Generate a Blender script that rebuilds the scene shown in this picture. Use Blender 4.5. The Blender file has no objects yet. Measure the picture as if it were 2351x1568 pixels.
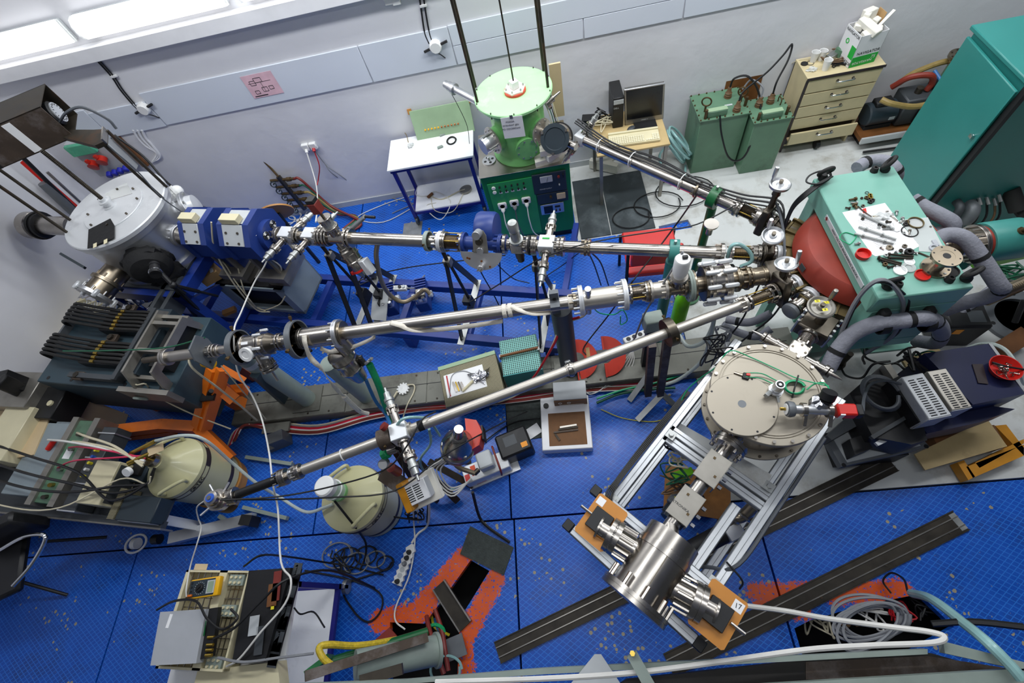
import bpy,bmesh,math,random
from mathutils import Vector as V,Matrix,noise
random.seed(7)
PI=math.pi
H,F,CX,CY=3.7,1066.0,1175.5,784.0 # camera height above the floor, focal length in pixels, image centre
RM=Matrix(((0.98407098,-0.04847424,-0.17103962),(-0.12622776,-0.86800301,-0.48024714),(-0.12518329,0.49418723,-0.86029537)))
EYE=V((0,0,H))
COL=bpy.context.scene.collection
def ray(px,py):return RM.transposed()@V(((px-CX)/F,(py-CY)/F,1.0))
def at(px,py,z=0.0):
    d=ray(px,py);return EYE+d*((z-H)/d.z)
def aty(px,py,Y):
    d=ray(px,py);return EYE+d*(Y/d.y)
def atx(px,py,X):
    d=ray(px,py);return EYE+d*(X/d.x)
def crop(ox,oy,s):return lambda x,y,z=0.0:at(ox+x/s,oy+y/s,z)
S_=2351/600
cA,cB,cC,cD=crop(0,0,S_),crop(580,0,S_),crop(1000,0,S_),crop(1550,0,2351/801)
cE,cF,cG,cH=crop(0,330,S_),crop(580,330,S_),crop(1080,300,S_),crop(1600,400,2351/751)
cI,cJ,cK,cL=crop(0,680,S_),crop(500,680,S_),crop(1000,650,S_),crop(1500,680,S_)
cN,cO,cP,cQ=crop(0,900,S_),crop(600,900,S_),crop(1250,1000,1882/600),crop(1800,740,2160/551)
cS,cT,cU,cW=crop(0,1170,S_),crop(330,1270,S_),crop(700,1170,S_),crop(1250,1170,2351/1101)
def lerp(a,b,t):return V(a)+(V(b)-V(a))*t

# ---------- materials ----------
MATS={}
def srgb(c):return tuple(((x/255)/12.92 if x/255<=0.04045 else((x/255+0.055)/1.055)**2.4)for x in c)+(1.0,)
def newmat(name):
    m=bpy.data.materials.new(name);m.use_nodes=True;MATS[name]=m
    nt=m.node_tree;return m,nt,nt.nodes['Principled BSDF']
def node(nt,t,**kw):
    n=nt.nodes.new(t)
    for k,v in kw.items():
        if k.startswith('i_'):n.inputs[int(k[2:])].default_value=v
        else:setattr(n,k,v)
    return n
def mat(name,c,rough=0.5,metal=0.0,var=0.12,scale=9.0,bump=0.0,bscale=60.0,coat=0.0,alpha=1.0,trans=0.0,emit=0.0,dirt=None,dscale=3.0,damt=0.5):
    m,nt,b=newmat(name);L=nt.links.new
    col=srgb(c);tc=node(nt,'ShaderNodeTexCoord')
    n=node(nt,'ShaderNodeTexNoise');n.inputs['Scale'].default_value=scale;n.inputs['Detail'].default_value=5
    L(tc.outputs['Object'],n.inputs['Vector'])
    r=node(nt,'ShaderNodeValToRGB');e=r.color_ramp.elements
    e[0].position,e[1].position=0.3,0.7
    e[0].color=tuple(x*(1-var)for x in col[:3])+(1,);e[1].color=tuple(min(1,x*(1+var))for x in col[:3])+(1,)
    L(n.outputs['Fac'],r.inputs['Fac']);out=r.outputs['Color']
    if dirt:
        n2=node(nt,'ShaderNodeTexNoise');n2.inputs['Scale'].default_value=dscale;n2.inputs['Detail'].default_value=8;n2.inputs['Roughness'].default_value=.7
        L(tc.outputs['Object'],n2.inputs['Vector'])
        r2=node(nt,'ShaderNodeValToRGB');r2.color_ramp.elements[0].position=.62-.3*damt;r2.color_ramp.elements[1].position=.78-.2*damt
        L(n2.outputs['Fac'],r2.inputs['Fac'])
        mx=node(nt,'ShaderNodeMixRGB');mx.inputs[2].default_value=srgb(dirt)
        L(r2.outputs['Color'],mx.inputs[0]);L(out,mx.inputs[1]);out=mx.outputs[0]
    L(out,b.inputs['Base Color'])
    b.inputs['Metallic'].default_value=metal;b.inputs['Coat Weight'].default_value=coat
    mr=node(nt,'ShaderNodeMapRange');mr.inputs[3].default_value=max(.03,rough-.1);mr.inputs[4].default_value=min(1,rough+.1)
    L(n.outputs['Fac'],mr.inputs[0]);L(mr.outputs[0],b.inputs['Roughness'])
    if bump:
        nb=node(nt,'ShaderNodeTexNoise');nb.inputs['Scale'].default_value=bscale;nb.inputs['Detail'].default_value=3
        L(tc.outputs['Object'],nb.inputs['Vector'])
        bp=node(nt,'ShaderNodeBump');bp.inputs['Strength'].default_value=bump;bp.inputs['Distance'].default_value=.01
        L(nb.outputs['Fac'],bp.inputs['Height']);L(bp.outputs[0],b.inputs['Normal'])
    if trans:b.inputs['Transmission Weight'].default_value=trans
    if alpha<1:b.inputs['Alpha'].default_value=alpha
    if emit:b.inputs['Emission Color'].default_value=col;b.inputs['Emission Strength'].default_value=emit
    return m
def gridmat(name,c,hole,pitch,frac,rough=.5,metal=.2):
    """sheet with punched square holes, as a pattern"""
    m,nt,b=newmat(name);L=nt.links.new;tc=node(nt,'ShaderNodeTexCoord');s=node(nt,'ShaderNodeSeparateXYZ');L(tc.outputs['UV'],s.inputs[0])
    f=[]
    for k in(0,1):
        a=node(nt,'ShaderNodeMath',operation='DIVIDE');a.inputs[1].default_value=pitch[k];L(s.outputs[k],a.inputs[0])
        q=node(nt,'ShaderNodeMath',operation='FRACT');L(a.outputs[0],q.inputs[0])
        l=node(nt,'ShaderNodeMath',operation='LESS_THAN');l.inputs[1].default_value=frac[k];L(q.outputs[0],l.inputs[0]);f.append(l)
    p=node(nt,'ShaderNodeMath',operation='MULTIPLY');L(f[0].outputs[0],p.inputs[0]);L(f[1].outputs[0],p.inputs[1])
    x=node(nt,'ShaderNodeMixRGB');x.inputs[1].default_value=srgb(c);x.inputs[2].default_value=srgb(hole);L(p.outputs[0],x.inputs[0]);L(x.outputs[0],b.inputs['Base Color'])
    b.inputs['Roughness'].default_value=rough;b.inputs['Metallic'].default_value=metal
    return m

# ---------- geometry ----------
def cat(pts,n=6,closed=False):
    """smooth curve through the points"""
    P=[V(p)for p in pts]
    if len(P)<3:return P
    out=[];N=len(P)
    for i in range(N if closed else N-1):
        p0=P[(i-1)%N]if closed or i>0 else P[0]*2-P[1]
        p1,p2=P[i],P[(i+1)%N]
        p3=P[(i+2)%N]if closed or i+2<N else P[-1]*2-P[-2]
        for k in range(n):
            t=k/n;out.append(.5*((2*p1)+(p2-p0)*t+(2*p0-5*p1+4*p2-p3)*t*t+(3*p1-p0-3*p2+p3)*t**3))
    if not closed:out.append(P[-1])
    return out
def frame(d,up=None):
    z=V(d).normalized();u=V(up)if up else(V((0,0,1))if abs(z.z)<.95 else V((0,1,0)))
    x=u.cross(z).normalized();return x,z.cross(x),z
def axes(o,x,y,z):
    return Matrix(((x[0],y[0],z[0],o[0]),(x[1],y[1],z[1],o[1]),(x[2],y[2],z[2],o[2]),(0,0,0,1)))
def TR(o,rz=0):return Matrix.Translation(V(o))@Matrix.Rotation(rz,4,'Z')
def along(a,b,up=None):
    """frame at a whose local z runs to b"""
    x,y,z=frame(V(b)-V(a),up);return axes(a,x,y,z)
def rzdir(a,b):d=V(b)-V(a);return math.atan2(d.y,d.x)
class M:
    def __init__(s,T=None):s.bm=bmesh.new();s.T=T or Matrix();s.uv=False
    def _vf(s,vs,fs):
        B=[s.bm.verts.new(s.T@V(v))for v in vs]
        for f in fs:
            try:s.bm.faces.new([B[i]for i in f])
            except ValueError:pass
        return B
    def box(s,c,d,bev=0.0,T=None,seg=1):
        b2=bmesh.new();bmesh.ops.create_cube(b2,size=1)
        for v in b2.verts:v.co=V((v.co.x*d[0],v.co.y*d[1],v.co.z*d[2]))
        if bev:bmesh.ops.bevel(b2,geom=b2.edges[:],offset=min(bev,min(d)*.49),segments=seg,affect='EDGES',profile=.5)
        X=(T or Matrix());b2.verts.index_update()
        s._vf([X@(v.co+V(c))for v in b2.verts],[[v.index for v in f.verts]for f in b2.faces]);b2.free();return s
    def bx(s,x0,x1,y0,y1,z0,z1,bev=0.0):return s.box(((x0+x1)/2,(y0+y1)/2,(z0+z1)/2),(abs(x1-x0),abs(y1-y0),abs(z1-z0)),bev)
    def lathe(s,a,b,prof,n=20,arc=None):
        """surface of revolution about a->b; prof = [(distance along, radius)]"""
        x,y,z=frame(V(b)-V(a));a=V(a);vs,fs=[],[]
        for t,r in prof:
            for k in range(n):
                w=2*PI*k/n if not arc else arc[0]+(arc[1]-arc[0])*k/(n-1);vs.append(a+z*t+(x*math.cos(w)+y*math.sin(w))*r)
        for i in range(len(prof)-1):
            for k in range(n if not arc else n-1):fs.append((i*n+k,i*n+(k+1)%n,(i+1)*n+(k+1)%n,(i+1)*n+k))
        if not arc:
            if prof[0][1]>1e-6:fs.append(tuple(range(n-1,-1,-1)))
            if prof[-1][1]>1e-6:fs.append(tuple((len(prof)-1)*n+k for k in range(n)))
        s._vf(vs,fs);return s
    def cyl(s,a,b,r,r2=None,n=16,bev=0.0):
        L=(V(b)-V(a)).length;r2=r if r2 is None else r2
        p=[(0,r),(L,r2)]if not bev else[(0,r-bev),(bev,r),(L-bev,r2),(L,r2-bev)]
        return s.lathe(a,b,p,n)
    def tube(s,pts,r,n=6,closed=False,sm=6):
        P=cat(pts,sm,closed)if sm>1 else[V(p)for p in pts]
        N=len(P);vs,fs=[],[];prev=None
        for i in range(N):
            d=(P[(i+1)%N]-P[i-1])if closed else(P[min(i+1,N-1)]-P[max(i-1,0)])
            if d.length<1e-7:d=V((1,0,0))
            z=d.normalized()
            if prev is None:x,y,_=frame(z)
            else:
                x=prev-z*prev.dot(z)
                if x.length<1e-4:x,y,_=frame(z)
                x.normalize();y=z.cross(x)
            prev=x;rr=r[min(i*len(r)//N,len(r)-1)]if isinstance(r,(list,tuple))else r
            for k in range(n):w=2*PI*k/n;vs.append(P[i]+(x*math.cos(w)+y*math.sin(w))*rr)
        for i in range(N if closed else N-1):
            for k in range(n):fs.append((i*n+k,i*n+(k+1)%n,((i+1)%N)*n+(k+1)%n,((i+1)%N)*n+k))
        if not closed:fs+=[tuple(range(n-1,-1,-1)),tuple((N-1)*n+k for k in range(n))]
        s._vf(vs,fs);return s
    def bar(s,a,b,w,h,up=None,bev=0.0,ext=0.0):
        """rectangular bar from a to b"""
        a,b=V(a),V(b);d=(b-a).normalized();a,b=a-d*ext,b+d*ext
        x,y,z=frame(b-a,up);return s.box((0,0,(b-a).length/2),(w,h,(b-a).length),bev,T=axes(a,x,y,z))
    def prism(s,poly,h,T=None,z0=0.0):
        """polygon in local xy pushed along local z"""
        X=T or Matrix();n=len(poly)
        s._vf([X@V((p[0],p[1],z0))for p in poly]+[X@V((p[0],p[1],z0+h))for p in poly],
              [tuple(range(n-1,-1,-1)),tuple(range(n,2*n))]+[(k,(k+1)%n,n+(k+1)%n,n+k)for k in range(n)]);return s
    def tor(s,c,ax,R,r,n=28,m=8):
        x,y,z=frame(ax);return s.tube([V(c)+(x*math.cos(2*PI*k/n)+y*math.sin(2*PI*k/n))*R for k in range(n)],r,m,True,1)
    def ball(s,c,r,sc=(1,1,1),n=12,jit=0.0,T=None):
        b2=bmesh.new();bmesh.ops.create_uvsphere(b2,u_segments=n,v_segments=max(6,n//2+1),radius=1);b2.verts.index_update()
        X=T or Matrix();vs=[]
        for v in b2.verts:
            k=1+jit*(noise.noise(v.co*2.3+V(c)*9))*1.6+jit*.6*noise.noise(v.co*6+V(c)*5)
            vs.append(X@(V((v.co.x*r*sc[0]*k,v.co.y*r*sc[1]*k,v.co.z*r*sc[2]*k))+V(c)))
        s._vf(vs,[[v.index for v in f.verts]for f in b2.faces]);b2.free();return s
    def quad(s,a,b,c,d):s._vf([a,b,c,d],[(0,1,2,3)]);return s
    def bolts(s,c,ax,R,n,r,h,ph=0.0,both=0.0):
        """bolt heads round a flange"""
        x,y,z=frame(ax)
        for k in range(n):
            w=ph+2*PI*k/n;p=V(c)+(x*math.cos(w)+y*math.sin(w))*R
            s.lathe(p-z*(both+h if both else .002),p+z*h,[(0,r),((2*h+both)if both else h+.002,r)],6)
        return s
    def o(s,name,m,parent=None,uv=False,keep=False):
        bm=s.bm
        bmesh.ops.recalc_face_normals(bm,faces=bm.faces[:])
        me=bpy.data.meshes.new(name);ob=bpy.data.objects.new(name,me);COL.objects.link(ob)
        if parent is None:
            if not keep:
                xs=[v.co.x for v in bm.verts];ys=[v.co.y for v in bm.verts];zs=[v.co.z for v in bm.verts]
                c=V(((min(xs)+max(xs))/2,(min(ys)+max(ys))/2,min(zs)));bmesh.ops.translate(bm,verts=bm.verts[:],vec=-c);ob.location=c
        else:
            ob.parent=parent;W=wm(parent);bmesh.ops.transform(bm,matrix=W.inverted(),verts=bm.verts[:])
        if uv:
            lay=bm.loops.layers.uv.new('UVMap')
            for f in bm.faces:
                n=f.normal;k=max(range(3),key=lambda i:abs(n[i]))
                for l in f.loops:
                    q=[l.vert.co[i]for i in range(3)if i!=k];l[lay].uv=(q[0]+100,q[1]+100)
        bm.to_mesh(me);bm.free()
        for p in me.polygons:p.use_smooth=True
        me.set_sharp_from_angle(angle=.62)
        me.materials.append(MATS[m]if isinstance(m,str)else m)
        return ob
def wm(o):
    W=Matrix()
    while o:W=Matrix.LocRotScale(o.location,o.rotation_euler,o.scale)@W;o=o.parent
    return W
def tag(o,label,cat_,group=None,kind=None):
    if label:o['label']=label
    if cat_:o['category']=cat_
    if group:o['group']=group
    if kind:o['kind']=kind
    return o
def thing(name,label,cat_,loc,rz=0.0,group=None):
    o=bpy.data.objects.new(name,None);COL.objects.link(o);o.empty_display_size=.1
    o.location=V(loc);o.rotation_euler=(0,0,rz);return tag(o,label,cat_,group)
def struct(o):o['kind']='structure';return o
def copytree(o,parent=None):
    c=o.copy();COL.objects.link(c);c.parent=parent
    for ch in list(o.children):copytree(ch,c)
    return c
def dup(root,loc,rz=0.0,label=None,group=None):
    r=copytree(root);r.location=V(loc);r.rotation_euler=(0,0,rz)
    if label:r['label']=label
    if group:r['group']=group
    return r
def text(s,size,T,m,parent,name='lettering',align='CENTER',bold=0.0):
    """printed writing lying in the xy plane of T"""
    cu=bpy.data.curves.new(name,'FONT');cu.body=s;cu.size=size;cu.align_x=align;cu.align_y='CENTER';cu.extrude=.0004;cu.offset=bold;cu.resolution_u=3
    tmp=bpy.data.objects.new(name,cu);COL.objects.link(tmp);me=bpy.data.meshes.new_from_object(tmp.evaluated_get(bpy.context.evaluated_depsgraph_get()))
    bpy.data.objects.remove(tmp);me.name=name;ob=bpy.data.objects.new(name,me);COL.objects.link(ob);me.materials.clear();me.materials.append(MATS[m])
    if parent:ob.parent=parent;T=wm(parent).inverted()@T
    ob.matrix_local=T if parent else T
    if not parent:ob.matrix_world=T
    return ob
def cable(pts,r,m,label,cat_='cable',name='cable',group=None,n=6,sm=6):
    return tag(M().tube(pts,r,n,False,sm).o(name,m),label,cat_,group)
def px(*pts):return[at(*p)for p in pts]
mat('steel',(176,170,162),.27,1.0,.08,6)
mat('steel_brushed',(182,176,168),.36,1.0,.1,5)
mat('steel_warm',(150,138,120),.33,1.0,.14,5)
mat('steel_dark',(105,98,88),.4,1.0,.2,9)
mat('steel_satin',(196,190,180),.42,.85,.06,4,dirt=(150,140,126),dscale=1.5,damt=.25)
mat('steel_lid',(160,152,138),.5,.6,.05,4,dirt=(140,132,120),dscale=1.5,damt=.3)
mat('alu',(205,206,208),.38,.9,.05,7)
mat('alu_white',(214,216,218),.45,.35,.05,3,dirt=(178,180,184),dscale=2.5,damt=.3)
mat('alu_profile',(200,203,206),.35,.6,.04,12)
mat('alu_grey',(150,146,138),.45,.7,.15,8)
mat('chrome',(215,215,215),.12,1.0,.03)
mat('zinc',(170,172,170),.4,.8,.15,14)
mat('black_metal',(34,34,36),.5,.3,.2)
mat('iron',(62,56,48),.55,.6,.3,12,dirt=(95,62,40),damt=.3)
mat('iron_rail',(58,53,46),.5,.5,.3,10,dirt=(34,30,27),damt=.4)
mat('rust_sheet',(78,66,56),.6,.4,.3,5,dirt=(120,112,108),dscale=4,damt=.5)
mat('steel_edge',(150,146,140),.35,1.0)
mat('black',(20,20,22),.5,0,.15)
mat('black_soft',(16,16,18),.85,0,.3,20,bump=.5,bscale=25)
mat('rubber',(24,23,22),.7,0,.2)
mat('cable_black',(18,18,20),.5,0,.1)
mat('cable_grey',(128,130,134),.5,0,.1)
mat('cable_dark_grey',(78,82,88),.5,0,.1)
mat('cable_white',(222,220,214),.5,0,.06)
mat('cable_cream',(205,196,168),.5,0,.08)
mat('cable_red',(178,24,34),.45)
mat('cable_pink',(200,40,80),.45)
mat('cable_brown',(110,84,58),.55)
mat('cable_green',(14,160,105),.4)
mat('cable_dark_green',(22,90,62),.5)
mat('cable_blue',(40,90,190),.45)
mat('cable_yellow',(205,190,40),.45)
mat('hose_red',(120,40,32),.5)
mat('hose_green',(16,150,92),.4,bump=.4,bscale=90)
mat('hose_teal',(150,192,190),.22,0,.1,alpha=.9)
mat('hose_clear',(200,210,205),.25,0,.06,alpha=.85)
mat('hose_blue',(50,110,170),.4)
mat('hose_beige',(150,128,74),.5,0,.15,20)
mat('hose_yellow',(205,178,50),.5,0,.25,60)
mat('hose_steel',(152,138,116),.4,.7,.12)
mat('insul',(132,133,142),.85,0,.1,30,bump=.3,bscale=80)
mat('white_paint',(232,232,234),.4,0,.03)
mat('white_plastic',(230,230,228),.4,0,.03)
mat('white_board',(240,241,243),.3,0,.02)
mat('cream',(205,190,150),.5,0,.05,12)
mat('cream_plastic',(214,205,170),.45,0,.04)
mat('tape_white',(225,218,204),.8,0,.08,18,bump=.4)
mat('paper',(240,240,240),.8,0,.02)
mat('foil',(205,205,210),.22,1.0,.05,bump=1.0,bscale=30)
mat('teal',(116,170,154),.42,0,.05,5,dirt=(94,150,138),dscale=2,damt=.2)
mat('teal_dark',(58,132,124),.45,0,.08,5)
mat('teal_cab',(44,128,122),.38,0,.04,4)
mat('teal_box',(54,140,138),.4,0,.05)
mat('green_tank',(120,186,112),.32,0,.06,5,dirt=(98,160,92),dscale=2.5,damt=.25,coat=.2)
mat('green_lid_lit',(168,224,162),.4,0,.04,4,dirt=(196,236,190),dscale=3,damt=.3)  # tank green lightened: light falling on the lid put into its colour
mat('green_cab',(22,118,62),.42,0,.06,6)
mat('green_panel',(48,150,84),.45,0,.06,8)
mat('green_dark',(14,92,46),.4,0,.1)
mat('green_oil',(92,128,102),.42,0,.1,6,dirt=(70,90,72),dscale=3,damt=.3)
mat('green_pale',(150,176,142),.45,0,.06)
mat('green_lime',(120,205,30),.4)
mat('grey_green',(140,152,144),.5,0,.1,8)
mat('red_coil',(140,50,36),.5,0,.12,7,dirt=(112,40,30),damt=.3)
mat('red',(205,34,26),.4,0,.06)
mat('red_chair',(208,48,44),.4,0,.05)
mat('red_sheet',(206,62,44),.42,0,.06,dirt=(170,50,38),damt=.2)
mat('blue_frame',(24,52,134),.38,0,.1,6)
mat('blue_unit',(32,56,124),.4,0,.06)
mat('blue_navy',(28,28,120),.4,0,.05)
mat('navy',(22,28,66),.45,0,.08)
mat('gate_bronze',(112,98,66),.5,.75,.2,9,dirt=(78,68,50),damt=.4)
mat('brass',(176,148,70),.3,1.0,.12)
mat('copper',(170,110,70),.35,1.0)
mat('brown_brass',(92,74,48),.5,.6,.3,20)
mat('orange',(222,112,24),.38,0,.1,6,dirt=(176,82,20),damt=.2)
mat('yellow',(238,178,20),.4,0,.06)
mat('yellow_label',(240,225,50),.5)
mat('slate',(50,70,80),.5,0,.1,5)
mat('slate_dark',(38,50,58),.5,0,.12,6)
mat('grey_box',(140,152,158),.45,.1,.08,5)
mat('grey_dark',(64,68,72),.5,.1,.12)
mat('grey_mid',(104,108,112),.45,.2,.1)
mat('grey_light',(186,190,192),.45,0,.05)
mat('grey_plastic',(172,175,180),.5,0,.04)
mat('duct',(112,112,104),.5,.35,.2,5,dirt=(78,76,70),dscale=3,damt=.4)
mat('wood',(182,128,66),.5,0,.15,5)
mat('wood_light',(214,190,150),.5,0,.08,4)
mat('wood_ply',(188,164,116),.55,0,.12,5,dirt=(150,128,90),damt=.2)
mat('wood_brown',(112,70,34),.5,0,.2,8)
mat('mdf',(150,98,40),.5,0,.15,30)
mat('pcb',(196,128,44),.45,0,.06,8)
mat('felt_brown',(116,82,54),.85,0,.1,30)
mat('cardboard',(196,158,108),.8,0,.06)
mat('dewar',(196,192,150),.36,0,.03,4,coat=.15)
mat('dewar_band',(52,42,44),.5)
mat('foam',(236,232,220),.7,0,.04)
mat('plastic_clear',(225,228,226),.15,0,.03,alpha=.55)
mat('ptfe',(238,232,220),.5,0,.04,8)
mat('key',(226,218,186),.5,0,.03)
mat('keygap',(160,152,122),.6)
mat('screen',(14,15,18),.25,0,.05)
mat('lcd',(146,164,140),.4)
mat('lamp_glow',(255,255,255),.4,emit=2.6)
mat('pink_print',(226,186,196),.7)
mat('ink',(30,30,34),.7)
mat('ink_grey',(110,110,116),.7)
mat('green_print',(24,170,60),.6)
mat('orange_label',(238,150,20),.5)
mat('red_orange_label',(236,84,28),.5)
mat('socket_red',(196,40,26),.4)
mat('socket_blue',(34,44,170),.4)
mat('cover_green',(90,190,150),.25,alpha=.8)
mat('white_tile',(226,214,180),.6,0,.08,6)
mat('mat_rubber',(52,60,64),.55,0,.2,4,dirt=(92,100,104),dscale=2.2,damt=.4)
mat('carpet',(62,68,66),.95,0,.25,40,bump=.6,bscale=120)
mat('ochre',(196,132,24),.45,0,.1)
mat('grate',(44,42,40),.6,.4)
gridmat('perf_teal',(120,178,170),(8,20,20),(.0165,.0165),(.55,.55))
gridmat('perf_olive',(150,142,112),(16,14,10),(.0105,.0105),(.6,.6))
gridmat('vent_slots',(190,186,178),(20,18,16),(.0125,.055),(.5,.82),.4,.6)
gridmat('fins',(96,96,92),(12,12,12),(.018,9.0),(.5,2.0),.5,.4)
# ---------- camera, light ----------
cam=bpy.data.cameras.new('camera');cam.sensor_width=36;cam.lens=F/2351*36;cam.clip_start=.02;cam.clip_end=60
co=bpy.data.objects.new('camera',cam);COL.objects.link(co)
co.matrix_world=axes(EYE,RM[0],-V(RM[1]),-V(RM[2]));bpy.context.scene.camera=co
sc=bpy.context.scene
sc.view_settings.view_transform='Standard';sc.view_settings.look='None';sc.view_settings.exposure=0.18;sc.view_settings.gamma=1
w=bpy.data.worlds.new('world');sc.world=w;w.use_nodes=True
w.node_tree.nodes['Background'].inputs[0].default_value=(.78,.86,1,1);w.node_tree.nodes['Background'].inputs[1].default_value=.06
def area(name,loc,sx,sy,e,rot=(0,0,0),c=(.95,.98,1)):
    l=bpy.data.lights.new(name,'AREA');l.shape='RECTANGLE';l.size,l.size_y=sx,sy;l.energy=e;l.color=c
    o=bpy.data.objects.new(name,l);COL.objects.link(o);o.location=loc;o.rotation_euler=rot;return o
# fluorescent rows hanging from the hall ceiling
area('ceiling_lamp_row',(-2.6,2.6,4.6),2.6,.35,58)
area('ceiling_lamp_row',(1.0,2.7,4.6),2.6,.35,78)
area('ceiling_lamp_row',(3.6,2.6,4.6),2.0,.35,40)
area('ceiling_lamp_row',(0.2,.2,4.75),3.0,.35,26)
area('wall_lamp_light',(-1.2,4.05,2.75),3.2,.25,26,(math.radians(-28),0,0))
area('wall_lamp_light',(2.0,4.05,3.1),3.2,.25,26,(math.radians(-28),0,0))

# ---------- floor ----------
def seg_mask(nt,pos,p,q,w,nz,amp,soft=.004):
    L=nt.links.new;p,q=V((p[0],p[1],0)),V((q[0],q[1],0));d=q-p;l2=d.length_squared
    def vm(op,a,b=None,sc=None):
        n=node(nt,'ShaderNodeVectorMath',operation=op)
        for i,x in((0,a),(1,b)):
            if x is None:continue
            if isinstance(x,V):n.inputs[i].default_value=x
            else:L(x,n.inputs[i])
        if sc is not None:L(sc,n.inputs['Scale'])
        return n
    def mm(op,a,b=0.0,clamp=False):
        n=node(nt,'ShaderNodeMath',operation=op,use_clamp=clamp)
        for i,x in((0,a),(1,b)):
            if isinstance(x,(int,float)):n.inputs[i].default_value=x
            else:L(x,n.inputs[i])
        return n.outputs[0]
    r=vm('SUBTRACT',pos,p).outputs[0];t=mm('DIVIDE',vm('DOT_PRODUCT',r,d).outputs['Value'],l2,True)
    dv=vm('SCALE',d,None,t);dist=vm('DISTANCE',r,dv.outputs[0]).outputs['Value']
    k=mm('ADD',dist,mm('MULTIPLY',mm('SUBTRACT',nz,.5),amp));return mm('DIVIDE',mm('SUBTRACT',w,k),soft,True)
def floor_blue():
    m,nt,b=newmat('floor_blue');L=nt.links.new
    geo=node(nt,'ShaderNodeNewGeometry');pos=geo.outputs['Position']
    s=node(nt,'ShaderNodeSeparateXYZ');L(pos,s.inputs[0])
    flat=node(nt,'ShaderNodeCombineXYZ');L(s.outputs[0],flat.inputs[0]);L(s.outputs[1],flat.inputs[1]);P=flat.outputs[0]
    def mm(op,a,b=0.0,clamp=False):
        n=node(nt,'ShaderNodeMath',operation=op,use_clamp=clamp)
        for i,x in((0,a),(1,b)):
            if isinstance(x,(int,float)):n.inputs[i].default_value=x
            else:L(x,n.inputs[i])
        return n.outputs[0]
    def noi(sc,det=4,rough=.6):
        n=node(nt,'ShaderNodeTexNoise');n.inputs['Scale'].default_value=sc;n.inputs['Detail'].default_value=det;n.inputs['Roughness'].default_value=rough;L(P,n.inputs['Vector']);return n.outputs['Fac']
    def mix(f,a,c):
        n=node(nt,'ShaderNodeMixRGB');L(f,n.inputs[0])
        for i,x in((1,a),(2,c)):
            if isinstance(x,tuple):n.inputs[i].default_value=srgb(x)
            else:L(x,n.inputs[i])
        return n.outputs[0]
    lines=None
    for ang in(.62,-.62): # crossing ribs of the tread plate
        u=mm('ADD',mm('MULTIPLY',s.outputs[0],math.sin(ang)/.030),mm('MULTIPLY',s.outputs[1],math.cos(ang)/.030))
        f=mm('PINGPONG',u,.5);l=mm('LESS_THAN',f,.075);lines=l if lines is None else mm('MAXIMUM',lines,l)
    big,mid,fine=noi(.9,3),noi(7),noi(55,3)
    base=mix(mid,(7,66,168),(17,96,206))
    base=mix(mm('MULTIPLY',lines,.7),base,(48,128,226))
    grime=mm('MULTIPLY',mm('SUBTRACT',noi(2.6,7,.75),.49),4.0,True)
    cells=mm('SUBTRACT',1.0,lines)
    base=mix(mm('MULTIPLY',mm('MULTIPLY',grime,cells),.6),base,(34,44,66))
    vo=node(nt,'ShaderNodeTexVoronoi');vo.inputs['Scale'].default_value=34;L(P,vo.inputs['Vector'])
    sv=node(nt,'ShaderNodeSeparateXYZ');L(vo.outputs['Color'],sv.inputs[0])
    clus=mm('MULTIPLY',mm('SUBTRACT',noi(1.7,4,.6),.53),2.6,True)
    chip=mm('MULTIPLY',mm('LESS_THAN',sv.outputs[0],clus),mm('LESS_THAN',vo.outputs['Distance'],.42))
    tinyc=mm('GREATER_THAN',noi(42,2),.735)
    chip=mm('MAXIMUM',chip,tinyc)
    base=mix(chip,base,(158,150,128))
    # worn orange marking paint round the openings
    om=None
    for p,q,w_ in(((-1.0,.33),(-1.30,.03),.075),((-1.27,.0),(-1.62,-.05),.075),((-.76,.17),(-1.0,-.2),.07),((-1.0,-.22),(-.97,-.5),.07),
                     ((.98,.0),(1.32,-.01),.055),((1.0,-.08),(1.24,-.12),.05),((1.45,-.04),(1.86,-.03),.06)):
        k=seg_mask(nt,P,p,q,w_,noi(38,5,.8),.2);om=k if om is None else mm('MAXIMUM',om,k)
    om=mm('MULTIPLY',om,mm('GREATER_THAN',mm('ADD',noi(46,4,.7),mm("MULTIPLY",lines,.1)),.41))
    base=mix(om,base,mix(mid,(196,72,22),(232,96,28)))
    L(base,b.inputs['Base Color'])
    L(mm('ADD',.2,mm('MULTIPLY',mid,.35)),b.inputs['Roughness'])
    bp=node(nt,'ShaderNodeBump');bp.inputs['Strength'].default_value=.55;bp.inputs['Distance'].default_value=.004
    L(lines,bp.inputs['Height']);L(bp.outputs[0],b.inputs['Normal']);return m
floor_blue()
mat('floor_white',(204,206,204),.5,0,.04,3,dirt=(160,156,146),dscale=2.2,damt=.4,bump=.1,bscale=9)
mat('pit',(10,10,11),.9)
def sheet(polys,holes,z,hz):
    """flat floor with openings: outline loops and hole loops, with upright edges down to hz"""
    m=M();eds=[]
    for lp in polys+holes:
        vs=[m.bm.verts.new((p[0],p[1],z))for p in lp]
        eds+=[m.bm.edges.new((vs[i],vs[(i+1)%len(vs)]))for i in range(len(vs))]
    bmesh.ops.triangle_fill(m.bm,use_beauty=True,use_dissolve=False,edges=eds)
    for lp in polys+holes:
        for i in range(len(lp)):
            a,b2=lp[i],lp[(i+1)%len(lp)];m.quad((a[0],a[1],z),(b2[0],b2[1],z),(b2[0],b2[1],hz),(a[0],a[1],hz))
    return m
XL,XR,YB,YF=-5.05,6.2,4.29,-2.2
YS,XW=.575,.98 # seam row, edge between blue plates and painted concrete
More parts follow.
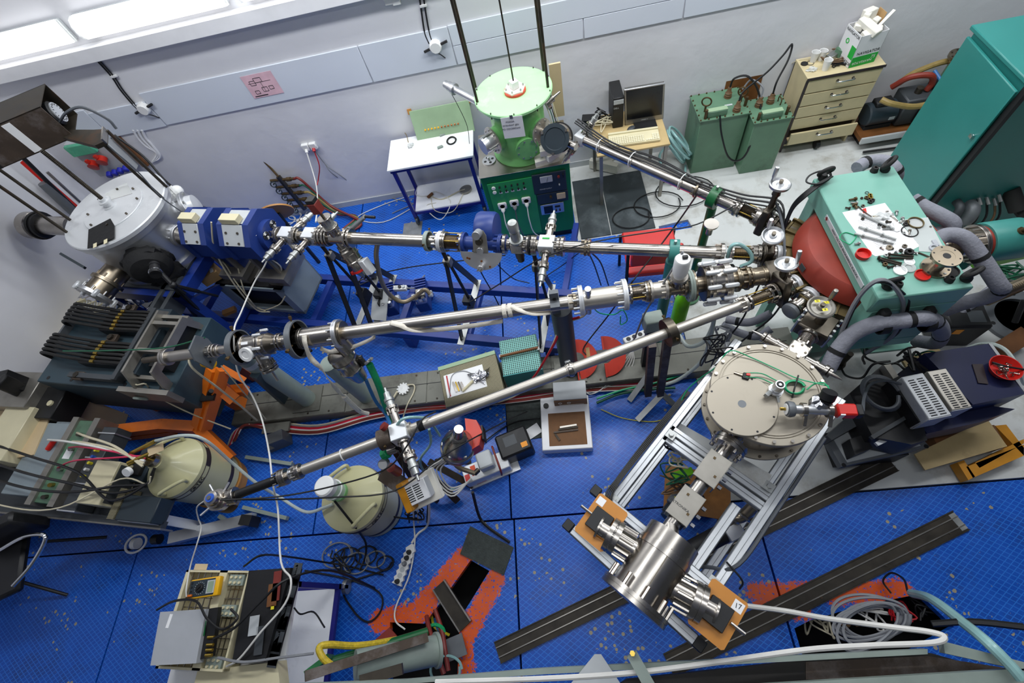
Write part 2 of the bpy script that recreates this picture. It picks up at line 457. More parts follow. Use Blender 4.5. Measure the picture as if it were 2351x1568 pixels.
pit_a=[(-.94,.31),(-.80,.23),(-1.02,-.06),(-1.04,-.5),(-1.5,-.5),(-1.54,-.06),(-1.28,-.08),(-1.18,.03)]
pit_b=[(1.27,-.17),(1.62,-.10),(1.95,-.06),(2.06,-.24),(1.6,-.42),(.93,-.34)]
g=.007
plates=[([(XL,YF),(-3.84-g,YF),(-3.84-g,YS-g),(XL,YS-g)],[]),
          ([(-3.84+g,YF),(-.6-g,YF),(-.6-g,YS-g),(-3.84+g,YS-g)],[pit_a]),
          ([(-.6+g,YF),(1.13-g,YF),(1.13-g,YS-g),(-.6+g,YS-g)],[]),
          ([(1.13+g,YF),(3.0-g,YF),(3.0-g,YS-g),(1.13+g,YS-g)],[pit_b]),
          ([(3.0+g,YF),(XR,YF),(XR,YS-g),(3.0+g,YS-g)],[]),
          ([(XL,YS+g),(-2.25-g,YS+g),(-2.25-g,YB),(XL,YB)],[]),
          ([(-2.25+g,YS+g),(-.62-g,YS+g),(-.62-g,YB),(-2.25+g,YB)],[]),
          ([(-.62+g,YS+g),(XW-g,YS+g),(XW-g,3.19),(XW-g,3.2),(.2,3.2),(.2,YB),(-.62+g,YB)],[])]
fl=None
for k,(o_,h_)in enumerate(plates):
    if k==3:
        ins=[p for p in pit_b];h_=[]
        # the pit crosses the seam at x = 1.13: cut it off there
        h_=[[(1.16,-.21),(1.27,-.17),(1.62,-.10),(1.95,-.06),(2.06,-.24),(1.6,-.42),(1.16,-.365)]]
    m_=sheet([o_],h_,0.0,-.05)
    f_=struct(m_.o('floor','floor_blue',keep=True))
struct(sheet([[(XW,YS+g),(XR,YS+g),(XR,YB),(.2,YB),(.2,3.2),(XW,3.2)]],[[(1.0,3.14),(1.32,3.15),(1.30,3.26),(1.01,3.23)]],0.0,-.05).o('floor','floor_white',keep=True))
struct(M().bx(XL,XR,YF,YB,-.42,-.40).o('floor','pit',keep=True))
struct(M().bx(.98,1.34,3.1,3.3,-.06,-.03).o('floor','floor_blue',keep=True))
# ---------- walls ----------
mat('wall_white',(222,222,226),.75,0,.02,3,bump=.35,bscale=7)
struct(M().bx(XL-.2,XR,YB,YB+.15,-.45,5).o('wall_back','wall_white',keep=True))
struct(M().bx(XL-.15,XL,YF,YB,-.45,5).o('wall_left','wall_white',keep=True))
struct(M().bx(XL-.2,XR,YF-1.2,YB+.15,5,5.1).o('ceiling','wall_white',keep=True))
# skirting strip of old plaster at the foot of the wall
struct(M().bx(XL,.9,YB-.012,YB,0,.07).o('baseboard_back','grey_light',keep=True))
# light grey covering boards along the wall, each board its own
mat('board_grey',(214,220,230),.5,0,.02,2)
xs=[(-4.72,-4.28,1.36,1.66),(-4.27,-3.66,1.36,1.62),(-3.65,-1.505,1.37,1.695),(-1.495,-.70,1.37,1.695),(-.69,.44,1.37,1.53),(-.69,1.28,1.535,1.70),(.45,1.28,1.37,1.53),(1.29,3.4,1.37,1.70)]
for k,(x0,x1,z0,z1)in enumerate(xs):
    struct(M().bx(x0,x1,YB-.014,YB,z0,z1,.002).o('trim_%d'%(k+1),'board_grey',keep=True))
# ---------- the five vacuum lines that fan out from the switching magnet ----------
HB=1.2
LN={'A':(V((-2.222,2.699,HB)),V((.972,1.896,HB))),'B':(V((.301,3.189,HB)),V((1.223,2.223,HB))),'C':(V((-2.881,1.67,HB)),V((1.2,1.67,HB))),
      'D':(V((-2.106,.627,HB)),V((1.097,1.504,HB))),'E':(V((1.76,1.67,HB)),V((.96,.885,HB)))}
def on(l,pxx,dz=0.0):
    """point of a line that stands at this column of the picture"""
    a,b=LN[l];d=b-a;k=(pxx-CX)/F
    r0,r2=RM[0],RM[2];p=a-EYE
    s=-(r0.dot(p)-k*r2.dot(p))/(r0.dot(d)-k*r2.dot(d));q=a+d*s;q.z+=dz;return q
def ldir(l):return(LN[l][1]-LN[l][0]).normalized()
def base_of(p,r):return V((p.x,p.y,p.z-r))
def flange(parent,c,ax,r,t=.018,nb=8,m='steel',name='flange',rb=.006,hole=.0):
    k=M();z=V(ax).normalized();c=V(c)
    k.lathe(c-z*t/2,c+z*t/2,[(0,r-.002),(.002,r),(t*.46,r),(t*.47,r-.003),(t*.53,r-.003),(t*.54,r),(t-.002,r),(t,r-.002)],28)
    if nb:k.bolts(c-z*t/2,z,r*.84,nb,rb,.008,.2,both=t)
    return k.o(name,m,parent)
def pipe(l,x0,x1,r,label,m='steel',fl=(),group=None,name='vacuum_pipe',cat_='pipe',n=24):
    a,b=on(l,x0),on(l,x1);t=thing(name,label,cat_,base_of((a+b)/2,r),0,group)
    M().cyl(a,b,r,n=n).o('tube',m,t)
    for f in fl:flange(t,on(l,f[0]),b-a,f[1],f[2]if len(f)>2 else .018,f[3]if len(f)>3 else 8,f[4]if len(f)>4 else m)
    return t
def bellows(l,x0,x1,r,label,m='steel_warm',fr=None,rods=3):
    a,b=on(l,x0),on(l,x1);L=(b-a).length;n=max(7,int(L/.009));pr=[]
    for k in range(n):pr+=[(L*k/n,r*.86),(L*(k+.5)/n,r)]
    t=thing('bellows',label,'bellows',base_of((a+b)/2,r));M().lathe(a,b,pr+[(L,r*.86)],20).o('bellows_tube',m,t)
    fr=fr or r*1.35
    for p in(a,b):flange(t,p,b-a,fr,.014,6)
    x,y,z=frame(b-a)
    for k in range(rods):
        w=.6+2*PI*k/rods;q=(x*math.cos(w)+y*math.sin(w))*fr*.86;M().cyl(a+q,b+q,.004,n=6).o('tie_rod','brass',t)
    return t
def handwheel(parent,c,r,ax,m='alu',ha=2.2):
    z=V(ax).normalized();x,y,_=frame(z,(0,1,0));k=M();c=V(c)
    k.lathe(c-z*.012,c+z*.03,[(0,r*.3),(.002,r*.95),(.012,r),(.02,r),(.024,r*.9),(.02,r*.82),(.014,r*.7),(.014,r*.35),(.03,r*.26),(.03,0)],26)
    w=k.o('handwheel',m,parent);q=c+(x*math.cos(ha)+y*math.sin(ha))*r*.8+z*.018
    M().lathe(q,q+z*.1,[(0,.008),(.012,.0075),(.02,.011),(.07,.013),(.086,.011),(.088,0)],12).o('crank_handle',m,w)
    M().cyl(c+z*.016,c+z*.034,.012,n=8).o('hub','steel_dark',w);return w
def gate_valve(l,xx,label,hx=None,wz=.27,r=.045,wr=.062,tilt=(0,0),ha=2.2,m='steel_dark',group=None):
    """flat valve body across the line, stem and handwheel on top"""
    c=on(l,xx);d=ldir(l);t=thing('gate_valve',label,'valve',base_of(c,.08),0,group)
    up=V((tilt[0],tilt[1],1)).normalized()
    x,y,z=frame(d,up);T=axes(c,x,y,z)
    M().box((0,.01,0),(.13,.2,.05),.008,T=T).o('body',m,t)
    flange(t,c-d*.04,d,.062,.02,8);flange(t,c+d*.04,d,.062,.02,8)
    s0=c+up*.1;s1=c+up*(wz-.04)
    M().cyl(s0,s1,.018,n=10).lathe(s1-up*.03,s1,[(0,.026),(.03,.022)],10).o('stem','steel_dark',t)
    M().bar(s0,s1,.05,.012,d).o('bracket',m,t)
    handwheel(t,c+up*wz,wr,up,'alu',ha);return t
def ring_clamp(l,xx,r,label,m='grey_green',wdt=.035,foot=None,name='pipe_clamp',thick=.008,m2=None):
    c=on(l,xx);d=ldir(l);t=thing(name,label,'clamp',base_of(c,r))
    M().lathe(c-d*wdt/2,c+d*wdt/2,[(0,r-thick),(0,r),(wdt,r),(wdt,r-thick),(0,r-thick)],28).o('ring',m,t)
    x,y,z=frame(d)
    for k in range(3):
        w=.5+2*PI*k/3;q=x*math.cos(w)+y*math.sin(w)
        M().cyl(c+q*(r+.022),c+q*(r*.72 if r>.06 else r-.006),.005,n=6).cyl(c+q*(r+.012),c+q*(r+.022),.009,n=6).o('clamp_screw','brown_brass',t)
    return t
def kf(l,xx,r,label,m='alu',w=.016,ang=.8):
    """hinged clamp with a wing nut on a small joint"""
    c=on(l,xx)if isinstance(l,str)else V(l[0]);d=ldir(l)if isinstance(l,str)else V(l[1]).normalized();t=thing('joint_clamp',label,'clamp',base_of(c,r))
    M().lathe(c-d*w/2,c+d*w/2,[(0,r*.8),(0,r*.93),(w*.3,r),(w*.7,r),(w,r*.93),(w,r*.8)],20).o('ring',m,t)
    x,y,z=frame(d);q=x*math.cos(ang)+y*math.sin(ang);u=z.cross(q)
    M().box((0,0,0),(.014,.024,w*1.1),.003,T=axes(c+q*r*1.1,q,u,z)).cyl(c+q*r*1.1-u*.02,c+q*r*1.1+u*.03,.004,n=6).o('screw','zinc',t)
    return t
def capillary_head(parent,a,d,L=.1,r=.022,m='steel',name='port',blank=False):
    """small port: tube, flange pair and cable plug"""
    d=V(d).normalized();a=V(a);k=M()
    k.cyl(a,a+d*L*.5,r*.75,n=14);k.lathe(a+d*L*.5,a+d*L,[(0,r*1.3),(.012,r*1.3),(.0121,r),(L*.22,r),(L*.221,r*1.25),(L*.34,r*1.25),(L*.341,r*.8),(L*.5,r*.7)],14)
    return k.o(name,m,parent)
def cross_cube(l,xx,s,label,up_label=None,heads=((0,0,1),(0,0,-1)),HL=.2,m='steel',r=.026,group=None):
    """cube shaped cross on the line with ports sideways"""
    c=on(l,xx);d=ldir(l);t=thing('cross_piece',label,'cross',base_of(c,s/2),0,group);x,y,z=frame(d)
    M().box((0,0,0),(s,s,s),.004,T=axes(c,x,y,z)).o('body','alu_white',t)  # whitened body colour stands in for bright reflections off the metal
    for h in heads:
        q=(x*h[0]+y*h[1]+z*h[2]).normalized();p=c+q*s/2
        k=M().cyl(p,p+q*HL*.45,r,n=14).o('port',m,t)
        flange(k,p+q*.012,q,r*1.5,.014,6);flange(k,p+q*HL*.45,q,r*1.45,.02,6)
        M().lathe(p+q*HL*.5,p+q*HL,[(0,r),(HL*.12,r),(HL*.13,r*1.2),(HL*.2,r*1.2),(HL*.21,r*.9),(HL*.36,r*.8),(HL*.37,r*.35),(HL*.5,r*.3)],14).o('feedthrough','zinc',k)
    return t

# --- line from the silver tank (A) ---
dA=ldir('A');pA=dA.cross(V((0,0,1))) # sideways, towards the camera
pipe('A',596,660,.034,'short steel neck leaving the blue magnet with the three fans',fl=((641,.068,.03),))
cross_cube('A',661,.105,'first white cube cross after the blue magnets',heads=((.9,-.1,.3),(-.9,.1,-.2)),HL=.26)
pipe('A',680,700,.04,'steel spool between the two white cube crosses on the silver tank line',fl=((684,.072,.024),(690,.06,.014)))
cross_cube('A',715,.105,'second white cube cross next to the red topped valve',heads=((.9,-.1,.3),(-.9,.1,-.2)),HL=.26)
pipe('A',729,764,.045,'stack of steel flanges next to the red topped valve',fl=((735,.075,.02),(742,.075,.02),(750,.075,.02),(756,.07,.014)))
# tee that carries valve and pump
c=on('A',776);t=thing('tee_piece','steel tee between red topped valve and turbo pump','tee',base_of(c,.055))
M().cyl(on('A',762),on('A',797),.052,n=24).o('body','steel',t);upA=(V((0,0,1))-pA*.12-dA*.12).normalized();dnA=(V((0,0,-1))*.8+pA*.35+dA*.35).normalized()
M().cyl(c,c+upA*.1,.04,n=18).o('branch','steel',t);M().cyl(c,c+dnA*.1,.045,n=18).o('branch','steel',t)
t=thing('angle_valve','steel valve with a red and black motor head on the silver tank line','valve',c+upA*.1)
flange(t,c+upA*.105,upA,.06,.02,8);M().cyl(c+upA*.1,c+upA*.19,.045,n=18).o('body','zinc',t);flange(t,c+upA*.19,upA,.056,.018,8)
q=c+upA*.2;M().cyl(q,q+upA*.05,.012,n=8).o('stem','steel_dark',t)
x,y,z=frame(upA,pA);T=axes(q+upA*.05,x,y,z);M().box((0,0,.045),(.07,.07,.09),.004,T=T).o('motor_housing','hose_red',t);M().box((0,0,.105),(.066,.066,.03),.003,T=T).o('cap','black',t)
t=thing('turbo_pump','small steel turbo pump with grey control box hanging under the silver tank line','pump',c+dnA*.42)
q=c+dnA*.1;flange(t,q,dnA,.06,.02,8)
M().lathe(q,q+dnA*.3,[(0,.05),(.02,.07),(.05,.07),(.051,.078),(.06,.078),(.061,.068),(.11,.066),(.115,.07),(.125,.07),(.126,.058),(.2,.056),(.22,.045),(.25,.03)],26).o('body','steel',t)
M().lathe(q+dnA*.19,q+dnA*.206,[(0,.059),(.016,.059)],26).o('red_band','red',t)
x,y,z=frame(dnA,pA);T=axes(q+dnA*.16,x,y,z)
M().box((.095,0,.03),(.06,.075,.13),.006,T=T).o('control_box','alu_white',t);M().box((-.075,.02,.04),(.03,.03,.03),.004,T=T).o('vent_valve','red',t)
# clamp crank in front
t=thing('crank_lever','black crank lever with round grip behind the silver tank line','lever',c-pA*.1)
q=c-pA*.07+dA*.07;e=at(838,497,1.34)
M().bar(q,e,.05,.022,bev=.006).cyl(q,q-pA*.02,.03,n=12).o('lever_arm','grey_mid',t);M().cyl(e,at(861,499,1.35),.011,n=10,bev=.003).o('grip','black',t)
pipe('A',797,1012,.047,'long straight steel pipe between red topped valve and chopper',fl=((799,.077,.02),(807,.075,.018),(1008,.07,.02)))
ring_clamp('A',983,.075,'grey green clamp ring on the pipe next to the small bellows','grey_green',.028)
pipe('A',1012,1022,.05,'white ring flange joint before the bellows of the chopper',fl=((1013,.078,.03,8,'alu_white'),(1020,.078,.02)))
bellows('A',1025,1062,.052,'bellows with brass tie rods next to the chopper disc',fr=.075,rods=4)
# chopper: blue drum with half disc
c=on('A',1112);t=thing('beam_chopper','blue drum chopper with half round aluminium plate','chopper',base_of(c,.16))
T=axes(c,dA,V((0,0,1)).cross(dA),V((0,0,1)))
b_=c-pA*.11+V((0,0,.02))
M().lathe(b_-dA*.075,b_+dA*.085,[(0,.06),(.01,.12),(.03,.13),(.13,.13),(.15,.12),(.16,.06)],36).o('drum','blue_unit',t)
q=c+pA*.095+V((0,0,.01));x,y,z=dA,V((0,0,1)),pA
tl=(V((0,0,1))*.55+pA).normalized();ux=dA;uy=tl.cross(ux)
T=axes(q,ux,uy,tl)
half=[(.155*math.cos(w),-.005+.135*math.sin(w)*1.0)for w in[PI*k/18 for k in range(19)]]
sgn=-1 if(uy.z>0)else 1
M().prism([(p[0],p[1]*sgn)for p in half],.006,T,0).o('half_disc','alu',t)
M().prism([(-.055,0),(.055,0),(.05,.13),(.03,.165),(-.03,.165),(-.05,.13)]if sgn<0 else[(-.055,0),(.055,0),(.05,-.13),(.03,-.165),(-.03,-.165),(-.05,-.13)],.008,T,-.002).o('motor_plate','alu_grey',t)
s2=-sgn
for(u,v,rr,h,nm,mm_)in((0,.02*s2,.026,.02,'bearing','alu'),(0,.09*s2,.025,.03,'connector','steel_dark'),(0,.15*s2,.03,.07,'motor','alu'),(0,-.1*s2,.024,.05,'water_connector','alu')):
    M().cyl(T@V((u,v,.004)),T@V((u,v,.004+h)),rr,n=16,bev=.002).o(nm,mm_,t)
for u in(-.01,.012):M().cyl(T@V((u,-.1*s2,.05)),T@V((u,-.1*s2,.09)),.005,n=6).o('pin','steel',t)
for u,v in((-.09,-.045),(0,-.06),(.06,-.1),(-.105,-.04)):M().cyl(T@V((u,v*s2,.004)),T@V((u,v*s2,.01)),.008,n=8).o('screw','copper',t)
flange(t,on('A',1067),dA,.075,.02,8,'blue_unit');flange(t,on('A',1150),dA,.072,.025,8,'blue_unit');M().cyl(on('A',1060),on('A',1165),.05,n=20).o('tube','blue_unit',t)
pipe('A',1158,1180,.042,'steel spool after the chopper',fl=((1160,.07,.022),))
c=on('A',1188);t=thing('isolation_valve','steel valve block with round white capped actuator after the chopper','valve',base_of(c,.05))
x,y,z=frame(dA);M().box((0,0,0),(.1,.1,.1),.012,T=axes(c,x,y,z)).o('body','steel',t);M().cyl(on('A',1175),on('A',1216),.04,n=20).o('tube','steel',t)
M().lathe(c+V((0,0,.04)),c+V((0,0,.24)),[(0,.05),(.02,.05),(.021,.036),(.1,.036),(.101,.03),(.11,.03),(.111,.037),(.17,.037),(.185,.03),(.19,0)],18).o('actuator','zinc',t)
q=c-V((0,0,.05));M().lathe(q,q-V((0,0,.13)),[(0,.035),(.08,.033),(.081,.027),(.12,.027),(.13,.01)],16).o('lower_port','steel_dark',t)
flange(t,on('A',1213),dA,.068,.016,8);flange(t,on('A',1218),dA,.07,.014,8,'black_metal')
pipe('A',1222,1243,.042,'steel spool with double flange before the labelled cube cross',fl=((1225,.072,.02),(1231,.07,.018)))
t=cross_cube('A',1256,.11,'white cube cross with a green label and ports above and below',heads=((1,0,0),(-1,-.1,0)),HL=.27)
q=on('A',1256);M().box((0,0,0),(.05,.012,.002),T=axes(q+V((0,.02,.0575)),dA,V((0,0,1)).cross(dA),V((0,0,1)))).o('label_sticker','green_print',t)
pipe('A',1268,1352,.04,'steel pipe between labelled cube cross and ring joint',fl=((1283,.068,.02),(1292,.07,.022)))
pipe('A',1352,1662,.04,'long steel pipe over the red chair held by the teal clamp',fl=((1345,.058,.016,6,'steel_warm'),(1353,.058,.016,6,'steel_warm'),(1657,.062,.022)))
bellows('A',1680,1728,.04,'bellows on the silver tank line beside the pale green hose loop',fr=.055)
pipe('A',1728,1752,.036,'steel spool between bellows and second handwheel valve',fl=((1733,.056,.016),))
gate_valve('A',1757,'gate valve with handwheel on the silver tank line, second wheel from above',wz=.2,tilt=(-.1,-.1),ha=1.9)
pipe('A',1765,1800,.035,'short steel pipe joining second handwheel valve to the bronze chamber',fl=((1785,.062,.028,8,'alu_white'),(1794,.062,.02)))
# --- line from the green tank (B) ---
dB=ldir('B')
pipe('B',1333,1606,.041,'slanting steel pipe from the green tank with black cables strapped along it',fl=((1602,.055,.016,6,'steel_warm'),))
pipe('B',1606,1696,.04,'steel pipe held by the dark green clamp',fl=((1693,.058,.018),))
bellows('B',1702,1738,.042,'bellows on the green tank line before the uppermost handwheel',fr=.056,m='steel_dark')
gate_valve('B',1757,'gate valve with the uppermost handwheel on the green tank line',wz=.27,tilt=(.06,.1),ha=2.4)
pipe('B',1768,1825,.036,'short steel pipe joining the uppermost handwheel valve to the bronze chamber',fl=((1780,.06,.02),(1800,.06,.02)),m='steel_dark')
# --- middle line (C) ---
dC=ldir('C');pC=V((0,-1,0));UZ=V((0,0,1))
pipe('C',330,382,.022,'thin dark nozzle between the aluminium frame plates of the slate magnet','steel_dark')
pipe('C',378,470,.04,'thick walled steel pipe nearest the slate magnet',fl=((383,.06,.045,0),),m='steel_brushed')
c=on('C',471);t=thing('shield_plate','grey upright plate across the pipe near the slate magnet','plate',base_of(c,.12))
T=axes(c,V((0,1,0)),UZ,V((1,0,0)));M().prism([(-.09,-.1),(.06,-.12),(.1,.02),(.07,.12),(-.05,.13),(-.1,.06)],.012,T,-.006).o('plate','grey_mid',t)
M().cyl(c+V((-.008,-.05,-.06)),c+V((.008,-.05,-.06)),.01,n=8).o('screw','iron',t)
pipe('C',470,553,.03,'steel pipe between grey plate and first ring holder',fl=((488,.05,.014,6),(495,.05,.014,6),(503,.042,.014,0)),m='steel_brushed')
def ring_holder(xx,R_,label):
    c=on('C',xx);t=thing('ring_holder',label,'ring',base_of(c,R_))
    M().lathe(c-dC*.02,c+dC*.02,[(0,R_-.01),(0,R_),(.04,R_),(.04,R_-.01),(0,R_-.01)],36).o('ring','grey_mid',t)
    for w in(.9,2.6,4.7):q=V((0,math.cos(w),math.sin(w)));M().cyl(c+q*(R_+.03),c+q*(R_-.05),.006,n=8).cyl(c+q*(R_+.015),c+q*(R_+.035),.012,n=6).o('set_screw','brown_brass',t)
    return t
ring_holder(550,.125,'wide grey ring round the middle line beside the flanged six way chamber')
ring_holder(684,.135,'wide grey ring round the middle line wrapped with white tape')
# six way chamber
c=on('C',586);t=thing('cross_chamber','steel cross chamber with clamped round window and lower port','chamber',base_of(c,.085))
M().cyl(on('C',560),on('C',618),.072,n=28).o('body','steel',t);flange(t,on('C',565),dC,.082,.016,0);flange(t,on('C',607),dC,.092,.02,6);flange(t,on('C',600),dC,.09,.014,0)
M().cyl(on('C',618),on('C',636),.075,.05,n=24).o('cone','steel_dark',t)
q=c+V((0,-.06,.02));d=V((-.1,-.75,.62)).normalized();w_=M().cyl(q,q+d*.05,.045,n=22).o('window_port','alu',t);M().lathe(q+d*.045,q+d*.062,[(0,.05),(.017,.05),(.017,.03),(.013,.028),(.013,0)],22).o('window','white_plastic',w_)
d2=V((.15,-.55,-.8)).normalized();q=c+d2*.06;p_=M().cyl(q,q+d2*.12,.046,n=22).o('lower_port','steel',t);flange(p_,q+d2*.11,d2,.06,.02,8);flange(p_,q+d2*.14,d2,.058,.02,6)
M().cyl(q+d2*.15,q+d2*.24,.01,n=8).o('cable_plug','steel',p_)
for k,w in enumerate((.4,1.4,2.4,3.5,4.5,5.6)):e=V((0,math.cos(w),math.sin(w)))*.098;M().box((0,0,0),(.06,.018,.018),.004,T=axes(on('C',607)+e,dC,V((0,-e.z,e.y)).normalized(),e.normalized())).o('claw_clamp','alu_white',t)
M().box((0,0,0),(.05,.02,.002),T=axes(on('C',578)+V((0,-.02,.072)),dC,V((0,.95,.3)).normalized(),V((0,-.3,.95)).normalized())).o('label_sticker','paper',t)
pipe('C',634,700,.045,'steel pipe between cross chamber and taped ring',fl=((641,.062,.014,6),(648,.062,.014,6),(695,.075,.024,8)),m='steel')
t=pipe('C',700,782,.072,'wide steel pump tee wrapped with white heating tape',fl=((779,.1,.03,8,'alu'),(788,.085,.02,8,'steel_warm')),name='pump_tee',cat_='tee')
c=on('C',765);q=c-UZ*.05+V((.03,-.02,0));M().cyl(q,q-UZ*.09+V((.02,-.03,0)),.062,n=24).o('branch','steel',t)
pipe('C',790,1278,.044,'longest straight steel pipe of the middle line with white tape wound on it','steel_brushed')
pipe('C',1278,1330,.044,'steel pipe between tall bracket and the two white flanges','steel_brushed',fl=((1320,.06,.02,6,'steel_warm'),))
t=pipe('C',1330,1437,.066,'wide polished steel spool with white flange rings',fl=((1334,.098,.03,10,'alu_white'),(1434,.1,.03,10,'alu_white')),m='steel_satin')
for sgn_ in(1,-1):
    q=on('C',1350)+V((0,.02*-sgn_,.064*sgn_));k=M().cyl(q,q+V((0,-.01,.05*sgn_)),.016,n=12).cyl(q+V((0,-.01,.05*sgn_)),q+V((0,-.012,.1*sgn_)),.02,n=12).o('cooling_port','alu',t)
bellows('C',1447,1482,.05,'grey bellows after the wide polished spool',fr=.066,m='steel')
t=pipe('C',1482,1530,.052,'bright steel spool with chain clamp',fl=((1487,.068,.014,8,'steel_warm'),(1494,.07,.016),(1528,.066,.018)),m='steel_satin')
t=pipe('C',1528,1580,.045,'stained brownish tee under the white gauge head','steel_warm',fl=((1533,.062,.014),(1570,.062,.014)),name='gauge_tee',cat_='tee')
c=on('C',1553);M().cyl(c,c+UZ*.1,.036,n=18).o('branch','steel_warm',t)
t=thing('vacuum_gauge','white cylindrical gauge head standing on the brownish tee','gauge',c+UZ*.1)
flange(t,c+UZ*.11,UZ,.055,.022,8);M().lathe(c+UZ*.12,c+UZ*.3,[(0,.034),(.03,.036),(.031,.042),(.05,.042),(.051,.046),(.155,.046),(.165,.04),(.168,.0)],24).o('body','white_plastic',t)
M().box((c.x+.01,c.y,c.z+.295),(.03,.02,.02),.003).o('plug','black',t)
t=pipe('C',1580,1612,.05,'grey disc joint between gauge tee and the big reducer',fl=((1583,.1,.03,0,'grey_green'),(1590,.095,.02,8)),m='steel_warm')
c=on('C',1640);t=thing('vacuum_chamber','wide clamped steel drum on the middle line among aluminium claws','chamber',base_of(c,.12))
M().cyl(on('C',1612),on('C',1663),.1,n=32).o('body','steel',t);flange(t,on('C',1615),dC,.11,.02,0,'steel_dark');flange(t,on('C',1628),dC,.118,.018,0);flange(t,on('C',1660),dC,.12,.02,0);flange(t,on('C',1667),dC,.12,.018,0)
for k in range(9):
    w=.3+2*PI*k/9;e=V((0,math.cos(w),math.sin(w)))
    for xx in((1626,),(1664,)):M().box((0,0,0),(.08,.024,.026),.006,T=axes(on('C',xx[0])+e*.128,dC,V((0,-e.z,e.y)),e)).o('claw_clamp','alu_white',t)
pipe('C',1667,1758,.055,'steel reducer with copper gaskets before the chamber',fl=((1690,.078,.02,0,'steel_warm'),(1697,.062,.02,0),(1712,.075,.016,8),(1722,.066,.014),(1752,.06,.02)),m='steel_warm')
t=thing('shut_off_valve','dark valve block at the end of the middle line beside the bronze chamber','valve',base_of(on('C',1780),.06));x,y,z=frame(dC);M().box((0,0,0),(.14,.12,.12),.01,T=axes(on('C',1780),x,y,z)).o('body','steel_dark',t);M().cyl(on('C',1755),on('C',1828),.04,n=18).o('tube','steel',t);flange(t,on('C',1804),dC,.062,.02,8)
# --- line over the dewars (D) ---
dD=ldir('D')
c=on('D',507);t=thing('detector','round cryostat detector head at the free end of the lowest line','detector',base_of(c,.1))
M().lathe(c-UZ*.1,c+UZ*.1,[(0,.03),(.01,.052),(.1,.056),(.12,.062),(.135,.062),(.136,.05),(.16,.05),(.161,.042),(.185,.04),(.19,.012),(.2,.012)],26).o('body','steel',t)
M().lathe(c-UZ*.085,c-UZ*.02,[(0,.057),(.05,.06),(.065,.055)],26,(PI*.6,PI*1.9)).o('brown_shell','brown_brass',t);M().lathe(c+UZ*.088,c+UZ*.094,[(0,.026),(.006,.024)],16).o('window','cable_blue',t)
for w in(1.0,2.2,4.0):q=c+V((math.cos(w),math.sin(w),0))*.05+UZ*.03;M().cyl(q,q+V((math.cos(w),math.sin(w),.2))*.06,.006,n=8).o('connector','alu',t)
pipe('D',517,548,.022,'steel stub joining detector head and the black tube',fl=((531,.046,.024,8),(539,.05,.024,8)),m='steel')
pipe('D',545,647,.027,'glossy black carbon tube on the lowest line','black')
pipe('D',643,700,.026,'steel joint with three flanges between black tube and long bright pipe',fl=((648,.05,.024,8),(655,.05,.022,8),(670,.036,.02,0,'alu'),(687,.046,.026,8)),m='steel')
pipe('D',697,905,.031,'bright steel pipe crossing above the two dewars','steel_satin')
ring_clamp('D',886,.062,'rust brown ring clamp beside the small white cube','rust_sheet',.075,thick=.006)
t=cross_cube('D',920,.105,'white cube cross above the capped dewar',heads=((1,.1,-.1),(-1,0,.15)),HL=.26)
pipe('D',936,1306,.031,'long polished pipe from the small white cube to the chain clamp','steel_satin',fl=((942,.045,.022,6),))
t=M().cyl(on('D',961),on('D',974),.0325,n=24).o('tape_band','black_soft');tag(t,'black tape band wrapped round the pipe beside the small white cube','tape')
kf('D',1309,.046,'chain clamp joining the two long polished pipes','steel',.03)
pipe('D',1309,1712,.031,'long polished pipe running from chain clamp to lowest bellows','steel_satin',fl=((1303,.036,.014,0),(1316,.036,.014,0),(1709,.05,.018)))
ring_clamp('D',1537,.085,'open steel ring hanging round the long polished pipe above steel legs','steel_dark',.05,thick=.005)
bellows('D',1719,1766,.034,'bellows on the lowest line before the third handwheel',fr=.048)
gate_valve('D',1790,'gate valve with the third handwheel, dark body on the lowest line',wz=.2,tilt=(-.05,.25),ha=-.6)
pipe('D',1795,1838,.036,'short steel pipe joining third handwheel valve to the bronze chamber',fl=((1812,.062,.02),(1824,.064,.028,8,'alu_white')))
# --- blank stub and the short line to the round chamber (E) ---
c0=V((1.76,1.67,HB));ds=V((-math.cos(.5236),-math.sin(.5236),0));a=at(1857,680,1.2);b=at(1818,712,1.2)
t=thing('blank_port','blanked stub port with round cover beside the short line','port',base_of((a+b)/2,.05));d=(b-a).normalized()
M().cyl(a,b,.034,n=20).o('tube','steel',t);flange(t,a,d,.062,.03,8,'alu_white');flange(t,a+d*.04,d,.06,.02,8);kf_=flange(t,b-d*.02,d,.05,.02,6);M().lathe(b,b+d*.03,[(0,.05),(.02,.05),(.026,.04),(.03,.02),(.03,0)],22).o('cover','grey_mid',t)
dE=ldir('E');eE=V((dE.y,-dE.x,0))
def onE(s,z=HB):return c0+dE*s+V((0,0,z-HB))
t=thing('gate_valve','bolted valve box with numbered handwheel beside the round chamber','valve',onE(.6)-V((0,0,.06)))
x,y,z=frame(dE);q=onE(.55)
M().box((0,0,0),(.17,.1,.15),.01,T=axes(q,x,y,z)).o('body','steel_dark',t)
for u in(-1,1):
    for v in(-.06,-.02,.02,.06):p=q+x*.086*u+z*v;M().cyl(p-y*.06,p+y*.062,.0085,n=6).o('bolt','zinc',t)
flange(t,onE(.47),dE,.06,.02,8)
M().cyl(q+UZ*.04,q+UZ*.11,.026,n=12).o('stem','steel_dark',t);hw=handwheel(t,at(1885,706,1.36),.07,UZ,'alu_grey',.6)
cw=at(1885,706,1.36)
for(u,v,s_)in((-.018,.028,'N'),(.022,.012,'!'),(.0,-.03,'0')):
    M().box((cw.x+u,cw.y+v,cw.z+.0255),(.026,.016,.001)).o('number_label','yellow_label',hw);text(s_,.014,TR((cw.x+u,cw.y+v,cw.z+.0275)),'ink',hw)
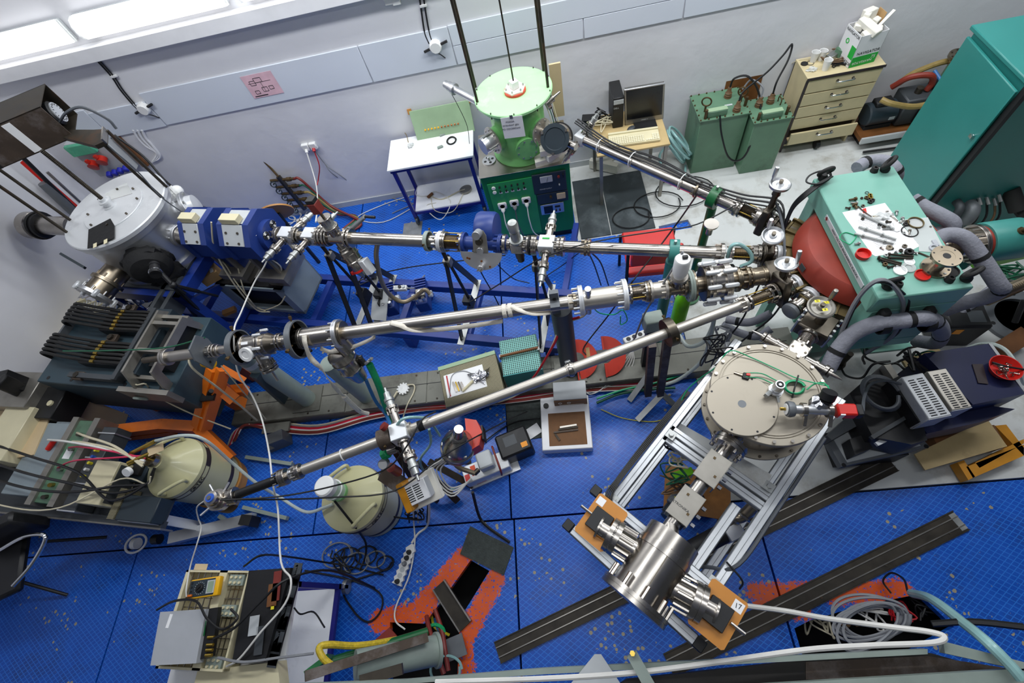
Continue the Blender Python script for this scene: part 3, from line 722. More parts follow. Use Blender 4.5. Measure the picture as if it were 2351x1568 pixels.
def bel(a,b,r,label):
    L=(b-a).length;n=int(L/.009);pr=[]
    for k in range(n):pr+=[(L*k/n,r*.86),(L*(k+.5)/n,r)]
    t=thing('bellows',label,'bellows',base_of((a+b)/2,r));M().lathe(a,b,pr,20).o('bellows_tube','steel',t)
    flange(t,a,b-a,r*1.35,.016,8);flange(t,b,b-a,r*1.3,.014,6)
bel(onE(.63),onE(.72),.04,'bellows between bolted valve box and the four screw cube')
c=onE(.775);t=thing('cross_piece','steel cube with four screw cover and two side ports next to the round chamber','cross',base_of(c,.05))
M().box((0,0,0),(.1,.1,.1),.006,T=axes(c,x,y,z)).o('body','steel_satin',t);M().lathe(c+UZ*.05,c+UZ*.056,[(0,.048),(.004,.048),(.006,.046)],28).o('cover','steel_satin',t)
for k in range(4):w=PI/4+k*PI/2;q=c+V((math.cos(w),math.sin(w),0))*.034+UZ*.056;M().lathe(q,q+UZ*.004,[(0,.0065),(.004,.006)],6).o('screw','steel_dark',t)
for sg in(1,-1):
    e=eE*sg;q=c+e*.05;M().lathe(q,q+e*.2,[(0,.027),(.05,.027),(.051,.032),(.065,.032),(.066,.025),(.1,.025),(.101,.034),(.118,.034),(.119,.018),(.125,.03),(.14,.03),(.141,.012),(.17,.01),(.2,.004)],18).o('side_port','steel',t)
pipe('E',1838,1815,.03,'short steel neck entering the round chamber','steel')
# ---------- switching magnet ----------
ZT=1.5;mx0,mx1,my0,my1=1.53,1.965,1.235,2.105
t=thing('switching_magnet','big teal bending magnet with red coil and hardware strewn on its flat top','magnet',(1.75,1.67,0))
M().bx(mx0,mx1,my0,my1,1.375,ZT,.006).o('upper_yoke','teal',t)
M().bx(mx0,mx1,my0,my1,.93,1.02,.006).o('lower_yoke','teal',t)
M().bx(1.56,mx1,my0,my0+.09,1.02,1.375,.004).o('yoke_leg','teal',t)
M().bx(1.56,mx1,my1-.09,my1,1.02,1.375,.004).o('yoke_leg','teal',t)
for s_,z0,z1 in((1,1.245,1.37),(-1,1.03,1.155)):
    M().lathe((1.75,1.67,z0),(1.75,1.67,z1),[(0,.30),(0,.365),(.02,.385),(.07,.375),(.115,.345),(.125,.335),(.125,.2)],64).o('coil','red_coil',t)
M().cyl((1.75,1.67,.93),(1.75,1.67,1.19),.2,n=40).cyl((1.75,1.67,1.215),(1.75,1.67,1.376),.2,n=40).o('pole','grey_dark',t)
pl=M().box((0,0,0),(.045,.035,.002),T=axes((1.37,1.618,1.305),(.15,-.98,0),(.2,.03,.98),(-.98,-.15,.2))).o('rating_plate','grey_dark',t)
# nameplate on the narrow left face
T=axes((mx0-.003,1.60,1.448),(0,-1,0),(0,0,1),(-1,0,0))
np_=M().box((0,0,0),(.50,.03,.004),T=T).o('nameplate','grey_light',t)
text('HIGH VOLTAGE ENGINEERING EUROPA',.019,T@Matrix.Translation((.02,0,.0025)),'ink',np_)
M().prism([(-.013,0),(0,-.013),(.013,0),(0,.013)],.001,T@Matrix.Translation((-.232,0,.0022))).o('emblem','hose_red',np_)
for x0 in(1.6,1.9):
    for y0 in(1.5,2.0):M().bx(x0-.035,x0+.035,y0-.035,y0+.035,0,.93).o('stand_leg','teal',t)
M().bx(2.27,2.62,1.60,1.76,0,.02).o('foot_plate','teal',t)
M().bx(1.8,2.5,1.68,1.76,.02,.3).bx(1.75,1.95,1.62,1.8,.1,.93).o('stand_leg','teal',t)
M().cyl((2.30,1.62,.019),(2.30,1.62,.022),.018,n=12).o('bolt_hole','black',t)
# fan shaped bronze vacuum chamber between the poles
fan=thing('vacuum_chamber','fan shaped bronze vacuum chamber with ribs under the red coil','chamber',(1.5,1.67,1.165))
ang=[math.radians(d)for d in(238,225,210,195,180,166,150,134,122)]
poly=[(1.75,1.67)]+[(1.75+.44*math.cos(a),1.67+.44*math.sin(a))for a in ang[::-1]]
M().prism(poly,.07,z0=1.165).o('body','gate_bronze',fan)
for a in[math.radians(d)for d in(217,202,187,173,158,142,232,128)]:
    d=V((math.cos(a),math.sin(a),0));p=V((1.75,1.67,1.205))
    M().prism([(.33,.03),(.445,-.028),(.455,-.028),(.455,.046),(.44,.05),(.35,.04)],.012,axes(p-V((-d.y,d.x,0))*.006,d,UZ,d.cross(UZ))).o('rib','gate_bronze',fan)
for a in[math.radians(d)for d in(225,210,195,180,166,150,134)]:
    d=V((math.cos(a),math.sin(a),0));p=V((1.75,1.67,1.2))+d*.44;x,y,z=frame(d);M().box((0,0,.004),(.095,.08,.02),.004,T=axes(p,x,y,z)).o('port_flange','gate_bronze',fan)
# four lifting eyes and plugs on the top
def eye(p,rz,label,r=.037):
    t=thing('lifting_eye',label,'eye bolt',p,rz);T=TR(p,rz)
    M(T).lathe((0,0,0),(0,0,.035),[(0,.024),(.006,.026),(.018,.024),(.035,.014)],18).o('shank','rubber',t)
    M(T).tor((0,0,.055),V((0,.8,.35)),r,.0115,28,10).o('eye','rubber',t)
eye(at(2036,659,ZT),.1,'black lifting eye on the magnet corner above the grey bent hose')
eye(at(2216,641,ZT),.5,'black lifting eye beside the black dish cap on the magnet')
eye(at(2030,391,ZT),.8,'black lifting eye at the magnet corner nearest the teal cabinet')
eye(at(1888,411,ZT),.2,'black lifting eye inside the coiled black cable')
for p,lab in(((2178,644),'black rubber plug beside the lifting eye and black dish cap'),((2006,393),'black rubber plug beside the lifting eye nearest the teal cabinet'),((2060,657),'small black plug behind the lifting eye with draped cables')):
    q=at(*p,ZT);tag(M().lathe(q,q+UZ*.028,[(0,.021),(.02,.018),(.028,.014),(.028,.008),(.02,.008),(.02,0)],18).o('rubber_plug','rubber'),lab,'plug')
# things strewn on the top
cM=crop(1900,440,2351/300)
def flat(pts,z0,th,m,name,label,cat_):return tag(M().prism([(cM(x,y,z0).x,cM(x,y,z0).y)for x,y in pts],th,z0=z0).o(name,m),label,cat_)
s_=flat([(265,375),(1030,205),(1300,560),(1660,980),(1500,1060),(860,1165),(800,1130),(330,480)],ZT,.0012,'paper','paper_sheet','white printed paper sheet under threaded rods on the magnet top','paper')
for k in range(20):
    if 8<=k<=12:continue
    a=lerp((530,520,0),(900,1010,0),k/19);L_=330 if k%4 else 200;p,q=cM(a.x,a.y,ZT+.0013),cM(a.x+L_,a.y-72*L_/330,ZT+.0013);M().bar(p,q,.0014,.0003).o('printed_line','ink_grey',s_)
flat([(1290,515),(1800,465),(2110,1065),(1850,1090),(1640,1075),(1640,960),(1320,560)],ZT+.0014,.002,'plastic_clear','plastic_bag','clear plastic bag lying beside the white paper on the magnet','bag')
flat([(630,310),(690,295),(712,410),(640,390)],ZT+.0016,.0008,'red','paper_tag','small red paper tag on the white sheet','tag')
def rodn(a,b,r,nuts,label,m='zinc',grp=None):
    a,b=cM(*a,ZT+r+.0045),cM(*b,ZT+r+.0045);t=thing('threaded_rod',label,'rod',(a+b)/2-UZ*(r+.003),0,grp);M().cyl(a,b,r,n=10).o('shaft',m,t)
    d=(b-a).normalized()
    for k in nuts:p=lerp(a,b,k);M().cyl(p-d*.005,p+d*.005,r*1.9,n=6).o('nut','zinc',t)
rodn((570,390),(1200,672),.006,(.12,.85),'grey threaded rod nearest the red paper tag')
rodn((560,630),(1235,860),.006,(.2,.64),'grey threaded rod between two others on the paper')
rodn((485,757),(1188,935),.006,(.22,.78),'grey threaded rod lying half off the paper by the wire loop')
def bolt(a,b,r,label,m='iron',grp=None,z=ZT):
    a,b=cM(*a,z+r*1.6),cM(*b,z+r*1.6);t=thing('bolt',label,'bolt',(a+b)/2-UZ*r*1.6,0,grp);d=(b-a).normalized()
    M().cyl(a,a+d*r*1.4,r*1.7,n=6).o('head',m,t);M().cyl(a,b,r*.9,n=8).o('shaft',m,t)
for a,b,lab in(((905,1180),(1335,1290),'long dark bolt lying beside a bright tipped one under the paper edge'),((930,1215),(1320,1325),'long dark bolt with bright thread end on the magnet'),((1090,1125),(1545,1165),'long dark bolt nearest the paper edge'),((1095,1190),(1535,1200),'long rusty bolt next to the one nearest the paper edge')):
    bolt(a,b,.0058,lab,grp='long dark bolts')
bolt((1085,1358),(1225,1335),.005,'short black bolt beside two white caps');bolt((1050,540),(1150,545),.005,'black bolt lying across the white paper near a spoon shaped tag')
bolt((1150,668),(990,672),.0045,'bright zinc bolt on the white paper','zinc');bolt((1245,350),(1245,425),.0055,'bright zinc bolt standing off the paper alone','zinc');bolt((580,925),(490,945),.0055,'zinc bolt beside the green and yellow wire loop','zinc');bolt((1345,465),(1370,525),.0055,'zinc bolt between wrench and brass ring','zinc')
bolt((2095,1475),(2120,1560),.0055,'zinc bolt below the black dish cap','zinc');bolt((410,300),(320,285),.005,'dark bolt left of the nut pile');bolt((520,125),(390,150),.0065,'brownish bolt at the top of the nut pile','brown_brass');bolt((540,205),(415,200),.006,'zinc headed bolt amid the nut pile','zinc')
bolt((480,225),(530,300),.008,'thick brass coloured bolt in the nut pile','brown_brass');bolt((1000,500),(1012,455),.005,'small zinc bolt on crumpled plastic','zinc');bolt((950,1000),(1015,1045),.004,'thin steel screw at the paper foot','steel');bolt((1215,1075),(1275,1110),.005,'short zinc stud at the paper edge','zinc');bolt((1345,1130),(1375,1075),.0045,'bluish zinc screw beside the black washer','zinc');bolt((1590,1095),(1620,1130),.0045,'tiny zinc screw near the flanged spool','zinc')
def nut(p,r,label,m='iron',grp=None):
    q=cM(*p,ZT);tag(M().lathe(q,q+UZ*r*.9,[(0,r*.5),(0,r),(r*.9,r),(r*.9,r*.5),(0,r*.5)],6).o('nut',m),label,'nut',grp)
for p,r,lab,m_ in(((610,125),.0075,'lone dark nut between two piles','iron'),((690,120),.011,'brown nut at the pile beside the wire eye','brown_brass'),((755,80),.012,'brass nut uppermost of the pile','brass'),((765,120),.012,'brass nut under the uppermost one','brass'),((740,145),.010,'dark nut beside two brass ones','iron'),((760,195),.013,'black nut below the brass nuts','rubber'),((800,170),.012,'black nut touching another below the brass nuts','rubber'),
                      ((930,605),.010,'black ring nut on the printed sheet','rubber'),((1005,645),.010,'black nut next to the bright zinc bolt','iron'),((915,655),.009,'white washer on the printed sheet','zinc'),((625,500),.009,'small dark nut by the upper threaded rod','iron'),((1365,755),.009,'zinc nut touching the black rubber ring','zinc'),((1095,1022),.015,'round steel washer at the paper foot','steel_warm'),((1155,1035),.008,'tiny nut beside the round steel washer','iron'),((1310,1070),.010,'dark nut at the paper edge','iron'),((1445,1110),.021,'thick black and steel washer near the paper edge','rubber'),((1545,1112),.009,'bright nut near the long spool screw','zinc'),((1040,1160),.011,'zinc nut between the long bolts','zinc'),((1025,1320),.012,'brown nut beside the long dark bolts','brown_brass'),((1005,1275),.010,'black nut touching the brown one','rubber'),((1375,995),.012,'angular steel clip on the paper','steel_dark'),((630,270),.010,'thin ring at the upper paper edge','steel_dark'),((1845,640),.006,'tiny nut on the clear bag','steel_dark'),((1420,560),.012,'dark nut under the wrench end','iron'),((1390,600),.012,'black nut next to the wrench end','rubber')):
    nut(p,r,lab,m_)
q=cM(710,20,ZT+.003);tag(M().tor(q,(0,0,1),.009,.0016,16,5).bar(q+V((.004,-.009,0)),q+V((.008,-.018,0)),.002,.002).o('wire_eye','rubber'),'small black wire eye above the brass nuts','wire')
a,b=cM(550,260,ZT+.006),cM(880,450,ZT+.006);t=thing('tagged_rod','thin brown rod with brass threaded tip over the red tag','rod',(a+b)/2-UZ*.006);M().tube([a,cM(640,345,ZT+.006),cM(800,450,ZT+.006),b],.003).o('shaft','rust_sheet',t);M().cyl(cM(810,458,ZT+.006),cM(900,440,ZT+.006),.006,n=8).o('tip','brass',t)
a,b=cM(1630,1095,ZT+.004),cM(1850,1180,ZT+.004);tag(M().tube([a,lerp(a,b,.5),b],.0042).o('rusty_rod','rust_sheet'),'thin rusty rod ending under the flanged spool','rod')
tag(M().tube([cM(*p,ZT+.003)for p in((240,770),(330,735),(440,765),(515,800),(480,870),(400,945),(340,920),(270,885),(220,840))],.0026,6,True).o('wire_loop','cable_green'),'loop of green and yellow wire by the paper edge','wire')
q=cM(1570,575,ZT);tag(M().lathe(q,q+UZ*.012,[(0,.034),(0,.038),(.012,.038),(.012,.034),(0,.034)],32).o('metal_ring','gate_bronze'),'pale brass ring lying on the clear bag','ring')
tag(M().tor(cM(1480,710,ZT+.005),(0,0,1),.037,.003,36,6).o('rubber_ring','rubber'),'thin black rubber ring beside the brass ring','ring')
bolt((1480,690),(1470,765),.005,'steel bolt lying inside the black rubber ring','steel')
T=along(cM(1100,400,ZT+.004),cM(1280,550,ZT+.004));t=M(T).box((0,0,.028),(.006,.012,.07),.002).o('wrench','steel_brushed');tag(t,'small open wrench on crumpled plastic','wrench')
M().tube([cM(1100,400,ZT+.004),cM(1050,355,ZT+.004),cM(1100,350,ZT+.004)],.003).tube([cM(1280,550,ZT+.004),cM(1310,560,ZT+.004),cM(1340,540,ZT+.004)],.003).o('jaw','steel_brushed',t)
tag(M().ball(cM(980,430,ZT+.008),.03,(1.6,.8,.25),14,.5).o('plastic_wrap','plastic_clear'),'crumpled clear plastic wrap under the wrench','wrap')
flat([(1170,560),(1240,550),(1310,640),(1300,710),(1240,725),(1160,690),(1200,640)],ZT+.003,.003,'white_plastic','plastic_tag','white spoon shaped plastic tag over the paper','tag')
def cap(p,r,h,m,label,name='plastic_dish',wall=.004):
    q=cM(*p,ZT);tag(M().lathe(q,q+UZ*h,[(0,r*.96),(h,r),(h,r-wall),(.003,r-wall-.002),(.003,0)],28).o(name,m),label,'cap')
cap((620,1150),.035,.022,'red','deep red plastic cap beside the white paper');cap((1692,1515),.034,.012,'red','shallow red plastic cap near the magnet front edge');cap((2220,1440),.034,.01,'rubber','black dish cap beside the flanged spool')
cap((1295,1425),.031,.008,'white_plastic','white cap nearest the shallow red cap');cap((1450,1372),.031,.007,'plastic_clear','translucent white cap between two white ones',wall=.015);cap((1462,1268),.024,.008,'white_plastic','smallest white cap beside the long bolts')
q=cM(1920,1385,ZT);t=thing('flanged_spool','short steel spool with two drilled flanges standing on the magnet','flange',q)
M().lathe(q,q+UZ*.014,[(0,.03),(0,.063),(.014,.063),(.014,.03)],32).o('lower_flange','steel_warm',t);M().cyl(q+UZ*.01,q+UZ*.09,.03,n=24).o('tube','steel',t)
u=M().lathe(q+UZ*.088,q+UZ*.102,[(0,.02),(0,.063),(.014,.063),(.014,.0341),(.013,.034),(.013,.02)],32).o('upper_flange','steel_warm',t)
for k in range(6):
    w=.5+k*PI/3;p=q+V((math.cos(w),math.sin(w),0))*.053;M().cyl(p+UZ*.1018,p+UZ*.1024,.0045,n=10).o('bolt_hole','black',u);M().cyl(p+UZ*.0138,p+UZ*.0144,.006,n=10).o('bolt_hole','black',t)
M().cyl(q+UZ*.1,q+UZ*.1015,.017,n=20).o('bore','black',u)
a=cM(1900,1030,ZT);tag(M().lathe(a,a+UZ*.012,[(0,.014),(0,.022),(.012,.022),(.012,.014),(0,.014)],20,(0,4.2)).box((a.x+.02,a.y+.03,a.z+.006),(.02,.04,.012),.002).o('half_clamp','grey_plastic'),'grey half round clamp behind the flanged spool','clamp')
# incoming pipe from the right with teal sleeve and lime pole below
t=thing('sleeve_pipe','thick steel pipe with teal sleeve entering the magnet','pipe',(2.45,1.69,1.1))
def onX(x,y=1.69,z=1.2):return V((x,y,z))
M().cyl(onX(1.95),onX(2.2),.06,n=24).o('inner_tube','steel',t);flange(t,onX(2.06),(1,0,0),.085,.02,10,'steel');flange(t,onX(2.10),(1,0,0),.088,.02,10,'steel')
pr=[]
for k in range(6):pr+=[(.012*k,.07),(.012*k+.006,.076)]
M().lathe(onX(2.2),onX(2.28),pr,24).o('bellows_tube','steel_warm',t);M().cyl(onX(2.26),onX(2.37),.068,n=28).o('spool','steel',t);flange(t,onX(2.365),(1,0,0),.112,.026,12)
M().cyl(onX(2.385),onX(2.40),.1,n=30).o('red_insulator','red_coil',t)
M().lathe(onX(2.40),onX(2.60),[(0,.085),(0,.112),(.01,.116),(.19,.116),(.2,.11),(.2,.07)],36).o('sleeve','teal_dark',t);M().cyl(onX(2.58),onX(3.2),.07,n=28).o('outer_tube','steel_brushed',t)
M().cyl(onX(2.52,1.66,1.31),onX(2.54,1.64,1.37),.012,n=12).cyl(onX(2.52,1.66,1.305),onX(2.523,1.657,1.315),.022,n=14).o('nozzle','brown_brass',t);M().cyl(onX(2.48,1.64,1.02),onX(2.48,1.64,1.10),.014,n=10).o('drain','iron',t)
a,b=at(2275,590,.95),at(2351,572,.95);d=(b-a).normalized();tag(M().bar(a-d*.1,b+d*.5,.09,.11,bev=.012).o('lime_pole','green_lime'),'lime green bar running under the teal sleeved pipe','bar')
tag(M().cyl(at(2205,608,1.02),at(2245,580,1.0),.035,n=18).o('support_tube','teal_dark'),'teal round arm beside the grey hose behind the magnet','arm')
# grey foam covered water hoses
def hose(pts,r,label,bands=(),m='insul',name='insulated_hose'):
    t=thing(name,label,'hose',pts[0]);P=cat(pts,8);M().tube(P,r,12,False,1).o('foam_cover',m,t)
    for k in bands:i=min(len(P)-2,max(0,int(k*(len(P)-1))));d=(P[i+1]-P[i]).normalized();M().cyl(P[i]-d*.012,P[i]+d*.012,r*1.04,n=14).o('tape_band','black_soft',t)
    return t
hose(px((1967,386,1.38),(1995,371,1.38),(2035,372,1.38),(2058,395,1.36),(2050,425,1.2)),.038,'grey insulated hose arching behind the magnet by the teal cabinet',(.2,.72))
hose(px((2094,458,1.36),(2120,475,1.36),(2160,495,1.36),(2186,512,1.34),(2180,528,1.3),(2140,540,1.25)),.04,'grey insulated hose bending sharply beside the clear bag',(.12,))
hose(px((2145,555,1.34),(2175,540,1.36),(2215,548,1.36),(2250,590,1.3),(2290,650,1.2),(2298,664,1.15),(2265,682,1.05),(2215,695,.95),(2170,712,.85)),.042,'long grey insulated hose passing over the teal sleeved pipe',(.38,.62))
def fr(*p):return[aty(x,y,Y)for x,y,Y in p]
hose(fr((1900,846,1.05),(1925,802,1.12),(1962,764,1.17),(2015,742,1.18),(2060,738,1.18),(2118,731,1.18),(2148,740,1.2),(2161,765,1.25),(2148,787,1.32),(2105,783,1.42)),.042,'grey insulated hose clamped along the magnet front',(.1,.5,.66,.8))
hose(px((2290,655,.35),(2220,705,.3),(2190,722,.25)),.035,'short grey insulated hose stub on the floor behind the magnet',(.6,))
hose(px((1668,733,.5),(1720,740,.55),(1770,720,.65)),.03,'thin grey insulated pipe under the lowest bellows',(.3,));hose(px((1660,745,.4),(1700,765,.35),(1740,772,.35),(1770,755,.4)),.03,'lower grey insulated pipe with a black band under the lowest bellows',(.5,))
for p in((2026,727),(2129,722)):
    q=aty(*p,1.21);q.z-=.03;t=M().box((q.x,1.215,q.z+.05),(.05,.05,.06),.012).lathe(V((q.x-.02,1.18,q.z)),V((q.x+.02,1.18,q.z)),[(0,.044),(0,.052),(.04,.052),(.04,.044),(0,.044)],20).o('hose_clamp','rubber');tag(t,'black hose clamp on the magnet front, '+('nearer the lifting eye with draped cables' if p[0]<2100 else 'nearer the sharp hose bend'),'clamp')
# jack bolt and black box near the magnet foot
a,b=at(1940,826,.12),at(1952,843,.05);tag(M().cyl(a+UZ*.1,a-UZ*.06,.02,n=12).cyl(a-UZ*.06,a-UZ*.12,.035,n=6).o('jack_bolt','iron'),'rusty levelling bolt on the floor below the magnet','bolt')
t=thing('black_case','black equipment case with an orange warning label behind the navy cart','case',at(2170,770,0),-.15);W_=wm(t)
M(W_).bx(-.16,.12,-.1,.16,0,.3,.02).o('body','black',t)
M(W_).bx(-.10,-.05,-.103,-.1,.2,.26).o('warning_label','orange_label',t);M(W_).bx(-.02,.08,-.06,.04,.3,.301).o('info_label','grey_dark',t)
# ---------- along the back wall ----------
# teal switch cabinet
t=thing('switch_cabinet','tall teal steel cabinet with its door ajar by the magnet','cabinet',(3.35,2.95,0))
M().bx(2.99,4.3,2.63,3.27,.0,1.44,.01).o('body','teal_cab',t);M().bx(2.97,4.32,2.6,3.3,1.44,1.47,.006).o('top_panel','teal_cab',t)
Tt=TR((2.985,3.27,0),-.045);d_=M(Tt).bx(-.022,0,-.63,0,.06,1.41,.005).o('door','teal_cab',t)
for z_ in(.35,1.06):M(Tt).lathe((-.022,-.59,z_),(-.04,-.59,z_),[(0,.012),(.01,.012),(.018,.006)],12).bx(-.045,-.035,-.605,-.575,z_-.012,z_+.012).o('lock','chrome',d_)
M().bx(2.96,2.99,2.6,2.64,0,1.44).o('door_gap_shade','black',t)  # black strip stands in for the shaded gap between door and frame
def ysd(x,y):return aty(2050+x/7.81,430+y/7.81,2.62)
for(x,y,r,mm_,nm)in((1145,270,.03,'grey_dark','pipe_elbow'),(1370,310,.05,'grey_mid','pipe_elbow')):
    q=ysd(x,y);M().tube([q+V((0,.02,0)),q+V((0,-.05,0)),q+V((-.01,-.08,-.04)),q+V((-.01,-.08,-.1))],r,14).o(nm,mm_,t)
for x,y in((1540,190),(1680,180),(1810,200),(1900,130)):
    q=ysd(x,y);M().cyl(q,q+V((.01,-.05,-.03)),.012,n=8).o('cable_gland','zinc',t)
q=ysd(2060,170);M().cyl(q+V((0,.03,.05)),q+V((.06,-.1,-.06)),.055,n=20).o('main_gland','rubber',t)
cable([q+V((.06,-.1,-.06)),q+V((.2,-.25,-.18)),q+V((.5,-.5,-.4))],.03,'rubber','thick black mains cable leaving the teal cabinet side')
for k,(x,m_)in enumerate(((1540,'cable_black'),(1690,'cable_black'),(1830,'cable_brown'),(1920,'cable_black'),(1180,'cable_grey'),(1250,'cable_grey'))):
    a=ysd(x,240 if k<4 else 480);cable([a,a+V((.03,-.08,-.15)),a+V((-.02-.02*k,-.1,-.4)),V((a.x-.1,2.42-.02*k,.02))],.008,m_,['black cable from the first gland of the teal cabinet','black cable from the second gland of the teal cabinet','brown cable from the third gland of the teal cabinet','black cable from the gland beside the thick mains cable','grey cable under the small pipe elbow','grey cable under the large pipe elbow'][k])
# chest of drawers
def drawerchest():
    x0,x1,y0,y1,h=2.385,3.03,3.97,4.275,.80
    t=thing('chest_of_drawers','cream chest of five drawers with brown edging by the wall','chest',((x0+x1)/2,(y0+y1)/2,0))
    M().bx(x0,x0+.02,y0+.01,y1,0,h-.02).bx(x1-.02,x1,y0+.01,y1,0,h-.02).bx(x0,x1,y1-.01,y1,0,h-.02).bx(x0,x1,y0+.03,y1,.05,.07).o('carcass','cream',t)
    M().bx(x0-.002,x1+.002,y0-.004,y1,h-.02,h,.002).o('top_panel','cream',t);M().bx(x0-.004,x1+.004,y0-.008,y0-.003,h-.022,h).o('edging','dewar_band',t);M().bx(x0,x0+.02,y0+.003,y0+.011,0,h-.02).o('edging','dewar_band',t)
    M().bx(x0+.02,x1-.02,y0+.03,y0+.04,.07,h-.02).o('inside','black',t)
    zs=[.775,.645,.515,.395,.27,.135];zs=[.772,.64,.51,.385,.255,.115]
    for k in range(5):
        o_=.05 if k==4 else 0.0
        d=M().bx(x0+.024,x1-.006,y0-o_,y0+.02-o_,zs[k+1]+.006,zs[k]-.006,.002).o('drawer','cream',t)
        if o_:M().bx(x0+.03,x1-.03,y0-o_+.02,y0+.03,zs[k+1]+.03,zs[k+1]+.04).o('drawer_bottom','wood_light',d)
        xc=(x0+x1)/2+.02;zc=zs[k]-.045
        M().tube([(xc-.065,y0-o_,zc),(xc-.065,y0-o_-.025,zc),(xc+.065,y0-o_-.025,zc),(xc+.065,y0-o_,zc)],.006,8,False,3).o('handle','chrome',d)
        for sg in(-1,1):M().cyl((xc+.065*sg,y0-o_-.004,zc),(xc+.065*sg,y0-o_,zc),.012,n=10).o('rosette','dewar_band',d)
    M().cyl((xc-.02,y0-.02,.05),(xc+.02,y0-.02,.05),.04,n=16).o('caster','black',t)
    return h
ch=drawerchest()
def onchest(x,y,z=.8):return cD(x,y,z)
def clutter(p):q=V(p);q.y=min(q.y,4.2);return q
def cup(p,h,r,label):
    q=clutter(p);tag(M().lathe(q,q+UZ*h,[(0,r*.72),(h,r),(h,r+.002),(h-.002,r-.002),(.003,r*.7),(.003,0)],22).o('plastic_cup','white_plastic'),label,'cup')
cup(onchest(905,378),.085,.035,'white plastic cup of grey bits behind another');cup(onchest(922,318),.085,.034,'empty white plastic cup closest to the wall');cup(onchest(1008,470),.09,.035,'white plastic cup near the front edge of the chest')
for k in range(3):tag(M().tor(clutter(onchest(1050,345+6*k,.81+.012*k)),(.05,.1,1),.115-.006*k,.006,36,6).o('hose_ring','cable_brown'),['lowest loop of brown hose on the chest','middle loop of brown hose on the chest','topmost loop of brown hose on the chest'][k],'hose','brown hose loops')
q=clutter(onchest(1040,365));tag(M(TR(q,.5)).bx(-.06,.06,-.03,.03,0,.04,.004).o('small_box','zinc'),'small grey metal box inside the brown hose loops','box')
q=clutter(onchest(1095,345));tag(M(TR(q,.4)).bx(-.05,.05,-.05,.05,0,.08,.01).o('transformer_box','green_oil'),'grey green transformer block on the chest by the carton','box')
q=clutter(onchest(1080,262));tag(M().cyl(q,q+UZ*.05,.05,n=24,bev=.006).cyl(q+UZ*.05,q+UZ*.055,.02,n=12).o('cable_reel','green_dark'),'green cable reel against the wall on the chest','reel')
q=clutter(onchest(870,432));tag(M().cyl(q,q+UZ*.008,.03,n=24).o('round_disc','black'),'flat black round lid on the chest','lid')
tag(M().tor(clutter(onchest(910,425,.803)),(0,0,1),.03,.0025,24,5).o('wire_ring','black'),'thin black ring beside the flat black lid','ring')
q=clutter(onchest(920,475));tag(M().ball(q+UZ*.01,.035,(1.2,.8,.35),12,.6).o('plastic_bag','plastic_clear'),'crumpled clear bag at the front corner of the chest','bag')
random.seed(4)
def tangle(c,R_,n,r,m,label,name='cable_tangle',zz=.02,cat_='cables'):
    pts=[V(c)+V((random.uniform(-R_,R_),random.uniform(-R_,R_)*.8,r+random.uniform(0,zz)))for _ in range(n)]
    return tag(M().tube(pts,r,5,False,5).o(name,m),label,cat_)
tangle(clutter(onchest(1090,435)),.06,26,.004,'cable_black','tangle of black cables with connectors on the chest');
q=clutter(onchest(1160,425));tag(M(TR(q,.8)).bx(-.05,.05,-.012,.012,0,.025,.004).bx(.03,.06,-.02,.02,0,.03,.004).o('connector_plug','black'),'black connector plug at the end of the tangled cables','plug')
cable([clutter(onchest(1030,390,.81)),onchest(850,400,.81),onchest(760,450,.7),onchest(740,510,.5),onchest(800,525,.6),onchest(835,460,.72),onchest(900,400,.81)],.003,'cable_cream','thin cream wire drooping off the chest side')
# carton with foam pieces
t=thing('carton','white and green paper carton full of foam pieces on the chest','carton',(2.83,4.13,.8),.12);W_=wm(t);bw,bd,bh,th=.115,.11,.27,.004
M(W_).bx(-bw,bw,-bd,-bd+th,0,bh).bx(-bw,bw,bd-th,bd,0,bh).bx(-bw,-bw+th,-bd,bd,0,bh).bx(bw-th,bw,-bd,bd,0,bh).bx(-bw,bw,-bd,bd,0,th).o('box','white_paint',t)
M(W_).bx(-bw+.005,bw-.003,-bd-.001,-bd,.0,.09).o('green_band','green_print',t);M(W_).bx(-bw-.001,-bw,-bd+.0,-.045,.07,.17).o('green_panel','green_print',t)
Tf=W_@axes((0,-bd-.0015,0),(1,0,0),(0,0,1),(0,-1,0))
text('NAVIGATOR',.034,Tf@Matrix.Translation((.01,.115,0)),'ink',t);text('NAVIGATOR',.03,Tf@Matrix.Translation((-.01,.035,.0008))@Matrix.Rotation(PI,4,'Z'),'white_plastic',t);text('75',.04,Tf@Matrix.Translation((.075,.06,.0008)),'white_plastic',t)
Tl=W_@axes((-bw-.0015,0,0),(0,-1,0),(0,0,1),(-1,0,0))
text('NAVIGATOR',.034,Tl@Matrix.Translation((0,.245,0)),'ink',t);text('NAVIGATOR',.034,Tl@Matrix.Translation((.02,.03,0)),'ink',t);M(W_).tor((-bw-.001,.03,.17),(1,0,0),.018,.004,14,5).o('emblem','green_print',t)
M(W_).box((bw-.03,.06,bh+.04),(.004,.1,.09),T=Matrix.Rotation(.1,4,'Y')).o('flap','cardboard',t)
foams=[((-.02,-.03,.29),(.08,.2,.05),.35,.25),((.03,.09,.31),(.1,.07,.1),.2,-.1),((-.07,.03,.27),(.06,.07,.05),1.0,.1),((.06,.02,.29),(.06,.05,.05),.5,.2),((-.06,-.07,.25),(.05,.06,.05),.2,.3),((.05,-.05,.26),(.05,.07,.04),.9,-.2),((-.01,.06,.33),(.06,.05,.05),.7,.1)]
fl_=['long white foam bar lying across the carton','big white foam block sticking out at the wall side of the carton','white foam cube at the left carton edge','white foam cube beside the big foam block','small foam piece low at the carton corner','foam piece under the long bar','foam cube on top of the heap in the carton']
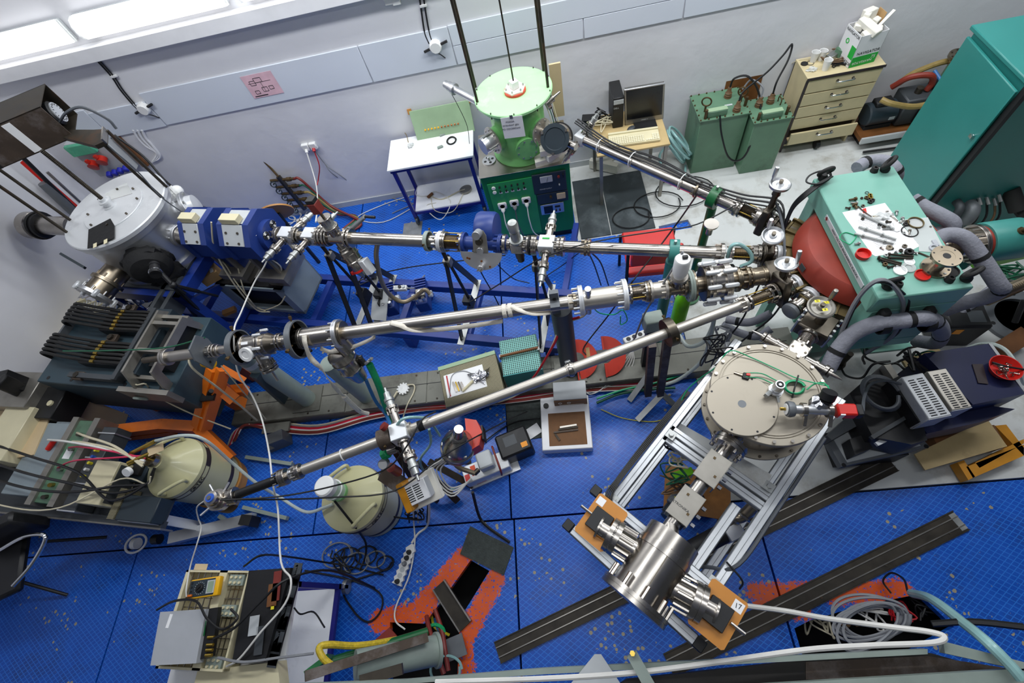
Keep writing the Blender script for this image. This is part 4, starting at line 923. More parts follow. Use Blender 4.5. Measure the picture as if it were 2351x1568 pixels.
for(p,d,rz,rx),lab in zip(foams,fl_):tag(M(W_@Matrix.Translation(p)@Matrix.Rotation(rz,4,'Z')@Matrix.Rotation(rx,4,'X')).box((0,0,0),d,.006).o('foam_block','foam'),lab,'foam','foam pieces in the carton')
a=W_@V((.05,-.04,.27));tag(M().bar(a,a+V((.11,.05,.09)),.025,.006).o('foam_strip','foam'),'thin white foam strip poking out of the carton','foam')
# pump trolley right of the chest
t=thing('pump_board','wooden board with white edge carrying a rotary pump by the chest','board',(3.4,4.0,.1));M().bx(3.06,3.95,3.82,4.2,.1,.14).o('board','wood_brown',t);M().bx(3.06,3.95,3.80,3.82,.09,.15).o('edge_strip','alu_white',t)
for x_ in(3.15,3.85):M().bx(x_-.03,x_+.03,3.9,4.1,0,.1).o('foot','black',t)
M().cyl((3.1,3.75,.03),(3.75,3.72,.03),.012,n=8).o('push_bar','black',t)
t=thing('rotary_pump','dark rotary pump with finned grey housing on the wooden board','pump',(3.4,4.02,.14))
M().cyl((3.1,4.0,.27),(3.36,4.0,.27),.105,n=28,bev=.012).o('motor','slate_dark',t);M().bx(3.14,3.3,3.95,4.05,.36,.41,.01).o('terminal_box','black',t);M().bx(3.12,3.36,3.93,4.07,.14,.18).o('foot','slate_dark',t)
M().bx(3.38,3.72,3.9,4.12,.15,.42,.012).o('housing','grey_dark',t)
for k in range(8):M().bx(3.52+k*.024,3.532+k*.024,3.885,3.9,.18,.38).o('fin','black',t)
M().cyl((3.5,4.0,.42),(3.5,4.0,.47),.03,n=16).o('inlet','steel_dark',t);M().bx(3.28,3.33,3.893,3.896,.25,.28).o('rating_plate','grey_light',t);M().bx(3.44,3.52,3.897,3.9,.33,.35).o('rating_plate','grey_light',t)
M().bx(3.62,3.70,3.95,4.1,.42,.46,.01).o('vent','black',t)
cable([(3.12,3.92,.48),(3.2,3.86,.46),(3.42,3.84,.40),(3.62,3.86,.42),(3.82,3.95,.5),(3.86,4.1,.55),(3.75,4.18,.56),(3.5,4.16,.52),(3.35,4.1,.48)],.026,'hose_beige','thick beige ribbed hose looping round the rotary pump','hose','ribbed_hose',n=10)
cable([(3.3,4.1,.45),(3.38,4.05,.56),(3.52,4.0,.58),(3.58,4.0,.5),(3.57,4.0,.43)],.026,'red_coil','dark red hose arched over the rotary pump','hose','rubber_hose',n=10)
t=thing('standpipe','green standing pipe with a bolted steel flange by the wall','pipe',(3.8,4.12,.14));M().cyl((3.8,4.12,.14),(3.8,4.12,.62),.06,n=22).o('tube','green_oil',t);k_=M().lathe((3.8,4.12,.62),(3.8,4.12,.645),[(0,.05),(0,.1),(.025,.1),(.025,.05),(0,.05)],30).o('flange','steel_warm',t)
for k in range(8):w=k*PI/4;M().cyl((3.8+.08*math.cos(w),4.12+.08*math.sin(w),.64),(3.8+.08*math.cos(w),4.12+.08*math.sin(w),.65),.008,n=8).o('bolt','steel_dark',k_)
M().lathe((3.8,4.12,.56),(3.8,4.12,.6),[(0,.066),(.02,.072),(.04,.066)],22).o('collar','steel',t)
tag(M().ball((3.72,4.0,.5),.06,(1.2,.9,.5),14,.6).o('plastic_wrap','plastic_clear'),'crumpled plastic film on the rotary pump','wrap')
tag(M().cyl((3.63,3.96,.52),(3.6,4.08,.56),.015,n=10).o('spray_pipe','hose_blue'),'blue grey pipe across the rotary pump','pipe')
tag(M(TR((1.96,4.24,0),0)).box((0,0,.4),(.34,.012,.62),T=Matrix.Rotation(-.08,4,'X')).o('fibreboard','wood_brown'),'brown fibreboard sheet leaning on the wall behind the oil tanks','board')
# two oil filled transformers
def oil_tank(x0,x1,y0,y1,h,label,big):
    t=thing('oil_transformer',label,'transformer',((x0+x1)/2,(y0+y1)/2,0))
    M().bx(x0,x1,y0,y1,0,h-.012,.004).o('tank','green_oil',t);l_=M().bx(x0-.012,x1+.012,y0-.012,y1+.012,h-.012,h,.002).o('lid','green_oil',t)
    for k in range(7):
        for yy in(y0,y1):M().lathe((x0+(x1-x0)*k/6,yy,h),(x0+(x1-x0)*k/6,yy,h+.01),[(0,.008),(.01,.007)],6).o('bolt','brown_brass',l_)
    for k in range(1,5):
        for xx in(x0,x1):M().lathe((xx,y0+(y1-y0)*k/5,h),(xx,y0+(y1-y0)*k/5,h+.01),[(0,.008),(.01,.007)],6).o('bolt','brown_brass',l_)
    b_=M().bx(x0+.06,x0+.24,y0+.015,y0+.075,h,h+.06,.006).o('terminal_box','green_oil',t);M().bx(x0+.06,x0+.24,y0+.02,y0+.07,h+.06,h+.064).o('terminal_lid','green_pale',b_)
    return t
def bushing(t,p,h=.1,r=.028):
    p=V(p);M().lathe(p,p+UZ*h,[(0,r*1.25),(.012,r*1.25),(.012,r),(.022,r*1.2),(.034,r),(.045,r*1.15),(.055,r*.8),(h,r*.55)],16).o('bushing','cable_brown',t)
def ring_eye(t,p,r=.042):p=V(p);M().cyl(p,p+UZ*.06,.01,n=8).o('eye_shank','brown_brass',t);M().tor(p+UZ*(.06+r),(.5,1,0),r,.007,22,8).o('eye_ring','brown_brass',t)
t1=oil_tank(1.465,1.905,3.88,4.26,.63,'larger green oil transformer beside the coiled hose',True)
b1,b2=(1.78,4.15,.63),(1.80,3.93,.63)
bushing(t1,b1);bushing(t1,b2);ring_eye(t1,(1.53,4.0,.63));ring_eye(t1,(1.87,4.05,.63))
for p in((1.51,3.90,.63),(1.89,3.98,.63)):M().cyl(p,V(p)+UZ*.09,.014,n=10).o('stud','brown_brass',t1)
M().bx(1.72,1.79,4.02,4.04,.63,.634).o('rating_plate','grey_light',t1)
t2=oil_tank(1.925,2.25,3.76,4.08,.60,'smaller green oil transformer between the larger one and the chest',False)
c1,c2=(2.02,3.98,.60),(2.13,4.0,.60);bushing(t2,c1,.09);bushing(t2,c2,.09);M().cyl((2.21,3.8,.60),(2.21,3.8,.68),.014,n=10).o('stud','brown_brass',t2);M().cyl((1.96,3.79,.6),(1.96,3.79,.67),.014,n=10).o('stud','brown_brass',t2)
M().tube([(2.2,4.0,.6),(2.2,4.0,.65),(2.2,3.94,.65),(2.2,3.94,.6)],.006,6,False,3).o('lift_handle','brown_brass',t2)
cable([V(b1)+UZ*.1,V(b1)+V((.02,0,.18)),(1.9,4.1,.84),(2.0,4.02,.72),(2.02,3.9,.55),(1.93,3.74,.3),(1.85,3.72,.22),(1.75,3.74,.28),(1.66,3.8,.5),(1.63,3.87,.66)],.009,'cable_black','black cable looping from the tall bushing down the front of the larger oil transformer')
cable([V(b2)+UZ*.1,V(b2)+V((.03,.02,.18)),(2.02,4.02,.9),(2.16,4.1,.98),(2.26,4.2,1.0),(2.24,4.14,.9),V(c2)+V((.01,.02,.2)),V(c2)+UZ*.09],.009,'cable_black','black cable bridging both oil transformers')
cable([V(c1)+UZ*.09,V(c1)+V((0,.03,.17)),(1.94,4.1,.8),(1.88,4.1,.72)],.008,'cable_grey','grey cable end at the smaller oil transformer bushing')
# coiled light teal hose on the floor
hc=at(1555,340,.25)
for k in range(7):
    w=.25*k;tilt=V((.75+.08*math.sin(k),.2*math.cos(2*k),.55));x,y,z=frame(tilt);c=hc+V((.012*k-.04,.02*math.sin(3*k),.012*k))
    tag(M().tube([c+(x*math.cos(2*PI*i/20)*.12+y*math.sin(2*PI*i/20)*(.20+.012*math.sin(k*2)))for i in range(20)],.0125,8,True,2).o('hose_coil','hose_teal'),'pale teal water hose turn, '+['lowest of the coil by the larger oil transformer','second turn of the coil from below','third turn of the coil from below','middle turn of the coil','third turn of the coil from the top','second turn of the coil from the top','uppermost turn of the coil'][k],'hose','turns of the coiled teal hose')
cable([hc+V((-.12,-.05,.1)),hc+V((-.2,-.1,.0)),hc+V((-.1,-.25,-.2)),hc+V((.05,-.2,-.22)),hc+V((.1,-.05,-.2))],.0125,'hose_teal','loose end of the pale teal hose on the floor','hose','loose_hose',n=8)
# ---------- green tank on its cabinet ----------
x0,x1,y0,y1,h=-.61,.18,3.29,3.86,.92
t=thing('control_cabinet','dark green steel cabinet with meters and three mains sockets under the green tank','cabinet',((x0+x1)/2,(y0+y1)/2,0))
M().bx(x0,x1,y0+.005,y1,.08,h-.004,.004).o('body','green_cab',t);M().bx(x0-.008,x1+.008,y0-.012,y1+.005,h-.004,h,.001).o('top_sheet','steel_brushed',t)
M().bx(x0+.03,x1-.03,y0+.03,y1-.03,0,.08).o('plinth','black',t)
def ycr(x,y):return aty(1080+x/S_,300+y/S_,y0)
def rect(p,q,d,m,nm,par):a,b=ycr(*p),ycr(*q);return M().bx(a.x,b.x,y0-d,y0+.006,min(a.z,b.z),max(a.z,b.z),.002).o(nm,m,par)
fp=M().bx(-.565,-.15,y0-.004,y0+.004,.12,.83).o('front_panel','green_panel',t)
zt=.845
u1=M().bx(-.16,.14,y0-.012,y0+.004,.63,.85,.002).o('meter_panel','slate_dark',t);M().bx(-.09,.02,y0-.018,y0-.01,.755,.825,.003).o('meter_window','grey_light',u1);M().bar((-.035,y0-.02,.765),(-.02,y0-.02,.81),.002,.002).o('needle','ink',u1)
for z_,r_,m_ in((.80,.011,'red_coil'),(.71,.006,'grey_light')):M().cyl((.075,y0-.028,z_),(.075,y0-.01,z_),r_,n=12).o('knob',m_,u1)
M().bx(.11,.122,y0-.03,y0-.01,.79,.82).o('switch','black',u1);text('POWER SUPPLY',.016,axes((-.05,y0-.0125,.68),(1,0,0),(0,0,1),(0,-1,0)),'grey_light',u1)
u2=M().bx(-.14,.145,y0-.012,y0+.004,.50,.622,.002).o('meter_panel','slate_dark',t);M().bx(.04,.12,y0-.018,y0-.01,.535,.605,.003).o('meter_window','wood_light',u2);M().cyl((-.015,y0-.035,.58),(-.015,y0-.01,.58),.012,n=12).o('knob','brown_brass',u2)
u3=M().bx(-.125,.095,y0-.012,y0+.004,.36,.485,.002).o('gauge_panel','alu',t);M().bx(-.095,-.01,y0-.016,y0-.01,.375,.465).o('screen','screen',u3);M().bx(.01,.06,y0-.016,y0-.01,.435,.455).o('display','black',u3)
for xx in(.02,.055):M().cyl((xx,y0-.026,.40),(xx,y0-.01,.40),.008,n=10).o('button','black',u3)
for k in range(5):
    for z_ in(.785,.735):M().cyl((-.46+k*.055,y0-.02,z_),(-.46+k*.055,y0-.004,z_),.008,n=10).bar((-.46+k*.055,y0-.025,z_),(-.46+k*.055,y0-.018,z_+.012),.005,.005).o('toggle_switch','black',fp)
    M().bx(-.475+k*.055,-.445+k*.055,y0-.005,y0-.004,.705,.72).o('switch_label','white_plastic',fp)
for z_ in(.785,.735):M().cyl((-.515,y0-.016,z_),(-.515,y0-.004,z_),.018,n=16,bev=.003).o('indicator_lamp','white_plastic',fp)
for k,(xx,zz)in enumerate(((-.475,.565),(-.36,.575),(-.245,.585))):
    s_=M().bx(xx-.042,xx+.042,y0-.024,y0-.004,zz-.042,zz+.042,.012).o('mains_socket','white_plastic',fp);M().lathe((xx,y0-.024,zz),(xx,y0-.0255,zz),[(0,.027),(.0015,.027),(.0015,.024),(0,.022)],20).o('socket_well','grey_light',s_)
    q=V((xx,y0-.03,zz-.02));tag(M().lathe(q,q+V((0,-.03,-.025)),[(0,.02),(.02,.02),(.035,.01),(.04,.006)],12).o('mains_plug',('white_plastic','cable_grey','white_plastic')[k]),['white plug in the outer mains socket of the green cabinet','grey plug in the middle mains socket of the green cabinet','white plug in the mains socket next to the gauge screen'][k],'plug')
    q=q+V((0,-.03,-.025));cable([q,q+V((.0,-.03,-.15)),q+V((.03,-.02,-.35)),V((xx+.1*k-.02,y0-.05,.02))],.0055,('cable_white','cable_dark_grey','cable_white')[k],['white cable hanging from the outer mains socket','dark grey cable hanging from the middle mains socket','white cable hanging beside the gauge screen'][k])
# the tank itself
TC=V((-.207,3.585,.92));t=thing('vacuum_tank','light green vacuum tank with note, rods and bolted ports','tank',TC)
M().lathe(TC,TC+UZ*.52,[(0,.255),(.012,.262),(.03,.255),(.05,.235),(.075,.226),(.46,.226),(.475,.24),(.50,.30),(.52,.30)],56).o('shell','green_tank',t)
ld=M().lathe(TC+UZ*.522,TC+UZ*.545,[(0,.30),(0,.318),(.018,.318),(.023,.312),(.023,.0)],56).o('lid','green_lid_lit',t)
q=TC+UZ*.545+V((.02,-.02,0));M().cyl(q,q+UZ*.018,.088,n=32).o('red_ring','red_sheet',ld);hx=M().prism([(.088*math.cos(PI/3*k+.2),.088*math.sin(PI/3*k+.2))for k in range(6)],.012,TR(q+UZ*.018)).o('hex_plate','ptfe',ld)
for k in range(6):w=PI/3*k+.2;p=q+V((math.cos(w),math.sin(w),0))*.07+UZ*.03;M().cyl(p,p+UZ*.014,.007,n=6).o('bolt','zinc',hx)
M(TR(q,.5)).bx(-.03,.03,-.03,.03,.03,.09,.004).o('clamp_block','white_plastic',hx)
M().cyl(q+UZ*.05,q+UZ*1.5,.006,n=8).o('lift_rod','iron',ld)
for(bx_,by_,tx,ty,nm)in((1096,234,1052,20,'a'),(1092,200,1060,30,'b'),(1258,200,1245,-20,'c'),(1248,162,1235,-20,'d')):
    b=at(bx_,by_,1.465);M().cyl(b,b+UZ*1.06,.011,n=10).o('guide_rod','iron',t)
b=at(1096,234,1.465)+UZ*1.05;e=at(1258,200,1.465)+UZ*1.05;M().bar(b,e,.012,.05,ext=.04).o('top_yoke','steel_dark',t);M().cyl(b,b+UZ*.05,.018,n=10).o('yoke_nut','brass',t)
for k in range(10):w=.3+k*.628;p=TC+V((math.cos(w),math.sin(w),0))*.309+UZ*.5;M().bar(p,p+UZ*.052,.008,.012).o('lid_clip','iron',ld)
def port(parent,w,z,r,out,label=None,m='alu',mm='green_tank',nb=8):
    d=V((math.cos(w),math.sin(w),0));a=V((TC.x,TC.y,z))+d*.2;b=a+d*(out+.03);k=M().cyl(a,b,r*.85,n=24).o('port',mm,parent)
    M().lathe(b,b+d*.014,[(0,r),(.014,r)],30).o('cover_plate',m,k);M().bolts(b+d*.014,d,r*.82,nb,.007,.008,.2).o('bolts','zinc',k)['kind']='stuff';return b+d*.014,d
b,d=port(t,-1.38,1.10,.10,.03,m='green_tank',nb=8)
b,d=port(t,-2.55,1.16,.115,.04,m='steel_satin')
k=M().lathe(b,b+d*.10,[(0,.07),(.05,.07),(.051,.075),(.1,.07)],24).o('pump_valve','alu',t);x,y,z=frame(d)
for w in(0,1.57,3.14,4.71):q=b+(x*math.cos(w)+y*math.sin(w))*.075;M().cyl(q,q+d*.08,.009,n=8).o('swing_bolt','zinc',k)
b,d=port(t,-.80,1.19,.105,.03,m='steel_satin')
M().cyl(b,b+d*.09,.032,n=18).o('neck','steel',t)
# black windowed drum on the beam axis and small cube with gauges
dl=ldir('B');c=b+d*.16
t2=thing('viewing_chamber','steel drum with round black glass window beside the green tank','chamber',c-UZ*.12)
vd=V((-.15,-.62,.45)).normalized();M().lathe(c-vd*.09,c+vd*.09,[(0,.105),(.02,.108),(.021,.09),(.14,.09),(.141,.108),(.16,.11),(.18,.11)],34).o('drum','steel',t2)
M().lathe(c+vd*.09,c+vd*.1,[(0,.075),(.01,.115),(.018,.115),(.019,.085),(.012,.08),(.012,0)],34).o('window_frame','slate_dark',t2);M().lathe(c-vd*.1,c-vd*.09,[(0,.0),(0,.118),(.01,.118)],30).o('back_flange','black_metal',t2)
for w in(.6,2.7,4.6):x,y,z=frame(vd);q=c+(x*math.cos(w)+y*math.sin(w))*.11;M().bar(q+vd*.06,q+vd*.12,.02,.02).o('claw_clamp','steel',t2)
M().cyl(c+d*.08,c+d*.2,.03,n=16).o('outlet','steel',t2)
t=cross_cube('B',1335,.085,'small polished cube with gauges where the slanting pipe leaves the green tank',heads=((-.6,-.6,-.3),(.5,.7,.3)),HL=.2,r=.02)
# port towards the wall, and left tube
a=V((TC.x,TC.y,1.24))+V((-.86,.5,0))*.2;b=aty(1022,193,4.1);tag(M().cyl(a,b,.032,n=18).lathe(lerp(a,b,.8),b,[(0,.05),(.03,.05),(.031,.04),(.08,.04)],18).o('side_tube','alu'),'aluminium tube reaching from the green tank to the wall','tube')
a=b+V((.02,-.02,-.03));cable([a,aty(1050,240,4.0),aty(1072,288,3.95),aty(1078,330,3.92)],.003,'black','thin black wire from the aluminium tube down behind the white table')
a=V((TC.x,TC.y,1.25))+V((.95,.25,0))*.26;b=a+V((.14,.06,.05));t=thing('manipulator','steel feedthrough with wires on the far side of the green tank','port',a-UZ*.06);M().lathe(a,b,[(0,.06),(.03,.06),(.031,.03),(.08,.03),(.081,.014),(.15,.01)],18).o('body','steel',t)
for k,m_ in enumerate(('cable_cream','cable_dark_green','cable_black','cable_cream')):cable([a+V((.02*k,-.03,.02)),a+V((.03+.02*k,-.08,-.12)),a+V((.06*k-.02,-.12+.02*k,-.27)),a+V((.1+.03*k,-.2,-.32))],.004,m_,['cream wire hanging from the green tank feedthrough','dark green wire hanging from the green tank feedthrough','black wire hanging from the green tank feedthrough','outer cream wire hanging from the green tank feedthrough'][k])
tag(M().box((.16,4.0,1.12),(.1,.02,.5),T=Matrix()).o('perforated_plate','wood_light'),'beige drilled plate behind the green tank','plate')
nt_=V((math.cos(-1.66),math.sin(-1.66),0));q=V((TC.x,TC.y,1.45))+nt_*.322;T=axes(q-UZ*.085,UZ.cross(nt_),UZ,nt_);t=M(T).bx(-.085,.085,-.09,.095,.0,.002).o('note_paper','paper');tag(t,'white handwritten note taped on the green tank','note')
for k,s_ in enumerate(('POZOR','OTEVIRAT JEN','PO ODCERPANI')):text(s_,.02,T@Matrix.Translation((-.015,.055-.03*k,.003)),'ink_grey',t)
M(T).bx(-.012,.012,.08,.11,.002,.004).o('adhesive_tape','grey_mid',t)
q=at(1123,370,.92);t=thing('flange_cover','slotted aluminium disc lying on the green cabinet','flange',q);M().lathe(q,q+UZ*.012,[(0,.062),(.012,.062),(.012,0)],30).lathe(q+UZ*.012,q+UZ*.045,[(0,.012),(.03,.01),(.033,0)],12).o('disc','alu',t)
for k in range(4):w=.4+k*PI/2;M().cyl(q+V((math.cos(w),math.sin(w),0))*.036+UZ*.0118,q+V((math.cos(w),math.sin(w),0))*.036+UZ*.0125,.013,n=12).o('slot','black',t)
for k,(x_,y_,z_,r_)in enumerate(((1255,368,0,.2),(1275,352,.055,.6),(1268,345,.11,.1))):
    q=at(x_,y_,.92+z_);tag(M(TR(q,r_)).prism([(-.11,-.05),(.1,-.06),(.11,.0),(.03,.01),(.04,.05),(-.1,.055)],.052).o('plastic_block','foam'),['lowest milky plastic block under the black window','middle milky plastic block under the black window','topmost milky plastic block under the black window'][k],'block','milky plastic blocks')
# white table with navy frame
x0,x1,y0,y1,h=-1.575,-.70,3.78,4.24,.78
t=thing('work_table','white topped trolley table with navy frame and lower shelf','table',((x0+x1)/2,(y0+y1)/2,0))
M().bx(x0,x1,y0,y1,h-.02,h,.002).o('table_top','white_board',t);M().bx(x0+.02,x1-.02,y0+.01,y0+.045,h-.05,h-.02).bx(x0+.02,x1-.02,y1-.045,y1-.01,h-.05,h-.02).o('top_rail','blue_navy',t)
for xx in(x0+.05,x1-.05):
    for yy in(y0+.03,y1-.03):l_=M().bx(xx-.017,xx+.017,yy-.017,yy+.017,.11,h-.02).o('leg','blue_navy',t);M().cyl((xx-.012,yy,.045),(xx+.012,yy,.045),.045,n=16).bx(xx-.02,xx+.02,yy-.012,yy+.012,.05,.12).o('caster','grey_dark',l_)
M().bx(x0+.05,x1-.05,y0+.03,y0+.06,.13,.16).bx(x0+.05,x1-.05,y1-.06,y1-.03,.13,.16).bx(x0+.035,x0+.065,y0+.03,y1-.03,.13,.16).o('lower_rail','blue_navy',t);M().bx(x0+.07,x1-.07,y0+.04,y1-.02,.16,.175).o('shelf','white_board',t)
def lp(c,r,n,m,rad,label,cat_='cable',name='cable_coil',sq=.7):
    P=[V(c)+V((r*math.cos(i*.5)*(1-.01*i/n),r*sq*math.sin(i*.5),rad+.0025*(i//13)))for i in range(int(13*n))];return cable(P,rad,m,label,cat_,name,sm=2)
lp(cB(1790,1270,.78),.048,1.7,'black',.007,'black ring cable with two connectors on the white table',sq=1.1)
for p,lab in(((1690,1330),'beige connector shell in front of the black ring cable'),((1710,1218),'beige connector shell behind the black ring cable')):q=cB(*p,.78);tag(M(TR(q,.3)).prism([(-.03,-.012),(.025,-.012),(.03,.0),(.02,.016),(-.028,.014)],.016).o('connector','grey_green'),lab,'connector')
q=cB(1420,1315,.78);tag(M().ball(q+UZ*.008,.03,(1,1,.3),12,.5).o('plastic_bag','plastic_clear'),'small clear bag on the white table','bag');cable([cB(1400,1280,.785),cB(1385,1220,.80),cB(1365,1190,.80)],.003,'brass','brass wire hook beside the small clear bag','wire','wire_hook')
q=at(1070,437,.175);t=M(TR(q,.5)).lathe((0,0,.0),(0,.004,.028),[(0,.05),(0,.068),(.022,.068),(.022,.03),(.028,.0)],26).o('steel_disc','alu_grey');tag(t,'grey grooved disc on the lower table shelf','disc')
q=cF(1600,470,.18);tag(M(TR(q,.8)).bx(-.04,.04,-.015,.015,0,.02,.003).o('wood_bit','wood_brown'),'small brown plug on the lower table shelf','plug')
cable([q,cF(1700,500,.18),cF(1850,430,.19),cF(1910,410,.2)],.006,'cable_cream','cream cable from the brown plug to the grooved disc');cable([q,cF(1640,600,.18),cF(1800,610,.18),cF(1900,440,.19)],.004,'cable_cream','second cream cable looping over the table shelf edge');cable([cF(1480,395,.3),cF(1470,460,.19),cF(1560,470,.185),cF(1650,430,.185),cF(1780,520,.18),cF(1700,680,.1),cF(1590,620,.12),cF(1570,550,.18),cF(1650,530,.18)],.005,'cable_white','white cable looping off the front of the table shelf')
q=at(950,520,.0);tag(M(TR(q,-.03)).bx(-.12,.1,-.17,.06,0,.006).o('tread_sheet','zinc'),'small bare metal sheet on the floor under the table caster','sheet')
# green lamp panel on the wall
T=axes(aty(1015,275,4.22),(1,0,0),(0,.35,.93),(0,-.93,.35));t=thing('lamp_panel','pale green panel with a row of small lamps behind the white table','panel',T.translation)
M(T).bx(-.3,.3,-.16,.13,-.01,.01,.002).o('panel','green_pale',t)
for k in range(11):M(T).lathe((-.19+k*.034,-.06,.01),(-.19+k*.034,-.06,.024),[(0,.009),(.01,.009),(.014,.004)],10).o('lamp','yellow' if k<5 else 'copper',t)
for sg in(-1,1):M(T).bx(sg*.3-.02,sg*.3+.02,.1,.15,-.06,-.01).o('wood_block','wood',t)
# PC corner
t=thing('pc_table','low wooden computer table with grey metal legs by the wall','table',(.83,3.9,0));M().bx(.46,1.13,3.62,4.2,.63,.65,.003).o('table_top','wood_ply',t)
for xx in(.5,1.1):
    for yy in(3.64,4.17):M().bx(xx-.015,xx+.015,yy-.015,yy+.015,0,.63).o('leg','alu_grey',t)
Tk=TR(at(1455,320,.655),-.06);k=M(Tk).prism([(-.23,-.075),(.23,-.075),(.23,.085),(-.23,.085)],.018).bx(-.23,.23,.075,.1,0,.03).o('keyboard','cream_plastic');tag(k,'beige computer keyboard on the edge of the low table','keyboard')
for r_ in range(5):
    for c_ in range(15 if r_<4 else 8):
        w_=.019 if(r_<4 or c_!=3)else .1;M(Tk).bx(-.215+c_*.0205,-.215+c_*.0205+.017,-.065+r_*.022+.0,-.065+r_*.022+.018,.018,.026,.002).o('key','key',k)
for c_ in range(3):M(Tk).bx(.105+c_*.02,.122+c_*.02,-.065,-.047,.018,.026).o('key','key',k)
for r_ in range(4):
    for c_ in range(3):M(Tk).bx(.165+c_*.02,.182+c_*.02,-.065+r_*.022,-.047+r_*.022,.018,.026).o('key','key',k)
def ms(x,y):return aty(1000+x/S_,y/S_,3.98)
A_,B_,C_=ms(1705,1130),ms(2050,1075),ms(1695,805);ux=(B_-A_).normalized();uz=(C_-A_).normalized();uy=uz.cross(ux).normalized();T=axes(A_,ux,uz,-uy if uy.y>0 else uy);w_,h_=(B_-A_).length,(C_-A_).length
t=thing('monitor','silver framed flat monitor with black screen on the low table','monitor',(A_+B_)/2);M(T).bx(0,w_,0,h_,-.03,.0,.006).o('housing','alu_grey',t);M(T).bx(w_*.05,w_*.95,h_*.16,h_*.94,0,.003).o('screen','screen',t);M(T).bx(0,w_,h_*.97,h_,-.03,.008,.003).o('top_bar','alu',t);text('PROVIEW 19',.012,T@Matrix.Translation((w_*.5,h_*.09,.001)),'white_plastic',t)
M().bx(A_.x+w_/2-.03,A_.x+w_/2+.03,4.0,4.04,.65,A_.z+.1).bx(A_.x+.08,A_.x+w_-.08,3.86,4.1,.65,.665).o('stand','black',t)
q=V((A_.x-.07,4.08,.65));t=thing('computer','black desktop computer standing behind the monitor','computer',q);M().bx(q.x-.05,q.x+.05,3.97,4.24,.65,.96,.006).o('case','black',t);M().bx(q.x-.045,q.x+.045,3.965,3.97,.9,.94).o('drive','grey_light',t);text('DELL',.022,axes((q.x-.02,3.968,.86),(1,0,0),(0,0,1),(0,-1,0)),'grey_light',t)
q=cC(1760,1165,.65);tag(M(TR(q,.6)).ball((0,0,.012),.03,(1.5,1,.5),14).o('mouse','grey_dark'),'black and grey computer mouse behind the keyboard','mouse')
q=cC(1400,1085,.65);tag(M(TR(q,-.2)).bx(-.09,.09,-.05,.05,0,.04,.004).o('power_brick','black'),'flat black box left of the computer among cables','box')
tangle(cC(1500,1060,.66),.09,18,.006,'cable_black','black cable tangle beside the computer',zz=.08);tangle(cC(1480,1160,.66),.12,16,.005,'cable_cream','cream cable tangle by the low table edge',zz=.06)
q=cG(1210,330,.02);tag(M(TR(q,-.55)).prism([(-.16,-.06),(.16,-.06),(.16,-.01),(.08,.01),(.08,.05),(-.08,.05),(-.08,.01),(-.16,-.01)],.1,Matrix.Rotation(0,4,'X')).o('foam_block','foam'),'off white foam packing block on the rubber mats','foam')
for k,(xa,xb)in enumerate(((.235,.535),(.545,.975))):tag(M().bx(xa,xb,3.21,4.05,0,.012,.003).o('rubber_mat','mat_rubber'),['worn dark rubber mat next to the green cabinet','worn dark rubber mat next to the white floor'][k],'mat')
# red chair under the line
t=thing('red_chair','red cushioned chair with black frame under the silver tank line','chair',(.76,2.6,0));T=TR((.77,2.55,0),-.05)
M(T).bx(-.22,.22,-.1,.28,.4,.45,.015).o('seat','red_chair',t);M(T).bx(-.2,.2,-.18,-.13,.52,.72,.012).o('backrest','red_chair',t);M(T).bx(-.22,.22,-.2,-.12,.4,.46,.01).o('seat_edge','red_chair',t)
for sx in(-.23,.23):
    for sy in(-.2,.26):M(T).bx(sx-.012,sx+.012,sy-.012,sy+.012,0,.74 if sy<0 else .42).o('leg','black_metal',t)
q=cF(1175,805,.4);
# mains outlets on the wall with cables
for k,(x_,lab)in enumerate(((702,'white wall socket with a white plug beside another socket'),(719,'white wall socket holding the red plug'))):
    q=aty(x_,338-k*3,YB-.02);t=thing('wall_socket',lab,'socket',q-V((0,0,.04)));M().box(q,(.075,.04,.075),.006).o('housing','white_plastic',t);p_=q+V((0,-.03,-.015));M().cyl(p_+V((0,.01,0)),p_+V((0,-.015,-.02)),.016,n=12).o('plug',('white_plastic','cable_red')[k],t)
    m_=('cable_white','cable_red')[k]
    if k==0:cable([p_,aty(725,420,4.0),aty(729,470,3.5),at(725,510,1.35)],.006,m_,'white cable dropping from the wall socket to the cube crosses')
    else:cable([p_,aty(733,380,4.2),aty(731,410,4.2),aty(728,425,4.15)],.006,m_,'red cable hanging from the wall socket')
for k,ys in enumerate(((765,400,830,440,900,447),(770,395,860,450,960,450))):cable([aty(722,345,4.27),aty(745,375,4.27),aty(ys[0],ys[1],4.26),at(ys[2],ys[3],.02),at(ys[4],ys[5]+8,.01),at(960-60*k,470+20*k,.01)],.005,'cable_grey',['grey cable running down the wall behind the table','second grey cable running along the wall foot'][k])
